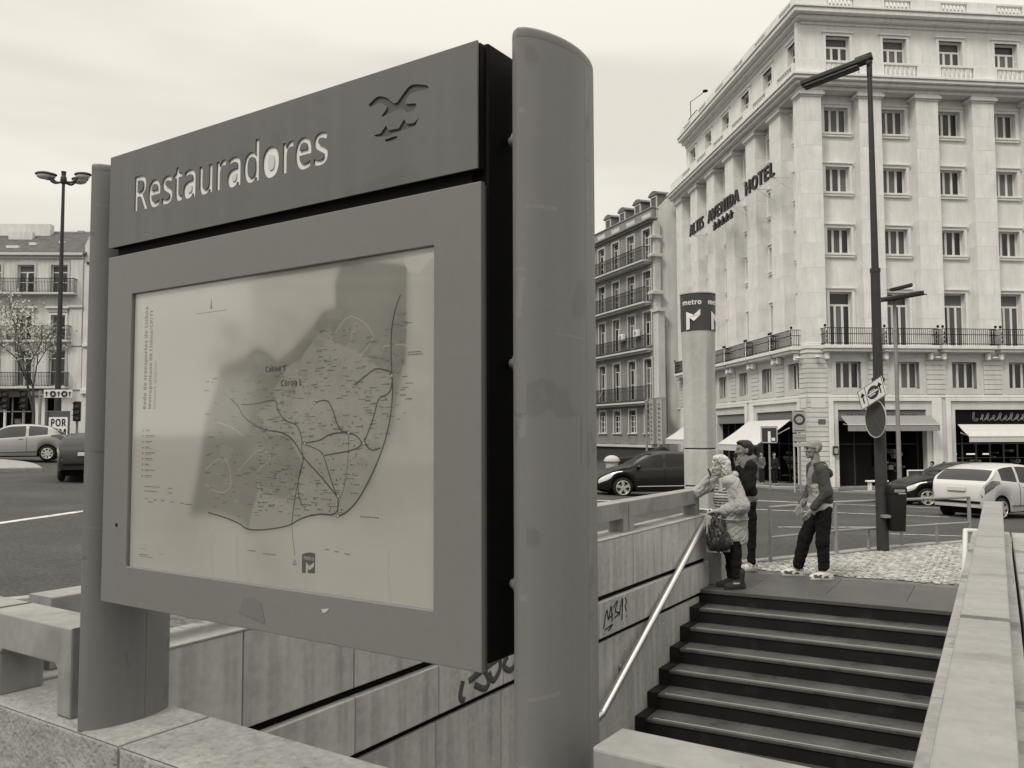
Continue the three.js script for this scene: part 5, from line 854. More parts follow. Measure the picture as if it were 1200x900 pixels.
{ // signs before the hotel
  const mk = (name, label, x, z) => { const t = thing(name, label, 'sign', [x, gAt(x, z), z], YAW + R(-14)); return t; };
  let t = mk('parking_sign', 'square dark sign with pale rim on thin pole under the awning', -9.3, -40.7);
  part(t, 'pole', bar([0, -0.1, 0], [0, 2.5, 0], 0.045, 10), M.galv); part(t, 'plate', rbx(-0.38, 0.38, 2.05, 2.85, 0.05, 0.08, 0.06, 2), mat(0.05)); part(t, 'border', frameRing(-0.33, 0.33, 2.12, 2.78, 0.035, 0.075, 0.088, false).concat(bx(-0.33, 0.33, 2.085, 2.12, 0.075, 0.088)), mat(0.5)); part(t, 'symbol', [bx(-0.06, 0.06, 2.1, 2.62, 0.08, 0.09), bx(0.1, 0.26, 2.18, 2.32, 0.08, 0.09)], mat(0.7));
  t = mk('zone_sign', 'pale sign with ring and small plates on a post at hotel corner', -7.68, -39.4);
  part(t, 'pole', bar([0, -0.1, 0], [0, 3.2, 0], 0.05, 10), M.galv); part(t, 'plate', rbx(-0.29, 0.29, 2.55, 3.55, 0.05, 0.08, 0.03, 2), mat(0.32)); part(t, 'ring', new THREE.TorusGeometry(0.2, 0.045, 8, 28).translate(0, 3.15, 0.085), mat(0.06)); part(t, 'lower_plate', rbx(-0.28, 0.28, 2.15, 2.5, 0.05, 0.08, 0.02, 1), mat(0.3)); part(t, 'lower_plate', rbx(-0.28, 0.28, 1.92, 2.1, 0.05, 0.08, 0.02, 1), mat(0.36));
  part(t, 'text_line', [bx(-0.24, 0.24, 2.62, 2.67, 0.08, 0.085), bx(-0.2, 0.2, 3.48, 3.53, 0.08, 0.085), bx(-0.25, 0.25, 2.3, 2.33, 0.08, 0.085)], mat(0.12));
  part(t, 'side_post', bar([-0.24, -0.1, 0], [-0.24, 2.5, 0], 0.04, 10), mat(0.35));
  const b = thing('shop_bench', 'small pale bench standing outside the first hotel shop', 'bench', [-5.55, gAt(-5.55, -48.2), -48.2], R(35.6));
  part(b, 'seat', rbx(-0.55, 0.55, 0.5, 0.58, -0.2, 0.2, 0.02, 1), M.white); for (const x of [-0.4, 0.4]) part(b, 'leg', bx(x - 0.05, x + 0.05, 0, 0.5, -0.12, 0.12), M.white);
  const bf = thing('cafe_screen', 'low pale frame screen outside the hotel shop behind dark car', 'screen', [-2.9, gAt(-2.9, -47.5), -47.5], R(35.6));
  part(bf, 'frame', [bar([-1.3, 0, 0], [-1.3, 1.25, 0], 0.035, 8), bar([1.3, 0, 0], [1.3, 1.25, 0], 0.035, 8), bar([-1.3, 1.22, 0], [1.3, 1.22, 0], 0.035, 8)], M.whitePaint); part(bf, 'panel', bx(-1.26, 1.26, 0.15, 1.15, -0.01, 0.01), mat(0.08));
}
{ // far left: four-globe lamp
  const x = -43.08, z = -27.28, t = thing('street_lamp', 'tall lamp post with a cluster of four bowl lights far left', 'street lamp', [x, 0.7, z], YAW);
  part(t, 'pole', bar([0, -0.2, 0], [0, 14.7, 0], 0.17, 14, 0.075), M.lampPaint); part(t, 'hub', [ball(0, 14.75, 0, 0.16, 0.3, 0.16), bar([0, 14.9, 0], [0, 15.2, 0], 0.1, 10, 0.13)], M.lampPaint);
  for (const [a, e] of [[168, 0.05], [200, -0.05], [12, 0.06], [62, 0]]) { const c = Math.cos(R(a)), s = -Math.sin(R(a)), h = sub(t, 'lamp_head'); part(h, 'arm', tube([[0, 14.65, 0], [c * 0.45, 14.6 + e, s * 0.45], [c * 0.8, 14.95 + e, s * 0.8]], 0.06, 14, 8), M.lampPaint); part(h, 'shade', ball(c * 0.95, 15.03 + e, s * 0.95, 0.46, 0.13, 0.3, 16).rotateY(0), M.lampPaint); part(h, 'bowl', ball(c * 0.95, 14.95 + e, s * 0.95, 0.38, 0.2, 0.26, 16), M.lampGlass); }
}
{ // traffic lights
  const mk = (x, z, y, label, poleM) => { const g = gAt(x, z), t = thing('traffic_light', label, 'traffic light', [x, g, z], YAW + R(20)); part(t, 'pole', bar([0, -0.1, 0], [0, y + 0.2 - g, 0], 0.06, 10), poleM); const k = sub(t, 'signal_head'); k.position.set(0, y - g, 0.1); part(k, 'housing', rbx(-0.17, 0.17, -0.08, 0.9, -0.1, 0.12, 0.04, 2), mat(0.03)); for (let i = 0; i < 3; i++) { part(k, 'visor', new THREE.CylinderGeometry(0.13, 0.13, 0.22, 14, 1, true, Math.PI / 2, Math.PI).rotateX(Math.PI / 2).rotateZ(0).translate(0, 0.12 + i * 0.29, 0.22), new THREE.MeshStandardMaterial({ color: 0x0b0b0b, side: THREE.DoubleSide })); part(k, 'lens', new THREE.CylinderGeometry(0.11, 0.11, 0.02, 16).rotateX(Math.PI / 2).translate(0, 0.12 + i * 0.29, 0.125), mat(0.12, { roughness: 0.3 })); part(k, 'sun_shield', rbx(-0.2, 0.1, 0.2 + i * 0.29, 0.235 + i * 0.29, 0.05, 0.32, 0.01, 1), mat(0.02)); } return t; };
  mk(-42.45, -24.2, 3.15, 'traffic light on a pale pole at the far left edge', M.whitePaint); mk(-41.65, -24.65, 3.15, 'traffic light in front of the town house shop window', M.galv); mk(-39.35, -25.95, 2.55, 'traffic light just left of the sign post by the billboard', M.galv);
}
{ // lane board and poster hoarding
  const t = thing('lane_board', 'pale horizontal lane board of arrows and discs on lamp post far left', 'sign', [-40.2, 0.7, -25.47], YAW + R(5));
  part(t, 'post', bar([-0.9, -0.1, -0.15], [-0.9, 3.3, -0.15], 0.07, 10), M.galv); part(t, 'board', rbx(-0.68, 0.68, 2.93, 3.33, -0.05, 0.0, 0.02, 1), mat(0.6)); part(t, 'hanger', bx(-0.9, -0.66, 3.05, 3.15, -0.1, -0.05), M.galv);
  for (const x of [-0.24, 0.3]) part(t, 'disc', new THREE.TorusGeometry(0.11, 0.045, 8, 20).translate(x, 3.13, 0.005), mat(0.05)); for (const x of [-0.54, 0.03, 0.56]) part(t, 'arrow', prism([[-0.03, -0.12], [0.03, -0.12], [0.03, 0.03], [0.09, 0.03], [0, 0.13], [-0.09, 0.03], [-0.03, 0.03]], 0.01).translate(x, 3.13, 0.001), mat(0.05));
  const b = thing('billboard', 'small white billboard reading POR FIM behind the silver car', 'billboard', [-39.19, 0.66, -24.9], YAW + R(3));
  part(b, 'frame', [rbx(-0.58, 0.48, 0.55, 2.3, -0.12, -0.01, 0.02, 1), rbx(-0.62, -0.5, 0.5, 2.28, -0.14, 0.05, 0.02, 1)], mat(0.09)); part(b, 'sheet', bx(-0.46, 0.42, 0.7, 2.0, -0.01, 0.002), mat(0.68)); for (const x of [-0.4, 0.4]) part(b, 'leg', bar([x, -0.1, -0.07], [x, 0.6, -0.07], 0.05, 8), M.galv);
  for (const [w, y] of [['POR', 1.56], ['FIM', 1.08]]) { const q = new THREE.ExtrudeGeometry(fontB.generateShapes(w, 0.36), { depth: 0.01, bevelEnabled: false, curveSegments: 6 }); q.computeBoundingBox(); const k = 0.74 / q.boundingBox.max.x; q.scale(k, 1, 1); q.translate(-0.385, y, 0.001); part(b, 'letters', q, M.black); }
}
{ // thin street tree in first leaf
  const t = thing('street_tree', 'thin young street tree with sparse pale leaves before the town house', 'tree', [-49.1, 0.75, -29.6]), r = rng(33), limbs = [], tips = [];
  const grow = (p, d, len, rad, k) => { const q = p.clone().addScaledVector(d, len); limbs.push(bar(p.toArray(), q.toArray(), rad, k > 2 ? 8 : 5, rad * 0.72)); if (k === 0) { tips.push(q); return; } if (k < 3) tips.push(q, p.clone().lerp(q, 0.5)); const n = k > 3 ? 2 : 2 + (r() < 0.6 ? 1 : 0); for (let i = 0; i < n; i++) { const e = d.clone().add(V3((r() - 0.5) * 1.3, (r() - 0.2) * 0.6, (r() - 0.5) * 1.3)).normalize(); grow(q, e, len * (0.68 + r() * 0.25), rad * 0.66, k - 1); } };
  grow(V3(0, 0, 0), V3(0.05, 1, 0).normalize(), 2.3, 0.12, 5);
  part(t, 'trunk', limbs, mat(0.09, { roughness: 0.95 }));
  const P = [], C = []; for (const q of tips) for (let i = 0; i < 16; i++) { const c = q.clone().add(V3((r() - 0.5) * 1.1, (r() - 0.5) * 1.0, (r() - 0.5) * 1.1)), a = V3(r() - 0.5, r() - 0.5, r() - 0.5).normalize().multiplyScalar(0.09), b = V3(r() - 0.5, r() - 0.5, r() - 0.5).normalize().multiplyScalar(0.08), tone = r() < 0.75 ? 0.34 + r() * 0.25 : 0.1 + r() * 0.1; P.push(...c.clone().sub(a).toArray(), ...c.clone().add(b).toArray(), ...c.clone().add(a).toArray()); for (let k = 0; k < 3; k++) C.push(tone, tone, tone * 0.9); }
  const g = new THREE.BufferGeometry(); g.setAttribute('position', new THREE.Float32BufferAttribute(P, 3)); g.setAttribute('color', new THREE.Float32BufferAttribute(C, 3)); g.computeVertexNormals();
  partRaw(t, 'crown', g, new THREE.MeshStandardMaterial({ vertexColors: true, roughness: 0.9, side: THREE.DoubleSide })).userData.kind = 'stuff';
}
// ---------- cars ----------
function car(label, pos, headingDeg, o, group) {
  const t = thing('parked_car', label, 'car', pos, 0, group); t.rotation.y = YAW - R(headingDeg) + Math.PI / 2;          // local +x is forward; heading measured from the view axis, clockwise
  const L = o.L, W = o.W / 2, lerp = (tb, x) => { for (let i = 0; i < tb.length - 1; i++) if (x <= tb[i + 1][0]) { const [a, b] = tb[i], [c, d] = tb[i + 1], k = (x - a) / (c - a); return b + (d - b) * clamp(k); } return tb[tb.length - 1][1]; };
  const smoothT = (tb) => { const c = new THREE.SplineCurve(tb.map((p) => new THREE.Vector2(...p))).getPoints(160).map((p) => [p.x, p.y]); return c.sort((a, b) => a[0] - b[0]); };
  const top = smoothT(o.top), belt = o.belt, wr = o.wheelR, ax = o.axles;
  const xs = new Set(); for (let i = 0; i <= 64; i++) xs.add(+(L * i / 64).toFixed(3)); for (const g of [...o.glass.flat(), ...o.screens.flat()]) xs.add(g); for (const a of ax) for (let k = -8; k <= 8; k++) xs.add(+(a + k / 8 * (wr + 0.07)).toFixed(3));
  const X = [...xs].filter((x) => x >= 0 && x <= L).sort((a, b) => a - b);
  const sec = X.map((x) => {
    const e0 = clamp(x / o.endR), e1 = clamp((L - x) / o.endF), plan = Math.min(Math.pow(1 - (1 - e0) ** 2, 0.5) * 0.26 + 0.74, Math.pow(1 - (1 - e1) ** 2, 0.5) * 0.32 + 0.68), w = W * plan;
    const T = lerp(top, x), b = Math.min(lerp(belt, x), T - 0.03); let s = lerp(o.sill, x);
    for (const a of ax) { const d = Math.abs(x - a), R2 = wr + 0.07; if (d < R2) s = Math.max(s, wr + Math.sqrt(R2 * R2 - d * d) - 0.0); }
    const h = T - b, inn = clamp(h / 0.4), wr1 = w * (1 - 0.2 * inn), m = s + (b - s) * 0.5;
    return [[w * 0.94, s], [w * 0.985, s + (m - s) * 0.4], [w, m], [w * 0.995, m + (b - m) * 0.55], [w * 0.965, b - 0.02], [w * 0.95, b], [w * 0.95 + (wr1 - w * 0.95) * 0.5, b + h * 0.48], [wr1 * 0.985, b + h * 0.86], [wr1 * 0.9, b + h * 0.965], [wr1 * 0.5, T + 0.008 * inn], [0, T + 0.014 * inn]];
  });
  const body = [], glass = [], idx = (a) => a;
  const inAny = (x, L2) => L2.some(([a, b]) => x > a && x < b);
  const quadP = (i, k, side) => { const p = (ii, kk) => [X[ii] - L / 2, sec[ii][kk][1], side * sec[ii][kk][0]]; const a = p(i, k), b = p(i + 1, k), c = p(i + 1, k + 1), d = p(i, k + 1); return side > 0 ? [...a, ...b, ...c, ...a, ...c, ...d] : [...a, ...c, ...b, ...a, ...d, ...c]; };
  for (let i = 0; i < X.length - 1; i++) for (let k = 0; k < 10; k++) for (const sd of [1, -1]) { const xm = (X[i] + X[i + 1]) / 2, isG = (k >= 5 && k <= 6 && inAny(xm, o.glass) && sec[i][7][1] - sec[i][5][1] > 0.12) || (k >= 8 && inAny(xm, o.screens)) || (k === 7 && inAny(xm, o.screens) && false); (isG ? glass : body).push(...quadP(i, k, sd)); }
  for (const [i, f] of [[0, 1], [X.length - 1, -1]]) for (let k = 0; k < 10; k++) for (const sd of [1, -1]) { const [w0, y0] = sec[i][k], [w1, y1] = sec[i][k + 1], x = X[i] - L / 2, a = [x, y0, sd * w0], b = [x, y1, sd * w1], c = [x, y1, 0], d = [x, y0, 0]; body.push(...(sd * f > 0 ? [...a, ...b, ...c, ...a, ...c, ...d] : [...a, ...c, ...b, ...a, ...d, ...c])); }
  const mk = (P, n, m) => { let g = new THREE.BufferGeometry(); g.setAttribute('position', new THREE.Float32BufferAttribute(P, 3)); g = mergeVertices(g, 1e-4); g.computeVertexNormals(); return partRaw(t, n, toCreasedNormals(g, 0.7), m); };
  const paint = new THREE.MeshPhysicalMaterial({ color: lin(o.paint), roughness: 0.45, clearcoat: o.coat ?? 0.8, clearcoatRoughness: 0.08, metalness: o.metal ?? 0.0, specularIntensity: 0.5, side: THREE.DoubleSide });
  const bodyMesh = mk(body, 'body', paint); mk(glass, 'glass', new THREE.MeshPhysicalMaterial({ color: lin(o.glassTone ?? 0.012), roughness: 0.06, specularIntensity: 0.7, side: THREE.DoubleSide }));
  part(t, 'underbody', [bx(-L / 2 + 0.25, L / 2 - 0.25, 0.17, 0.5, -W * 0.72, W * 0.72), ...ax.map((a) => bx(a - L / 2 - wr - 0.06, a - L / 2 + wr + 0.06, 0.3, 0.85, -W * 0.9, W * 0.9))], M.dark);
  for (const a of ax) for (const sd of [1, -1]) {
    const w = sub(t, 'wheel'); w.position.set(a - L / 2, wr, sd * (W - 0.12));
    part(w, 'tyre', [new THREE.TorusGeometry(wr - 0.075, 0.085, 12, 36).scale(1, 1, 1.2), new THREE.CylinderGeometry(wr - 0.07, wr - 0.07, 0.15, 30).rotateX(Math.PI / 2).translate(0, 0, -0.02 * sd)], mat(0.02, { roughness: 0.9 }));
    const rim = new THREE.MeshStandardMaterial({ color: lin(0.55), metalness: 0.75, roughness: 0.35 }), rr = wr - 0.09, z = sd * 0.085;
    part(w, 'rim', [new THREE.TorusGeometry(rr - 0.012, 0.018, 8, 32).translate(0, 0, z), new THREE.CylinderGeometry(0.05, 0.05, 0.03, 14).rotateX(Math.PI / 2).translate(0, 0, z), ...Array.from({ length: o.spokes ?? 5 }, (_, k) => { const q = prism([[0.03, -0.035], [rr, -0.055 + (o.spokes > 5 ? 0.025 : 0)], [rr, 0.055 - (o.spokes > 5 ? 0.025 : 0)], [0.03, 0.035]], 0.02); q.translate(0, 0, z - 0.01); q.rotateZ(k / (o.spokes ?? 5) * 2 * Math.PI + 0.3); return q; })], rim);
    part(w, 'brake_disc', new THREE.CylinderGeometry(rr - 0.02, rr - 0.02, 0.012, 24).rotateX(Math.PI / 2).translate(0, 0, sd * 0.06), mat(0.03));
  }
  const yAt = (x, k) => { let i = X.findIndex((q) => q >= x); i = clamp(i, 0, X.length - 1); return sec[i][k]; };
  const lampF = new THREE.MeshPhysicalMaterial({ color: lin(0.7), roughness: 0.15, clearcoat: 1, metalness: 0.3 }), lampR = new THREE.MeshPhysicalMaterial({ color: lin(0.06), roughness: 0.15, clearcoat: 1 });
  const patchOn = (x0, x1, k0, k1, sd, m, name, lift = 0.006, f = null) => { // a panel lying on the skin
    const P = [], n = 8, q = (u, v) => { const x = x0 + (x1 - x0) * u, kk = (k0 + (k1 - k0) * v), i = X.findIndex((c) => c >= x), j = Math.max(1, i), tt = clamp((x - X[j - 1]) / (X[j] - X[j - 1] || 1)), kf = Math.floor(kk), kt = kk - kf, g = (s) => { const a = sec[s][kf], b = sec[s][Math.min(kf + 1, 10)]; return [a[0] + (b[0] - a[0]) * kt, a[1] + (b[1] - a[1]) * kt]; }, A = g(j - 1), B = g(j); const w = A[0] + (B[0] - A[0]) * tt, y = A[1] + (B[1] - A[1]) * tt; return [x - L / 2, y + (kk > 8 ? lift : 0), sd * (w + lift)]; };
    for (let i = 0; i < n; i++) for (let j = 0; j < n; j++) { const sk = (u, v) => (f ? q(u, f(u, v)) : q(u, v)), a = sk(i / n, j / n), b = sk((i + 1) / n, j / n), c = sk((i + 1) / n, (j + 1) / n), d = sk(i / n, (j + 1) / n); P.push(...(sd > 0 ? [...a, ...b, ...c, ...a, ...c, ...d] : [...a, ...c, ...b, ...a, ...d, ...c])); }
    const g = new THREE.BufferGeometry(); g.setAttribute('position', new THREE.Float32BufferAttribute(P, 3)); g.computeVertexNormals(); m.side = THREE.DoubleSide; return partRaw(t, name, g, m);
  };
  for (const sd of [1, -1]) {
    patchOn(L - o.lampF[1], L - o.lampF[0], o.lampF[2], o.lampF[3], sd, lampF, 'headlight', 0.012, (u, v) => 0.0 + v * (0.55 + 0.45 * u) + (1 - u) * 0.4);
    patchOn(o.lampR[0], o.lampR[1], o.lampR[2], o.lampR[3], sd, lampR, 'tail_light', 0.012, (u, v) => v * (1 - 0.35 * u) + 0.3 * u);
    part(t, 'mirror', [ball(o.mirror - L / 2, lerp(belt, o.mirror) + 0.07, sd * (W + 0.06), 0.07, 0.075, 0.11, 12)], o.mirrorPaint ? paint : M.blackGloss);
    for (const dx of o.seams) part(t, 'door_seam', tube([5, 4, 3, 2, 1].map((k) => { const s = yAt(dx, k); return [dx - L / 2, s[1], sd * (s[0] + 0.001)]; }), 0.006, 16, 5), M.dark);
    for (const hx of o.handles) { const s = yAt(hx, 4); part(t, 'door_handle', rbx(hx - L / 2 - 0.09, hx - L / 2 + 0.09, s[1] - 0.1, s[1] - 0.065, sd * s[0] - 0.02, sd * s[0] + 0.025, 0.012, 2), o.handlePaint ? paint : M.blackGloss); }
    part(t, 'side_trim', tube([...Array(9)].map((_, i) => { const x = o.trim[0] + (o.trim[1] - o.trim[0]) * i / 8, s = yAt(x, 1); return [x - L / 2, s[1], sd * (s[0] + 0.004)]; }), o.trim[2], 20, 6), o.trimPaint ?? M.black);
  }
  // ends: bumper strips, plates, grille
  part(t, 'number_plate', rbx(-L / 2 - 0.02, -L / 2 + 0.04, o.plateR, o.plateR + 0.11, -0.26, 0.26, 0.008, 1), mat(0.55)); part(t, 'number_plate', rbx(L / 2 - 0.03, L / 2 + 0.02, 0.36, 0.47, -0.26, 0.26, 0.008, 1), mat(0.55));
  part(t, 'bumper_strip', [rbx(-L / 2 - 0.03, -L / 2 + 0.2, o.strip, o.strip + 0.07, -W * 0.78, W * 0.78, 0.03, 2)], M.black); part(t, 'grille', [rbx(L / 2 - 0.1, L / 2 + 0.012, 0.27, 0.36, -W * 0.5, W * 0.5, 0.02, 2), rbx(L / 2 - 0.12, L / 2 + 0.008, 0.52, 0.62, -W * 0.45, W * 0.45, 0.02, 2)], M.black);
  if (o.fog) for (const sd of [1, -1]) part(t, 'fog_light', ball(L / 2 - 0.13, 0.34, sd * W * 0.66, 0.09, 0.06, 0.12, 10), lampF);
  return t;
}
const hatch = { L: 4.03, W: 1.72, endR: 0.5, endF: 0.8, wheelR: 0.305, axles: [0.72, 3.26], top: [[0, 0.6], [0.05, 0.9], [0.16, 1.02], [0.4, 1.22], [0.68, 1.38], [1.15, 1.465], [1.7, 1.48], [2.2, 1.42], [2.7, 1.16], [3.02, 0.98], [3.5, 0.88], [3.85, 0.74], [3.98, 0.6], [4.03, 0.48]], belt: [[0, 0.92], [0.3, 1.1], [0.75, 1.06], [1.6, 0.98], [2.9, 0.88], [4.03, 0.8]], sill: [[0, 0.36], [0.4, 0.26], [0.9, 0.22], [3.1, 0.22], [3.7, 0.26], [4.03, 0.34]], glass: [[0.72, 1.4], [1.5, 2.78]], screens: [[0.2, 0.58], [2.24, 3.0]], lampF: [0.05, 0.85, 3, 4], lampR: [0.03, 0.6, 2.6, 4], mirror: 2.72, seams: [1.46, 2.86], handles: [1.66], trim: [1.1, 2.9, 0.012], plateR: 0.78, strip: 0.46, paint: 0.44, spokes: 5, mirrorPaint: true, handlePaint: true };
const sedan = { ...hatch, L: 4.45, W: 1.78, wheelR: 0.33, axles: [0.88, 3.58], endF: 0.95, top: [[0, 0.62], [0.06, 0.94], [0.22, 1.06], [0.6, 1.3], [1.1, 1.46], [1.8, 1.52], [2.4, 1.48], [2.9, 1.28], [3.3, 1.05], [3.7, 0.95], [4.15, 0.8], [4.38, 0.66], [4.45, 0.5]], belt: [[0, 0.98], [0.6, 1.06], [1.8, 1.0], [3.2, 0.94], [4.45, 0.84]], sill: [[0, 0.36], [0.5, 0.24], [1.2, 0.22], [3.3, 0.22], [4.0, 0.24], [4.45, 0.3]], glass: [[0.55, 1.15], [1.22, 2.1], [2.2, 3.12]], screens: [[0.22, 0.85], [2.5, 3.28]], lampF: [0.06, 0.85, 2.2, 4], lampR: [0.04, 0.5, 3, 4], mirror: 3.05, seams: [1.18, 2.16, 3.22], handles: [1.4, 2.4], trim: [1.4, 3.1, 0.016], paint: 0.012, spokes: 5, fog: true };
const on = (x, z) => [x, gAt(x, z) - 0.105, z];
car('white hatchback seen from its rear behind the right wall', on(0.05, -27.75), 62, hatch);
car('black car with bright headlights half hidden by the white hatchback', on(-1.35, -34.0), -88, { ...sedan, paint: 0.006, coat: 0.3 });
car('long black car seen from the side between sign post and metro pillar', on(-10.3, -28.2), -95, { ...sedan, paint: 0.006, coat: 0.3, trimPaint: new THREE.MeshStandardMaterial({ color: lin(0.5), metalness: 0.8, roughness: 0.3 }) });
car('silver three-door hatchback crossing the square at the far left', on(-34.9, -20.3), -112, { ...hatch, paint: 0.3, metal: 0.5, glassTone: 0.06, handlePaint: false, spokes: 8 });
car('dark car seen from behind, cut off by the left sign post', on(-25.95, -17.6), -24, { ...hatch, paint: 0.014, coat: 0.3, W: 1.7, strip: 0.5, handlePaint: false });
car('pale car mostly hidden behind the silver hatchback and sign post', on(-35.0, -26.6), -100, { ...hatch, paint: 0.45, metal: 0.4 });
{ // scooter box and dark stuff behind the black car
  const p = (x, z) => [x, gAt(x, z) - 0.105, z];
  const t = thing('litter_container', 'pale domed container behind the bonnet of the long black car', 'container', p(-18.9, -44.6), YAW);
  part(t, 'body', [new THREE.CylinderGeometry(0.4, 0.32, 1.25, 20).scale(0.9, 0.66, 0.8).translate(0, 0.41, 0)], mat(0.42)); part(t, 'dome', new THREE.SphereGeometry(0.52, 20, 10, 0, Math.PI * 2, 0, Math.PI / 2).scale(0.86, 0.6, 0.8).translate(0, 0.84, 0), mat(0.42)); part(t, 'rim', new THREE.TorusGeometry(0.5, 0.03, 8, 28).rotateX(Math.PI / 2).scale(0.87, 1, 0.8).translate(0, 0.83, 0), mat(0.42));
  const v = thing('folded_canopy', 'dark folded canopy stall standing behind the long black car', 'stall', p(-18.4, -46.8), YAW);
  part(v, 'canopy', prism([[-1.2, 0.3], [-1.0, 0.95], [0.0, 1.05], [1.6, 1.6], [1.9, 1.4], [1.8, 0.8], [0.6, 0.4]], 1.1, { bevelEnabled: true, bevelSize: 0.1, bevelThickness: 0.1, bevelSegments: 3 }).translate(0, 0, -0.5), mat(0.02, { roughness: 0.7 }));
  for (const x of [-0.9, 1.6]) part(v, 'leg', bar([x, -0.05, 0], [x, 0.9, 0], 0.05, 8), M.iron); part(v, 'light_patch', rbx(-0.5, -0.1, 0.7, 0.9, 0.7, 0.74, 0.02, 1), mat(0.3));
  const s = thing('lamp_post', 'thin pale post rising behind the long black car', 'post', p(-18.1, -48), YAW); part(s, 'pole', bar([0, -0.1, 0], [0, 4.4, 0], 0.07, 10), M.galv); part(s, 'cap', ball(0, 4.42, 0, 0.09), M.galv);
}
// ---------- people ----------
// smooth union of tapered capsules and ellipsoids, meshed as one surface
const cap = (a, b, ra, rb = ra) => ({ a, b, ra, rb });
const ell = (c, r, rot) => ({ c, r, rot });
function sdPrim(p, x, y, z) {
  if (p.c) {
    let dx = x - p.c[0], dy = y - p.c[1], dz = z - p.c[2];
    if (p.rot) { const c = Math.cos(p.rot), s = Math.sin(p.rot); [dx, dy] = [dx * c + dy * s, -dx * s + dy * c]; }
    const k0 = Math.hypot(dx / p.r[0], dy / p.r[1], dz / p.r[2]), k1 = Math.hypot(dx / (p.r[0] ** 2), dy / (p.r[1] ** 2), dz / (p.r[2] ** 2));
    return k1 > 1e-9 ? k0 * (k0 - 1) / k1 : -Math.min(...p.r);
  }
  const bx0 = p.b[0] - p.a[0], by = p.b[1] - p.a[1], bz = p.b[2] - p.a[2], px = x - p.a[0], py = y - p.a[1], pz = z - p.a[2];
  const t = clamp((px * bx0 + py * by + pz * bz) / (bx0 * bx0 + by * by + bz * bz + 1e-9));
  return Math.hypot(px - bx0 * t, py - by * t, pz - bz * t) - (p.ra + (p.rb - p.ra) * t);
}
function field(prims, k, cuts = [], noise = null) {
  return (x, y, z) => {
    let d = 1e3;
    for (const p of prims) { const e = sdPrim(p, x, y, z); if (e > d + k) continue; const h = Math.max(k - Math.abs(d - e), 0) / k; d = Math.min(d, e) - h * h * k * 0.25; }
    for (const c of cuts) { const e = -sdPrim(c, x, y, z), kk = 0.01, h = Math.max(kk - Math.abs(d - e), 0) / kk; d = Math.max(d, e) + h * h * kk * 0.25; }
    return noise && d < 0.06 ? d + noise(x, y, z) : d;
  };
}
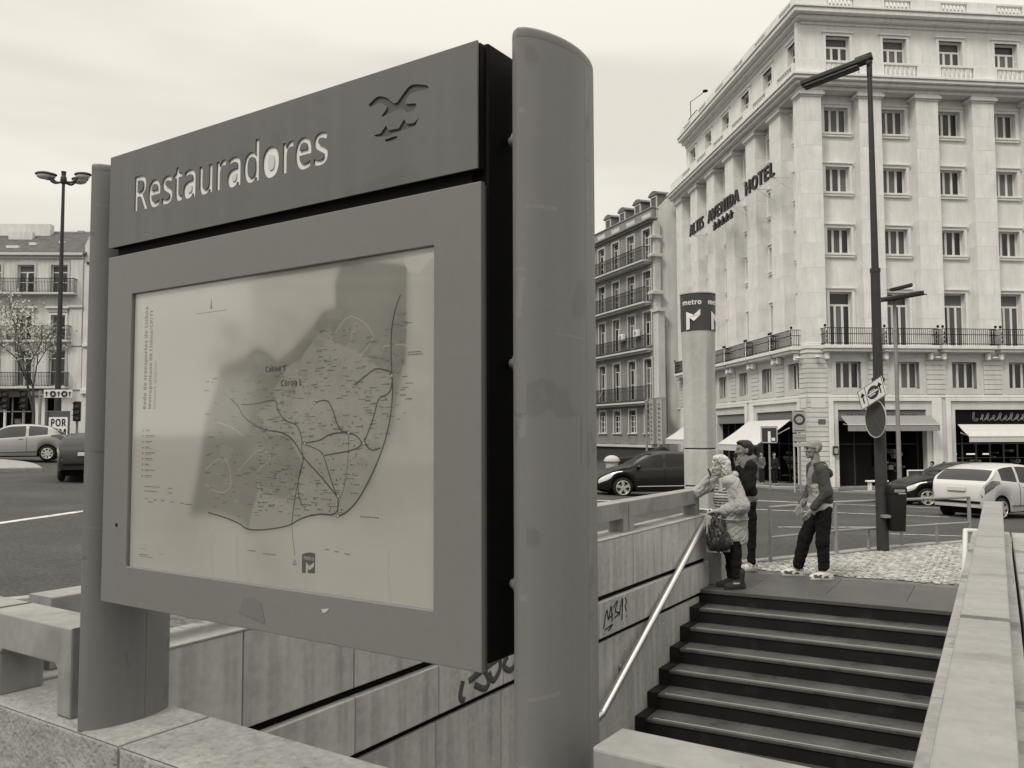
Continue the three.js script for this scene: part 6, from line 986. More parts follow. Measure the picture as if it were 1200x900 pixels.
function mesh(f, prims, cell, colour) {                 // surface nets
  const lo = [1e9, 1e9, 1e9], hi = [-1e9, -1e9, -1e9];
  for (const p of prims) for (const [c, r] of p.c ? [[p.c, Math.max(...p.r)]] : [[p.a, p.ra], [p.b, p.rb]]) for (let i = 0; i < 3; i++) { lo[i] = Math.min(lo[i], c[i] - r - 0.03); hi[i] = Math.max(hi[i], c[i] + r + 0.03); }
  const n = lo.map((l, i) => Math.ceil((hi[i] - l) / cell) + 2), [nx, ny, nz] = n, F = new Float32Array(nx * ny * nz), at = (i, j, k) => i + nx * (j + ny * k);
  for (let k = 0; k < nz; k++) for (let j = 0; j < ny; j++) for (let i = 0; i < nx; i++) F[at(i, j, k)] = f(lo[0] + i * cell, lo[1] + j * cell, lo[2] + k * cell);
  const V = new Int32Array(nx * ny * nz).fill(-1), P = [], I = [];
  for (let k = 0; k < nz - 1; k++) for (let j = 0; j < ny - 1; j++) for (let i = 0; i < nx - 1; i++) {
    let s = 0, m = 0, x = 0, y = 0, z = 0; const g = [];
    for (let c = 0; c < 8; c++) { const v = F[at(i + (c & 1), j + ((c >> 1) & 1), k + (c >> 2))]; g.push(v); if (v < 0) m |= 1 << c; }
    if (m === 0 || m === 255) continue;
    for (let c = 0; c < 8; c++) for (const b of [1, 2, 4]) if (!(c & b)) { const d = c | b; if ((g[c] < 0) !== (g[d] < 0)) { const t = g[c] / (g[c] - g[d]); x += (c & 1) + (b === 1 ? t : 0); y += ((c >> 1) & 1) + (b === 2 ? t : 0); z += (c >> 2) + (b === 4 ? t : 0); s++; } }
    V[at(i, j, k)] = P.length / 3; P.push(lo[0] + (i + x / s) * cell, lo[1] + (j + y / s) * cell, lo[2] + (k + z / s) * cell);
  }
  for (let k = 1; k < nz - 1; k++) for (let j = 1; j < ny - 1; j++) for (let i = 1; i < nx - 1; i++) {
    const a = F[at(i, j, k)] < 0, Q = (q0, q1, q2, q3, fl) => { if (q0 < 0 || q1 < 0 || q2 < 0 || q3 < 0) return; fl ? I.push(q0, q1, q2, q0, q2, q3) : I.push(q0, q2, q1, q0, q3, q2); };
    if (a !== F[at(i + 1, j, k)] < 0) Q(V[at(i, j - 1, k - 1)], V[at(i, j, k - 1)], V[at(i, j, k)], V[at(i, j - 1, k)], a);
    if (a !== F[at(i, j + 1, k)] < 0) Q(V[at(i - 1, j, k - 1)], V[at(i - 1, j, k)], V[at(i, j, k)], V[at(i, j, k - 1)], a);
    if (a !== F[at(i, j, k + 1)] < 0) Q(V[at(i - 1, j - 1, k)], V[at(i, j - 1, k)], V[at(i, j, k)], V[at(i - 1, j, k)], a);
  }
  const g = new THREE.BufferGeometry(); g.setAttribute('position', new THREE.Float32BufferAttribute(P, 3)); g.setIndex(I); g.computeVertexNormals();
  const N = new Float32Array(P.length), e = cell * 0.6;
  for (let i = 0; i < P.length; i += 3) { const [x, y, z] = [P[i], P[i + 1], P[i + 2]], a = f(x + e, y, z) - f(x - e, y, z), b = f(x, y + e, z) - f(x, y - e, z), c = f(x, y, z + e) - f(x, y, z - e), l = Math.hypot(a, b, c) || 1; N[i] = a / l; N[i + 1] = b / l; N[i + 2] = c / l; }
  g.setAttribute('normal', new THREE.BufferAttribute(N, 3));
  if (colour) { const C = new Float32Array(P.length); for (let i = 0; i < P.length; i += 3) { const q = colour(P[i], P[i + 1], P[i + 2]); C[i] = q; C[i + 1] = q * 0.98; C[i + 2] = q * 0.94; } g.setAttribute('color', new THREE.BufferAttribute(C, 3)); }
  return g;
}
const folds = (amp, fx, fy, fz, s = 0) => (x, y, z) => amp * (N1(x * fx + y * fy * 0.6 + 40 + s, y * fy + z * fz + 60, 512, 512) - 0.5) + amp * 0.5 * (N1(x * fx * 2.3 + z * fz + 90 + s, y * fy * 2 - x * fx + 30, 512, 512) - 0.5);
const wrinkle = (amp) => (x, y, z) => { const q = N1(x * 7 + y * 5 + 40, y * 9 + z * 6 + 60, 512, 512), a = Math.sin((y * 0.8 + x * 0.5 - z * 0.3) * 46 + q * 9) * 0.5, b = Math.sin((y * 0.5 - x * 0.9 + z * 0.4) * 70 + q * 12) * 0.3; return amp * (a * ss(0.3, 0.75, q) + b * ss(0.6, 0.3, q) + (q - 0.5)); };
const crease = (amp, s = 0, f = 1) => (x, y, z) => { x *= f; y *= f; z *= f; const rd = (n) => Math.pow(1 - Math.abs(2 * n - 1), 3); const a = N1((x + z) * 5 + y * 4 + 40 + s, (y * 1.0 - x * 0.8) * 10 + z * 4 + 60, 512, 512), b = N1(y * 6 - x * 7 + 90 + s, (y * 0.7 + x - z) * 8 + 70, 512, 512), c = N1(x * 30 + 20, y * 34 + z * 20 + 30, 512, 512); return amp * (0.75 * rd(a) + 0.5 * rd(b) + 0.12 * (c - 0.5) - 0.3); };
const cloth = (c, o = {}) => mat(c, { roughness: 0.95, ...o });
const clothV = () => new THREE.MeshStandardMaterial({ vertexColors: true, roughness: 0.95 });
function piece(parent, name, prims, k, cell, m, o = {}) { const f = field(prims, k, o.cuts ?? [], o.noise ?? null); const g = mesh(f, prims, cell, o.colour); return partRaw(parent, name, g, m, o.label); }
// head facing -x before it is turned; c is its centre, s its size
function headPrims(s, female) {
  const P = [ell([0.012, 0.035, 0], [0.098, 0.092, 0.076]), ell([-0.03, 0.0, 0], [0.066, 0.09, 0.064]), ell([-0.042, -0.07, 0], [0.05, 0.045, 0.05]), ell([-0.072, -0.098, 0], [0.022, 0.02, 0.024]),
    ell([-0.078, 0.036, 0], [0.022, 0.016, 0.052]), cap([-0.092, 0.016, 0], [-0.112, -0.026, 0], 0.011, 0.014), ell([-0.1, -0.03, 0], [0.016, 0.011, 0.02]), ell([-0.086, -0.058, 0], [0.016, 0.009, 0.026]), ell([-0.082, -0.071, 0], [0.016, 0.009, 0.023]),
    ell([-0.068, -0.018, 0.038], [0.028, 0.028, 0.022]), ell([-0.068, -0.018, -0.038], [0.028, 0.028, 0.022])];
  for (const d of [1, -1]) P.push(ell([0.016, 0.0, d * 0.077], [0.021, 0.034, 0.012], -0.2), ell([0.012, -0.026, d * 0.074], [0.012, 0.014, 0.01]), ell([-0.078, 0.014, d * 0.031], [0.013, 0.011, 0.014]));
  return P.map((p) => scalePrim(p, s));
}
const scalePrim = (p, s) => (p.c ? { ...p, c: p.c.map((v) => v * s), r: p.r.map((v) => v * s) } : { a: p.a.map((v) => v * s), b: p.b.map((v) => v * s), ra: p.ra * s, rb: p.rb * s });
// turn about y and lean, then move: lets the same head face another way (baked into the mesh)
function headMesh(prims, k, cell, cuts, M4, colour) { const f = field(prims, k, cuts); const g = mesh(f, prims, cell, colour); g.applyMatrix4(M4); return g; }
const pose = (c, yaw, pitch = 0, roll = 0) => new THREE.Matrix4().makeTranslation(...c).multiply(new THREE.Matrix4().makeRotationFromEuler(new THREE.Euler(roll, yaw, pitch, 'YXZ')));
// a hand: palm, four unequal bent fingers, thumb from the side. dir = wrist to knuckles, nrm = out of the back of the hand
function handPrims(w, dir, nrm, curl, s = 1, thumbSide = 1) {
  const d = V3(...dir).normalize(), n0 = V3(...nrm), n = n0.sub(d.clone().multiplyScalar(n0.dot(d))).normalize(), sd = V3().crossVectors(d, n).multiplyScalar(thumbSide), W = V3(...w), P = [];
  const at = (a, b, c) => W.clone().addScaledVector(d, a * s).addScaledVector(sd, b * s).addScaledVector(n, c * s).toArray();
  P.push(cap(at(-0.03, 0, 0), at(0.02, 0, 0), 0.024 * s, 0.022 * s));
  for (const b of [-0.026, -0.009, 0.009, 0.026]) P.push(cap(at(0.015, b * 0.8, 0), at(0.082, b, 0), 0.0145 * s, 0.0125 * s));
  [[0.027, 0.068], [0.01, 0.08], [-0.009, 0.074], [-0.027, 0.056]].forEach(([b, len], i) => {
    let a = 0, q = V3(...at(0.084, b, 0.001)); const c = curl[i] ?? curl[0];
    for (let j = 0; j < 3; j++) { a += c[j]; const l = len * [0.46, 0.31, 0.23][j] * s, r = q.clone().addScaledVector(d, Math.cos(a) * l).addScaledVector(n, -Math.sin(a) * l); P.push(cap(q.toArray(), r.toArray(), (0.0095 - j * 0.001) * s, (0.0088 - j * 0.001) * s)); q = r; }
  });
  const t0 = at(0.02, 0.026, -0.004), t1 = at(0.05, 0.045, -0.018), t2 = at(0.078, 0.044, -0.034), t3 = at(0.098, 0.034, -0.042); P.push(cap(t0, t1, 0.014 * s, 0.012 * s), cap(t1, t2, 0.0115 * s, 0.0105 * s), cap(t2, t3, 0.0105 * s, 0.008 * s));
  return P;
}
const skinM = (tone) => new THREE.MeshStandardMaterial({ vertexColors: true, roughness: 0.6 });
function bodyOf(t, prims, head, hands, tone, faceColour) {
  const gs = [mesh(field(prims, 0.035), prims, 0.012, () => tone)];
  gs.push(headMesh(head.prims, head.k ?? 0.014, 0.0045, head.cuts ?? [], head.M, faceColour ?? (() => tone)));
  for (const h of hands) gs.push(mesh(field(h, 0.008), h, 0.0035, () => tone * 0.97));
  const g = mergeGeometries(gs.map((q) => { const r = q.toNonIndexed(); return r; })); return partRaw(t, 'body', g, skinM());
}
const FIST = [[0.9, 1.2, 0.8], [1.0, 1.2, 0.8], [1.1, 1.2, 0.8], [1.2, 1.2, 0.8]], REST = [[0.3, 0.4, 0.3], [0.35, 0.45, 0.3], [0.42, 0.5, 0.35], [0.5, 0.5, 0.4]];
// a trainer or boot: toe towards -x
function shoe(t, name, [x, y, z], s, yaw, colour, boot) {
  const P = [ell([-0.06, 0.045, 0], [0.105, 0.04, 0.045]), ell([0.055, 0.055, 0], [0.065, 0.055, 0.04]), cap([0.05, 0.07, 0], [0.06, boot ? 0.2 : 0.1, 0], 0.048, boot ? 0.058 : 0.05), cap([-0.02, 0.06, 0], [0.03, 0.09, 0], 0.045, 0.045), cap([-0.12, 0.018, 0], [0.085, 0.018, 0], 0.04, 0.042)].map((p) => scalePrim(p, s));
  const f0 = field(P, 0.03), f = (a, b, c) => Math.max(f0(a, b, c), -b + 0.001), g = mesh(f, P, 0.008, colour); const o = partRaw(t, name, g, clothV()); o.position.set(x, y, z); o.rotation.y = yaw; return o;
}
const trainer = (x, y, z) => (y < 0.022 ? 0.45 : (y > 0.03 && y < 0.075 && N1(x * 40 + 30, y * 60 + 30, 512, 512) > 0.56 ? 0.06 : y > 0.1 ? 0.3 : 0.55));
{ // man: grey cropped head, sunglasses, hooded jacket, dark trousers
  const t = thing('person', 'man in dark hooded jacket and loose black trousers standing at the stair head facing left', 'person', [-2.07, 0, -11.06], YAW);
  t.scale.setScalar(0.975); const hc = [0.082, 1.635, 0.01], tone = 0.2;
  const bodyP = [cap([0.12, 1.36, 0], [0.1, 1.56, 0.005], 0.06, 0.055), ell([0.12, 1.2, 0], [0.11, 0.24, 0.16]), ell([0.15, 0.9, 0], [0.11, 0.14, 0.15]), cap([0.16, 1.4, 0.15], [0.185, 1.1, 0.21], 0.05, 0.042), cap([0.185, 1.1, 0.21], [-0.01, 0.885, 0.17], 0.042, 0.028), cap([0.12, 1.4, -0.15], [0.12, 1.1, -0.2], 0.05, 0.042), cap([0.12, 1.1, -0.2], [-0.06, 0.92, -0.1], 0.04, 0.028), cap([0.15, 0.86, 0.08], [0.13, 0.47, 0.08], 0.08, 0.055), cap([0.13, 0.47, 0.08], [0.15, 0.09, 0.07], 0.055, 0.04), cap([0.13, 0.86, -0.08], [-0.02, 0.48, -0.12], 0.08, 0.055), cap([-0.02, 0.48, -0.12], [-0.1, 0.1, -0.17], 0.055, 0.04)];
  const hp = headPrims(1.0);
  bodyOf(t, bodyP, { prims: hp, M: pose(hc, 0.05, -0.03) }, [handPrims([-0.03, 0.865, 0.165], [-0.55, -0.75, 0.05], [0.3, -0.2, 1], REST, 1, -1), handPrims([-0.07, 0.91, -0.09], [-0.5, -0.8, 0.1], [0.2, 0, -1], REST, 1, 1)], tone, (x, y, z) => { const cap0 = y > 0.03 + x * -0.15 + 0.01 || (x > 0.03 && y > -0.05); return cap0 ? 0.185 : x < -0.075 && y < -0.05 && y > -0.075 ? tone * 0.75 : tone; });
  const gl = sub(t, 'sunglasses'); gl.position.set(...hc); gl.rotation.y = 0.05;
  part(gl, 'lens', [ell0(-0.096, 0.016, 0.034), ell0(-0.096, 0.016, -0.034)], M.blackGloss); part(gl, 'temple', [bar([-0.088, 0.02, 0.06], [0.01, 0.012, 0.082], 0.004, 6), bar([-0.088, 0.02, -0.06], [0.01, 0.012, -0.082], 0.004, 6), bar([-0.104, 0.022, -0.012], [-0.104, 0.022, 0.012], 0.003, 6)], M.blackGloss);
  piece(t, 'trousers', [ell([0.165, 0.9, 0], [0.125, 0.12, 0.165]), cap([0.165, 0.86, 0.085], [0.14, 0.47, 0.085], 0.105, 0.082), cap([0.14, 0.47, 0.085], [0.155, 0.13, 0.075], 0.082, 0.07), cap([0.14, 0.86, -0.08], [-0.01, 0.5, -0.12], 0.105, 0.085), cap([-0.01, 0.5, -0.12], [-0.085, 0.16, -0.165], 0.085, 0.072)], 0.04, 0.012, cloth(0.01), { noise: crease(0.011, 5, 1.4) });
  piece(t, 'shirt', [ell([0.12, 1.2, 0], [0.115, 0.24, 0.16]), ell([0.145, 0.93, 0], [0.15, 0.15, 0.185]), cap([0.125, 1.36, 0], [0.105, 1.47, 0], 0.085, 0.062)], 0.05, 0.012, clothV(), { noise: folds(0.012, 8, 12, 8), colour: (x, y) => (y < 0.95 ? 0.5 : 0.2) });
  piece(t, 'jacket', [ell([0.13, 1.22, 0], [0.13, 0.23, 0.18]), ell([0.17, 1.0, 0.0], [0.14, 0.12, 0.185]), cap([0.14, 1.385, 0.13], [0.14, 1.385, -0.13], 0.07, 0.07), cap([0.135, 1.37, 0.16], [0.16, 1.1, 0.225], 0.07, 0.066), cap([0.16, 1.1, 0.225], [0.01, 0.915, 0.18], 0.066, 0.05), cap([0.13, 1.39, -0.17], [0.12, 1.1, -0.21], 0.082, 0.068), cap([0.12, 1.1, -0.21], [-0.04, 0.94, -0.11], 0.068, 0.05)], 0.05, 0.011, clothV(), { noise: crease(0.011, 9, 1.7), colour: (x, y, z) => (x < 0.09 && y > 0.98 && y < 1.2 && z > 0.06 && z < 0.17 ? 0.34 : x < 0.045 + 0.02 * (y - 1.1) && y > 0.9 && Math.abs(z) < 0.09 ? 0.17 : 0.04) });
  piece(t, 'hood', [cap([0.17, 1.42, 0.09], [0.255, 1.32, 0.03], 0.038, 0.045), cap([0.17, 1.42, -0.09], [0.255, 1.32, -0.03], 0.038, 0.045), cap([0.08, 1.44, 0.075], [0.17, 1.44, 0.085], 0.025, 0.034), cap([0.08, 1.44, -0.075], [0.17, 1.44, -0.085], 0.025, 0.034), ell([0.26, 1.33, 0], [0.05, 0.06, 0.085])], 0.04, 0.01, cloth(0.045), { noise: folds(0.015, 14, 14, 14) });
  shoe(t, 'shoe', [0.13, 0, 0.1], 1.06, 0.1, trainer); shoe(t, 'shoe', [-0.13, 0.0, -0.2], 1.06, -0.05, trainer);
}
function ell0(x, y, z) { return ball(x, y, z, 0.008, 0.02, 0.029, 12); }
{ // older woman in a pale raincoat on the phone
  const t = thing('person', 'fair-haired woman in pale raincoat with phone at her face and hand on rail', 'person', [-2.74, 0, -9.98], YAW);
  t.scale.set(0.93, 0.965, 0.93); const hc = [-0.125, 1.45, 0.0], tone = 0.3, yaw = 0.38;
  const bodyP = [cap([-0.02, 1.25, 0], [-0.1, 1.4, 0], 0.065, 0.06), ell([-0.02, 1.08, 0], [0.14, 0.22, 0.17]), ell([0.02, 0.82, 0], [0.14, 0.16, 0.17]), cap([0.01, 1.27, 0.15], [0.08, 0.97, 0.22], 0.055, 0.045), cap([0.08, 0.97, 0.22], [-0.21, 0.925, 0.08], 0.045, 0.03), cap([-0.1, 1.27, -0.14], [-0.42, 1.14, -0.1], 0.055, 0.045), cap([-0.42, 1.14, -0.1], [-0.27, 1.33, -0.03], 0.045, 0.03), cap([0.02, 0.8, 0.08], [0.02, 0.42, 0.07], 0.08, 0.055), cap([0.02, 0.42, 0.07], [0.045, 0.09, 0.07], 0.055, 0.042), cap([0.0, 0.8, -0.08], [0.0, 0.42, -0.06], 0.08, 0.055), cap([0.0, 0.42, -0.06], [0.01, 0.09, -0.06], 0.055, 0.042)];
  const hp = headPrims(0.98, true);
  bodyOf(t, bodyP, { prims: hp, M: pose(hc, yaw, -0.08) }, [handPrims([-0.225, 0.925, 0.075], [-0.9, -0.25, -0.35], [0.05, 1, 0.1], FIST, 0.95, 1), handPrims([-0.265, 1.335, -0.025], [0.25, 0.9, 0.3], [-0.8, 0.25, 0.5], FIST, 0.95, 1)], tone, (x, y, z) => (x < -0.07 && Math.abs(y - 0.013) < 0.009 && Math.abs(Math.abs(z) - 0.031) < 0.014 ? 0.06 : x < -0.07 && Math.abs(y - 0.038) < 0.005 && Math.abs(z) < 0.05 && Math.abs(z) > 0.014 ? 0.12 : x < -0.075 && y < -0.054 && y > -0.076 ? 0.16 : tone));
  const hr = (c, r) => { const v = V3(...c).applyAxisAngle(V3(0, 1, 0), yaw); return ell([hc[0] + v.x, hc[1] + v.y, hc[2] + v.z], r); };
  piece(t, 'hair', [hr([0.02, 0.065, 0], [0.105, 0.085, 0.098]), hr([0.07, 0.0, 0], [0.075, 0.11, 0.1]), hr([0.03, -0.02, 0.075], [0.05, 0.085, 0.035]), hr([0.03, -0.02, -0.075], [0.05, 0.085, 0.035]), hr([-0.045, 0.105, 0.02], [0.055, 0.035, 0.06]), hr([0.1, -0.085, 0.02], [0.05, 0.045, 0.07]), hr([-0.055, 0.085, 0.055], [0.03, 0.03, 0.025])], 0.03, 0.006, clothV(), { noise: (x, y, z) => 0.014 * (N1(x * 30 + 50 + y * 14, z * 38 + y * 26 + 50, 512, 512) - 0.5) + 0.012 * (N1(x * 110 + 50, y * 60 + z * 90 + 50, 512, 512) - 0.5), colour: (x, y, z) => 0.24 + 0.32 * N1(x * 70 + 30 + z * 40, y * 60 + 30, 512, 512) });
  piece(t, 'striped_top', [ell([-0.06, 1.08, 0.01], [0.155, 0.22, 0.17]), ell([-0.02, 0.86, 0], [0.165, 0.14, 0.17])], 0.06, 0.01, clothV(), { cuts: [ell([-0.17, 1.27, 0.06], [0.1, 0.14, 0.08])], colour: (x, y) => (Math.sin(y * 190) > 0.05 ? 0.42 : 0.02) });
  const coatC = [ell([-0.26, 1.06, 0.1], [0.13, 0.34, 0.085]), ell([-0.2, 1.33, 0.05], [0.1, 0.12, 0.07])];
  piece(t, 'raincoat', [ell([0.0, 1.1, 0], [0.165, 0.22, 0.2]), ell([0.025, 0.88, 0], [0.175, 0.17, 0.205]), cap([0.03, 0.84, 0.0], [0.045, 0.6, 0.0], 0.17, 0.165), cap([-0.05, 1.27, 0.13], [-0.05, 1.27, -0.13], 0.085, 0.08), cap([0.01, 1.26, 0.15], [0.085, 1.0, 0.225], 0.085, 0.088), cap([0.085, 0.995, 0.225], [-0.15, 0.94, 0.11], 0.088, 0.062), cap([-0.15, 0.94, 0.11], [-0.185, 0.932, 0.095], 0.058, 0.046), cap([-0.1, 1.26, -0.14], [-0.41, 1.135, -0.1], 0.085, 0.062), cap([-0.41, 1.135, -0.1], [-0.29, 1.28, -0.04], 0.06, 0.042)], 0.05, 0.01, cloth(0.3), { noise: crease(0.013, 3, 1.8), cuts: [...coatC, ell([0.04, 0.4, 0], [0.5, 0.13, 0.5])] });
  piece(t, 'collar', [cap([-0.12, 1.3, 0.07], [0.03, 1.35, 0.1], 0.028, 0.032), cap([0.03, 1.35, 0.1], [0.06, 1.36, 0], 0.032, 0.034), cap([0.06, 1.36, 0], [0.0, 1.35, -0.1], 0.034, 0.03), cap([-0.13, 1.29, 0.08], [-0.14, 1.16, 0.14], 0.026, 0.018)], 0.03, 0.009, cloth(0.3), { noise: folds(0.012, 16, 16, 16) });
  part(t, 'waist_seam', new THREE.TorusGeometry(0.19, 0.007, 6, 40).rotateX(Math.PI / 2).scale(0.96, 1, 1.1).translate(0.03, 0.83, 0), cloth(0.3));
  piece(t, 'trousers', [cap([0.03, 0.62, 0.07], [0.03, 0.42, 0.07], 0.09, 0.075), cap([0.03, 0.42, 0.07], [0.045, 0.16, 0.07], 0.075, 0.066), cap([0.0, 0.62, -0.07], [0.0, 0.42, -0.06], 0.09, 0.075), cap([0.0, 0.42, -0.06], [0.015, 0.16, -0.06], 0.075, 0.066)], 0.03, 0.012, cloth(0.01), { noise: folds(0.02, 9, 16, 9) });
  const bt = (x, y) => (y > 0.07 && y < 0.085 && x < 0.02 && x > -0.06 ? 0.3 : 0.02); shoe(t, 'boot', [0.03, 0, 0.09], 1.0, 0.25, bt, true); shoe(t, 'boot', [-0.02, 0, -0.06], 1.0, 0.05, () => 0.016, true);
  part(t, 'mobile_phone', rbx(-0.02, 0.02, -0.045, 0.045, -0.009, 0.009, 0.008, 2).rotateY(1.2).rotateZ(0.35).translate(-0.262, 1.392, 0.018), M.blackGloss);
  const b = thing('handbag', 'crumpled dark handbag hanging from the hand of the woman in raincoat', 'handbag', [-2.74, 0, -9.98], YAW);
  b.scale.copy(t.scale); const bagP = [ell([-0.2, 0.61, 0.16], [0.15, 0.15, 0.07]), ell([-0.195, 0.54, 0.16], [0.155, 0.08, 0.075]), ell([-0.24, 0.76, 0.14], [0.06, 0.1, 0.045]), ell([-0.16, 0.74, 0.14], [0.06, 0.1, 0.045])];
  piece(b, 'bag', bagP, 0.05, 0.008, new THREE.MeshStandardMaterial({ color: lin(0.018), roughness: 0.4 }), { noise: (x, y, z) => 0.03 * (N1(x * 46 + 40 + y * 7, y * 7 + 40, 512, 512) - 0.5) + 0.014 * (N1(x * 100 + 40, y * 30 + 40, 512, 512) - 0.5) });
  for (const x of [-0.25, -0.15]) part(b, 'strap', tube([[x, 0.74, 0.14], [x * 0.5 - 0.13, 0.86, 0.1], [-0.275, 0.935, 0.045]], 0.011, 24, 8), cloth(0.015));
  const pb = thing('paper_bag', 'pale paper carrier showing beneath and behind the dark handbag', 'bag', [-2.74, 0, -9.98], YAW);
  pb.scale.copy(t.scale); part(pb, 'bag', prism([[-0.33, 0.46], [-0.05, 0.45], [-0.06, 0.84], [-0.32, 0.86]], 0.06, { bevelEnabled: true, bevelSize: 0.01, bevelThickness: 0.01, bevelSegments: 2 }).translate(0, 0, 0.04), cloth(0.34)); part(pb, 'handle', tube([[-0.25, 0.85, 0.07], [-0.27, 0.92, 0.06], [-0.22, 0.85, 0.07]], 0.005, 16, 6), cloth(0.4));
}
{ // dark-haired woman behind, on the phone
  const t = thing('person', 'dark-haired woman in black jacket and grey scarf behind the woman in raincoat', 'person', [-2.95, 0, -11.36], YAW);
  const hc = [0.02, 1.565, 0], tone = 0.17;
  const bodyP = [cap([0.06, 1.34, 0], [0.04, 1.48, 0], 0.055, 0.052), ell([0.05, 1.18, 0], [0.1, 0.22, 0.15]), ell([0.06, 0.94, 0], [0.1, 0.13, 0.15]), cap([0.07, 1.36, 0.14], [0.02, 1.1, 0.2], 0.05, 0.04), cap([0.02, 1.1, 0.2], [-0.1, 1.38, 0.11], 0.04, 0.028), cap([0.04, 1.36, -0.14], [0.04, 1.1, -0.2], 0.05, 0.04), cap([0.04, 1.1, -0.2], [-0.05, 0.88, -0.15], 0.04, 0.028), cap([0.06, 0.9, 0.07], [0.085, 0.5, 0.07], 0.075, 0.052), cap([0.085, 0.5, 0.07], [0.075, 0.09, 0.07], 0.05, 0.04), cap([0.04, 0.9, -0.07], [-0.08, 0.5, -0.1], 0.075, 0.052), cap([-0.08, 0.5, -0.1], [-0.2, 0.09, -0.12], 0.05, 0.04)];
  bodyOf(t, bodyP, { prims: headPrims(0.98, true), M: pose(hc, 0.12, 0.02) }, [handPrims([-0.1, 1.385, 0.11], [-0.15, 0.95, 0.1], [-0.6, 0.1, 0.8], FIST, 0.92, 1), handPrims([-0.06, 0.87, -0.15], [-0.3, -0.9, 0], [0.3, 0, -1], REST, 0.92, 1)], tone, (x, y, z) => (x < -0.07 && Math.abs(y - 0.013) < 0.009 && Math.abs(Math.abs(z) - 0.031) < 0.014 ? 0.03 : x < -0.07 && Math.abs(y - 0.038) < 0.005 && Math.abs(z) < 0.05 && Math.abs(z) > 0.014 ? 0.04 : tone));
  const hr = (c, r) => { const v = V3(...c).applyAxisAngle(V3(0, 1, 0), 0.12); return ell([hc[0] + v.x, hc[1] + v.y, hc[2] + v.z], r); };
  piece(t, 'hair', [hr([0.025, 0.06, 0], [0.1, 0.08, 0.086]), hr([0.06, 0.01, 0], [0.07, 0.085, 0.08]), hr([-0.035, 0.105, 0], [0.06, 0.03, 0.055]), hr([0.15, 0.03, 0], [0.045, 0.045, 0.045]), hr([0.17, -0.03, 0], [0.025, 0.05, 0.03])], 0.02, 0.006, cloth(0.012, { roughness: 0.6 }), { noise: (x, y, z) => 0.01 * (N1(x * 60 + 50, z * 90 + y * 60 + 50, 512, 512) - 0.5) });
  piece(t, 'scarf', [cap([-0.04, 1.42, 0.06], [0.1, 1.44, 0.08], 0.05, 0.055), cap([0.1, 1.44, 0.08], [0.13, 1.45, -0.02], 0.055, 0.055), cap([-0.04, 1.42, 0.06], [-0.03, 1.42, -0.07], 0.05, 0.05), cap([-0.02, 1.38, 0.1], [-0.08, 1.26, 0.13], 0.05, 0.04), cap([0.13, 1.45, 0.04], [0.15, 1.34, 0.08], 0.05, 0.03)], 0.03, 0.009, cloth(0.13), { noise: folds(0.022, 18, 18, 18) });
  piece(t, 'jacket', [ell([0.05, 1.2, 0], [0.125, 0.22, 0.175]), ell([0.06, 1.02, 0], [0.125, 0.1, 0.175]), cap([0.06, 1.36, 0.13], [0.06, 1.36, -0.13], 0.075, 0.075), cap([0.075, 1.35, 0.15], [0.03, 1.1, 0.21], 0.075, 0.062), cap([0.03, 1.1, 0.21], [-0.085, 1.34, 0.12], 0.062, 0.045), cap([0.04, 1.35, -0.15], [0.04, 1.1, -0.2], 0.075, 0.062), cap([0.04, 1.1, -0.2], [-0.04, 0.92, -0.15], 0.06, 0.042)], 0.045, 0.012, cloth(0.012), { noise: crease(0.012, 13, 1.6) });
  piece(t, 'grey_shirt', [ell([0.065, 0.94, 0], [0.115, 0.1, 0.16])], 0.03, 0.012, cloth(0.16), { noise: folds(0.012, 12, 12, 12) });
  piece(t, 'trousers', [cap([0.065, 0.86, 0.07], [0.085, 0.5, 0.07], 0.09, 0.062), cap([0.085, 0.5, 0.07], [0.075, 0.1, 0.07], 0.06, 0.055), cap([0.04, 0.86, -0.07], [-0.08, 0.5, -0.1], 0.09, 0.062), cap([-0.08, 0.5, -0.1], [-0.19, 0.11, -0.12], 0.06, 0.055)], 0.03, 0.012, cloth(0.009), { noise: folds(0.016, 9, 16, 9) });
  const sh = (x, y, z) => (y < 0.02 ? 0.5 : N1(x * 60 + 20, y * 60 + z * 40 + 20, 512, 512) > 0.5 ? 0.5 : 0.22);
  shoe(t, 'shoe', [0.05, 0, 0.08], 1.0, 0.5, sh); shoe(t, 'shoe', [-0.22, 0, -0.13], 1.0, 0.0, sh);
  part(t, 'mobile_phone', rbx(-0.025, 0.025, -0.05, 0.05, -0.009, 0.009, 0.008, 2).rotateZ(0.2).translate(-0.115, 1.49, 0.12), M.blackGloss);
}
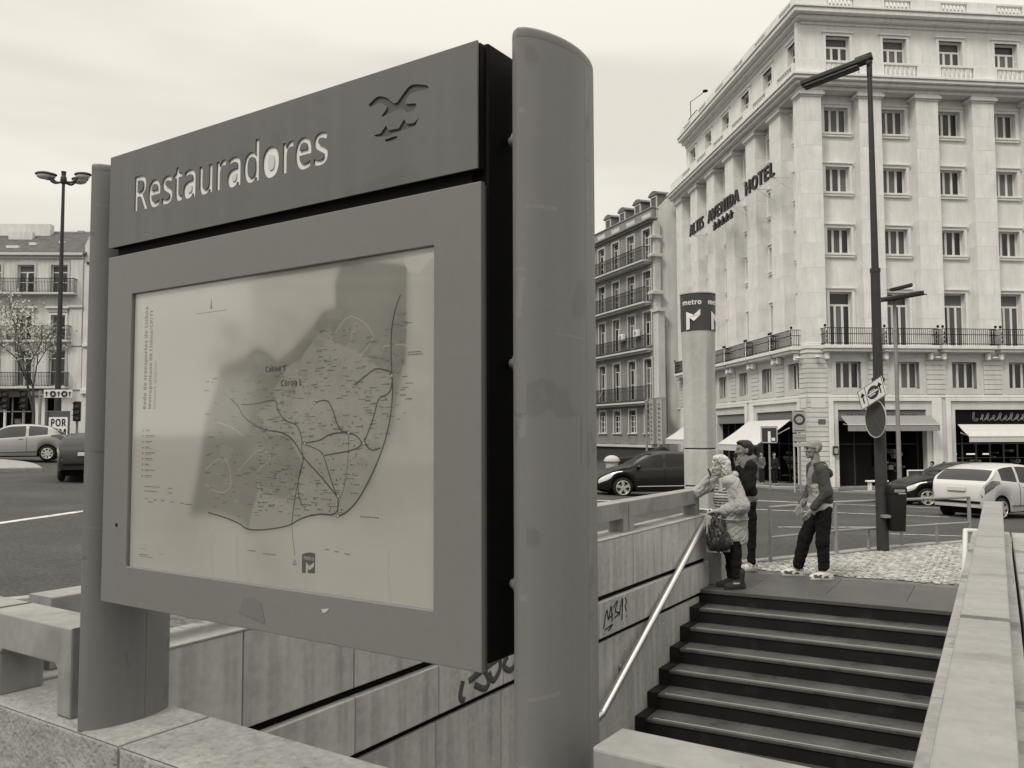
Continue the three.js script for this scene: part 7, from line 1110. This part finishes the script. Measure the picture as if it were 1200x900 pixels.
// people far off at the shops: small, so simply built
function passer(label, pos, turn, coat, legs, hair, group) {
  const t = thing('person', label, 'person', pos, turn);
  const body = [ell([0, 1.6, 0], [0.09, 0.115, 0.08]), cap([0, 1.38, 0], [0, 1.52, 0], 0.055, 0.05), ell([0, 1.18, 0], [0.11, 0.22, 0.17]), ell([0, 0.92, 0], [0.11, 0.13, 0.16]), cap([0, 1.38, 0.17], [0.02, 1.1, 0.22], 0.05, 0.04), cap([0.02, 1.1, 0.22], [-0.1, 0.88, 0.22], 0.04, 0.035), cap([0, 1.38, -0.17], [0.02, 1.1, -0.22], 0.05, 0.04), cap([0.02, 1.1, -0.22], [-0.1, 0.88, -0.22], 0.04, 0.035), cap([0, 0.86, 0.08], [0, 0.08, 0.09], 0.08, 0.045), cap([0, 0.86, -0.08], [-0.05, 0.08, -0.09], 0.08, 0.045), cap([-0.01, 0.05, 0.09], [-0.14, 0.04, 0.09], 0.045, 0.035), cap([-0.06, 0.05, -0.09], [-0.19, 0.04, -0.09], 0.045, 0.035), ell([-0.09, 1.58, 0], [0.025, 0.03, 0.02])];
  const f = field(body, 0.04); partRaw(t, 'body', mesh(f, body, 0.022, () => 0.28), skinM());
  piece(t, 'coat', [ell([0, 1.18, 0], [0.135, 0.25, 0.19]), ell([0, 0.92, 0], [0.135, 0.15, 0.18]), cap([0, 1.38, 0.17], [0.02, 1.1, 0.22], 0.065, 0.055), cap([0.02, 1.1, 0.22], [-0.08, 0.92, 0.22], 0.055, 0.045), cap([0, 1.38, -0.17], [0.02, 1.1, -0.22], 0.065, 0.055), cap([0.02, 1.1, -0.22], [-0.08, 0.92, -0.22], 0.055, 0.045)], 0.05, 0.022, cloth(coat), { noise: folds(0.02, 9, 12, 9) });
  piece(t, 'trousers', [cap([0, 0.86, 0.08], [0, 0.12, 0.09], 0.095, 0.065), cap([0, 0.86, -0.08], [-0.05, 0.12, -0.09], 0.095, 0.065)], 0.04, 0.022, cloth(legs));
  piece(t, 'hair', [ell([0.02, 1.65, 0], [0.1, 0.085, 0.09]), ell([0.05, 1.6, 0], [0.065, 0.1, 0.085])], 0.03, 0.018, cloth(hair));
}
{
  const p = (x, z, l = 0.02) => [x, groundY(x, z) + l, z];
  passer('figure in patterned coat standing under the white awning, left of the pair', p(-10.9, -45.9), 0.9, 0.1, 0.02, 0.03); passer('figure in black standing under the white awning, right of the pair', p(-10.35, -46.35), 2.2, 0.02, 0.012, 0.03);
  passer('dark-haired passer-by whose head shows above the black car roof', p(-3.1, -50.6), 0.6, 0.05, 0.03, 0.015); passer('passer-by in white whose head shows above the white hatchback', p(-2.55, -51.0), 0.4, 0.6, 0.05, 0.03);
}
// ---------- what stands behind the viewer, seen only in the sign's pane ----------
{
  const leaf = (x, z, h, w, label, seed) => {
    const t = thing('plane_tree', label, 'tree', [x, groundY(x, z), z]), r = rng(seed), P = [];
    part(t, 'trunk', [bar([0, -0.2, 0], [0.1, h * 0.45, 0], 0.22, 10, 0.14), bar([0.1, h * 0.42, 0], [w * 0.4, h * 0.75, 0.3], 0.1, 8, 0.05), bar([0.1, h * 0.42, 0], [-w * 0.4, h * 0.78, -0.3], 0.1, 8, 0.05), bar([0.1, h * 0.42, 0], [0, h * 0.85, w * 0.3], 0.1, 8, 0.05)], mat(0.06));
    const cl = Array.from({ length: 26 }, () => { const a = r() * 6.28, e = Math.sqrt(r()); return [Math.cos(a) * e * w, h * 0.45 + r() * h * 0.5, Math.sin(a) * e * w, 0.5 + r() * 0.9]; });
    for (const [cx, cy, cz, s] of cl) for (let i = 0; i < 150; i++) { const d = V3(r() - 0.5, r() - 0.5, r() - 0.5).normalize().multiplyScalar(s * Math.cbrt(r())), a = V3(r() - 0.5, r() - 0.5, r() - 0.5).normalize().multiplyScalar(0.14), b = V3(r() - 0.5, r() - 0.5, r() - 0.5).normalize().multiplyScalar(0.12), c = V3(cx, cy, cz).add(d); P.push(...c.clone().sub(a).toArray(), ...c.clone().add(b).toArray(), ...c.clone().add(a).toArray()); }
    const g = new THREE.BufferGeometry(); g.setAttribute('position', new THREE.Float32BufferAttribute(P, 3)); g.computeVertexNormals();
    partRaw(t, 'crown', g, mat(0.07, { roughness: 0.9, side: THREE.DoubleSide })).userData.kind = 'stuff';
  };
  leaf(-33, 22, 8, 3.2, 'leafy tree behind the viewer farthest to the left', 51); leaf(-27, 27, 7, 2.8, 'smaller leafy tree behind the viewer between two larger ones', 52); leaf(-20, 30, 8.5, 3.4, 'largest leafy tree behind the viewer on the right', 53);
  const row = (x, y, z, turn, n, h, wallM, label) => {
    const t = thing('row_house', label, 'house', [x, y, z], turn), holes = [], W = n * 2, r = rng(n * 31), p = leafWindow(1.3, 2.2, 2, 0.5);
    for (let i = 0; i < n; i++) for (let q = 1; q < h - 2.5; q += 3.6) { const c = -W + 2 + i * 4; holes.push([c - 0.65, c + 0.65, q, q + 2.2]); addLeaf(t, p, c, q, -0.2, r); }
    part(t, 'wall', holed(-W, W, -3, h, -0.3, 0, holes), wallM); part(t, 'core', bx(-W, W, -3, h - 0.1, -9, -0.5), M.dark);
    part(t, 'cornice', rbx(-W - 0.2, W + 0.2, h, h + 0.4, -0.4, 0.4, 0.05, 1), M.limestone);
    const f = new THREE.BoxGeometry(2 * W, 0.15, 5.6); f.rotateX(R(28)); f.translate(0, h + 1.6, -2.5); part(t, 'roof', f, M.roofTile);
  };
  row(-34, 0, 44, R(140), 10, 12, M.oldWall, 'plain pale house row behind the viewer beyond the trees');
  row(-62, 1, -57, R(45), 9, 13, M.oldWall, 'pale house row hidden behind the left half of the information sign');
  row(-45, 0, -76, R(28), 7, 16, M.stucco, 'darker house row hidden behind the right half of the information sign');
}
renderer.render(scene, camera);
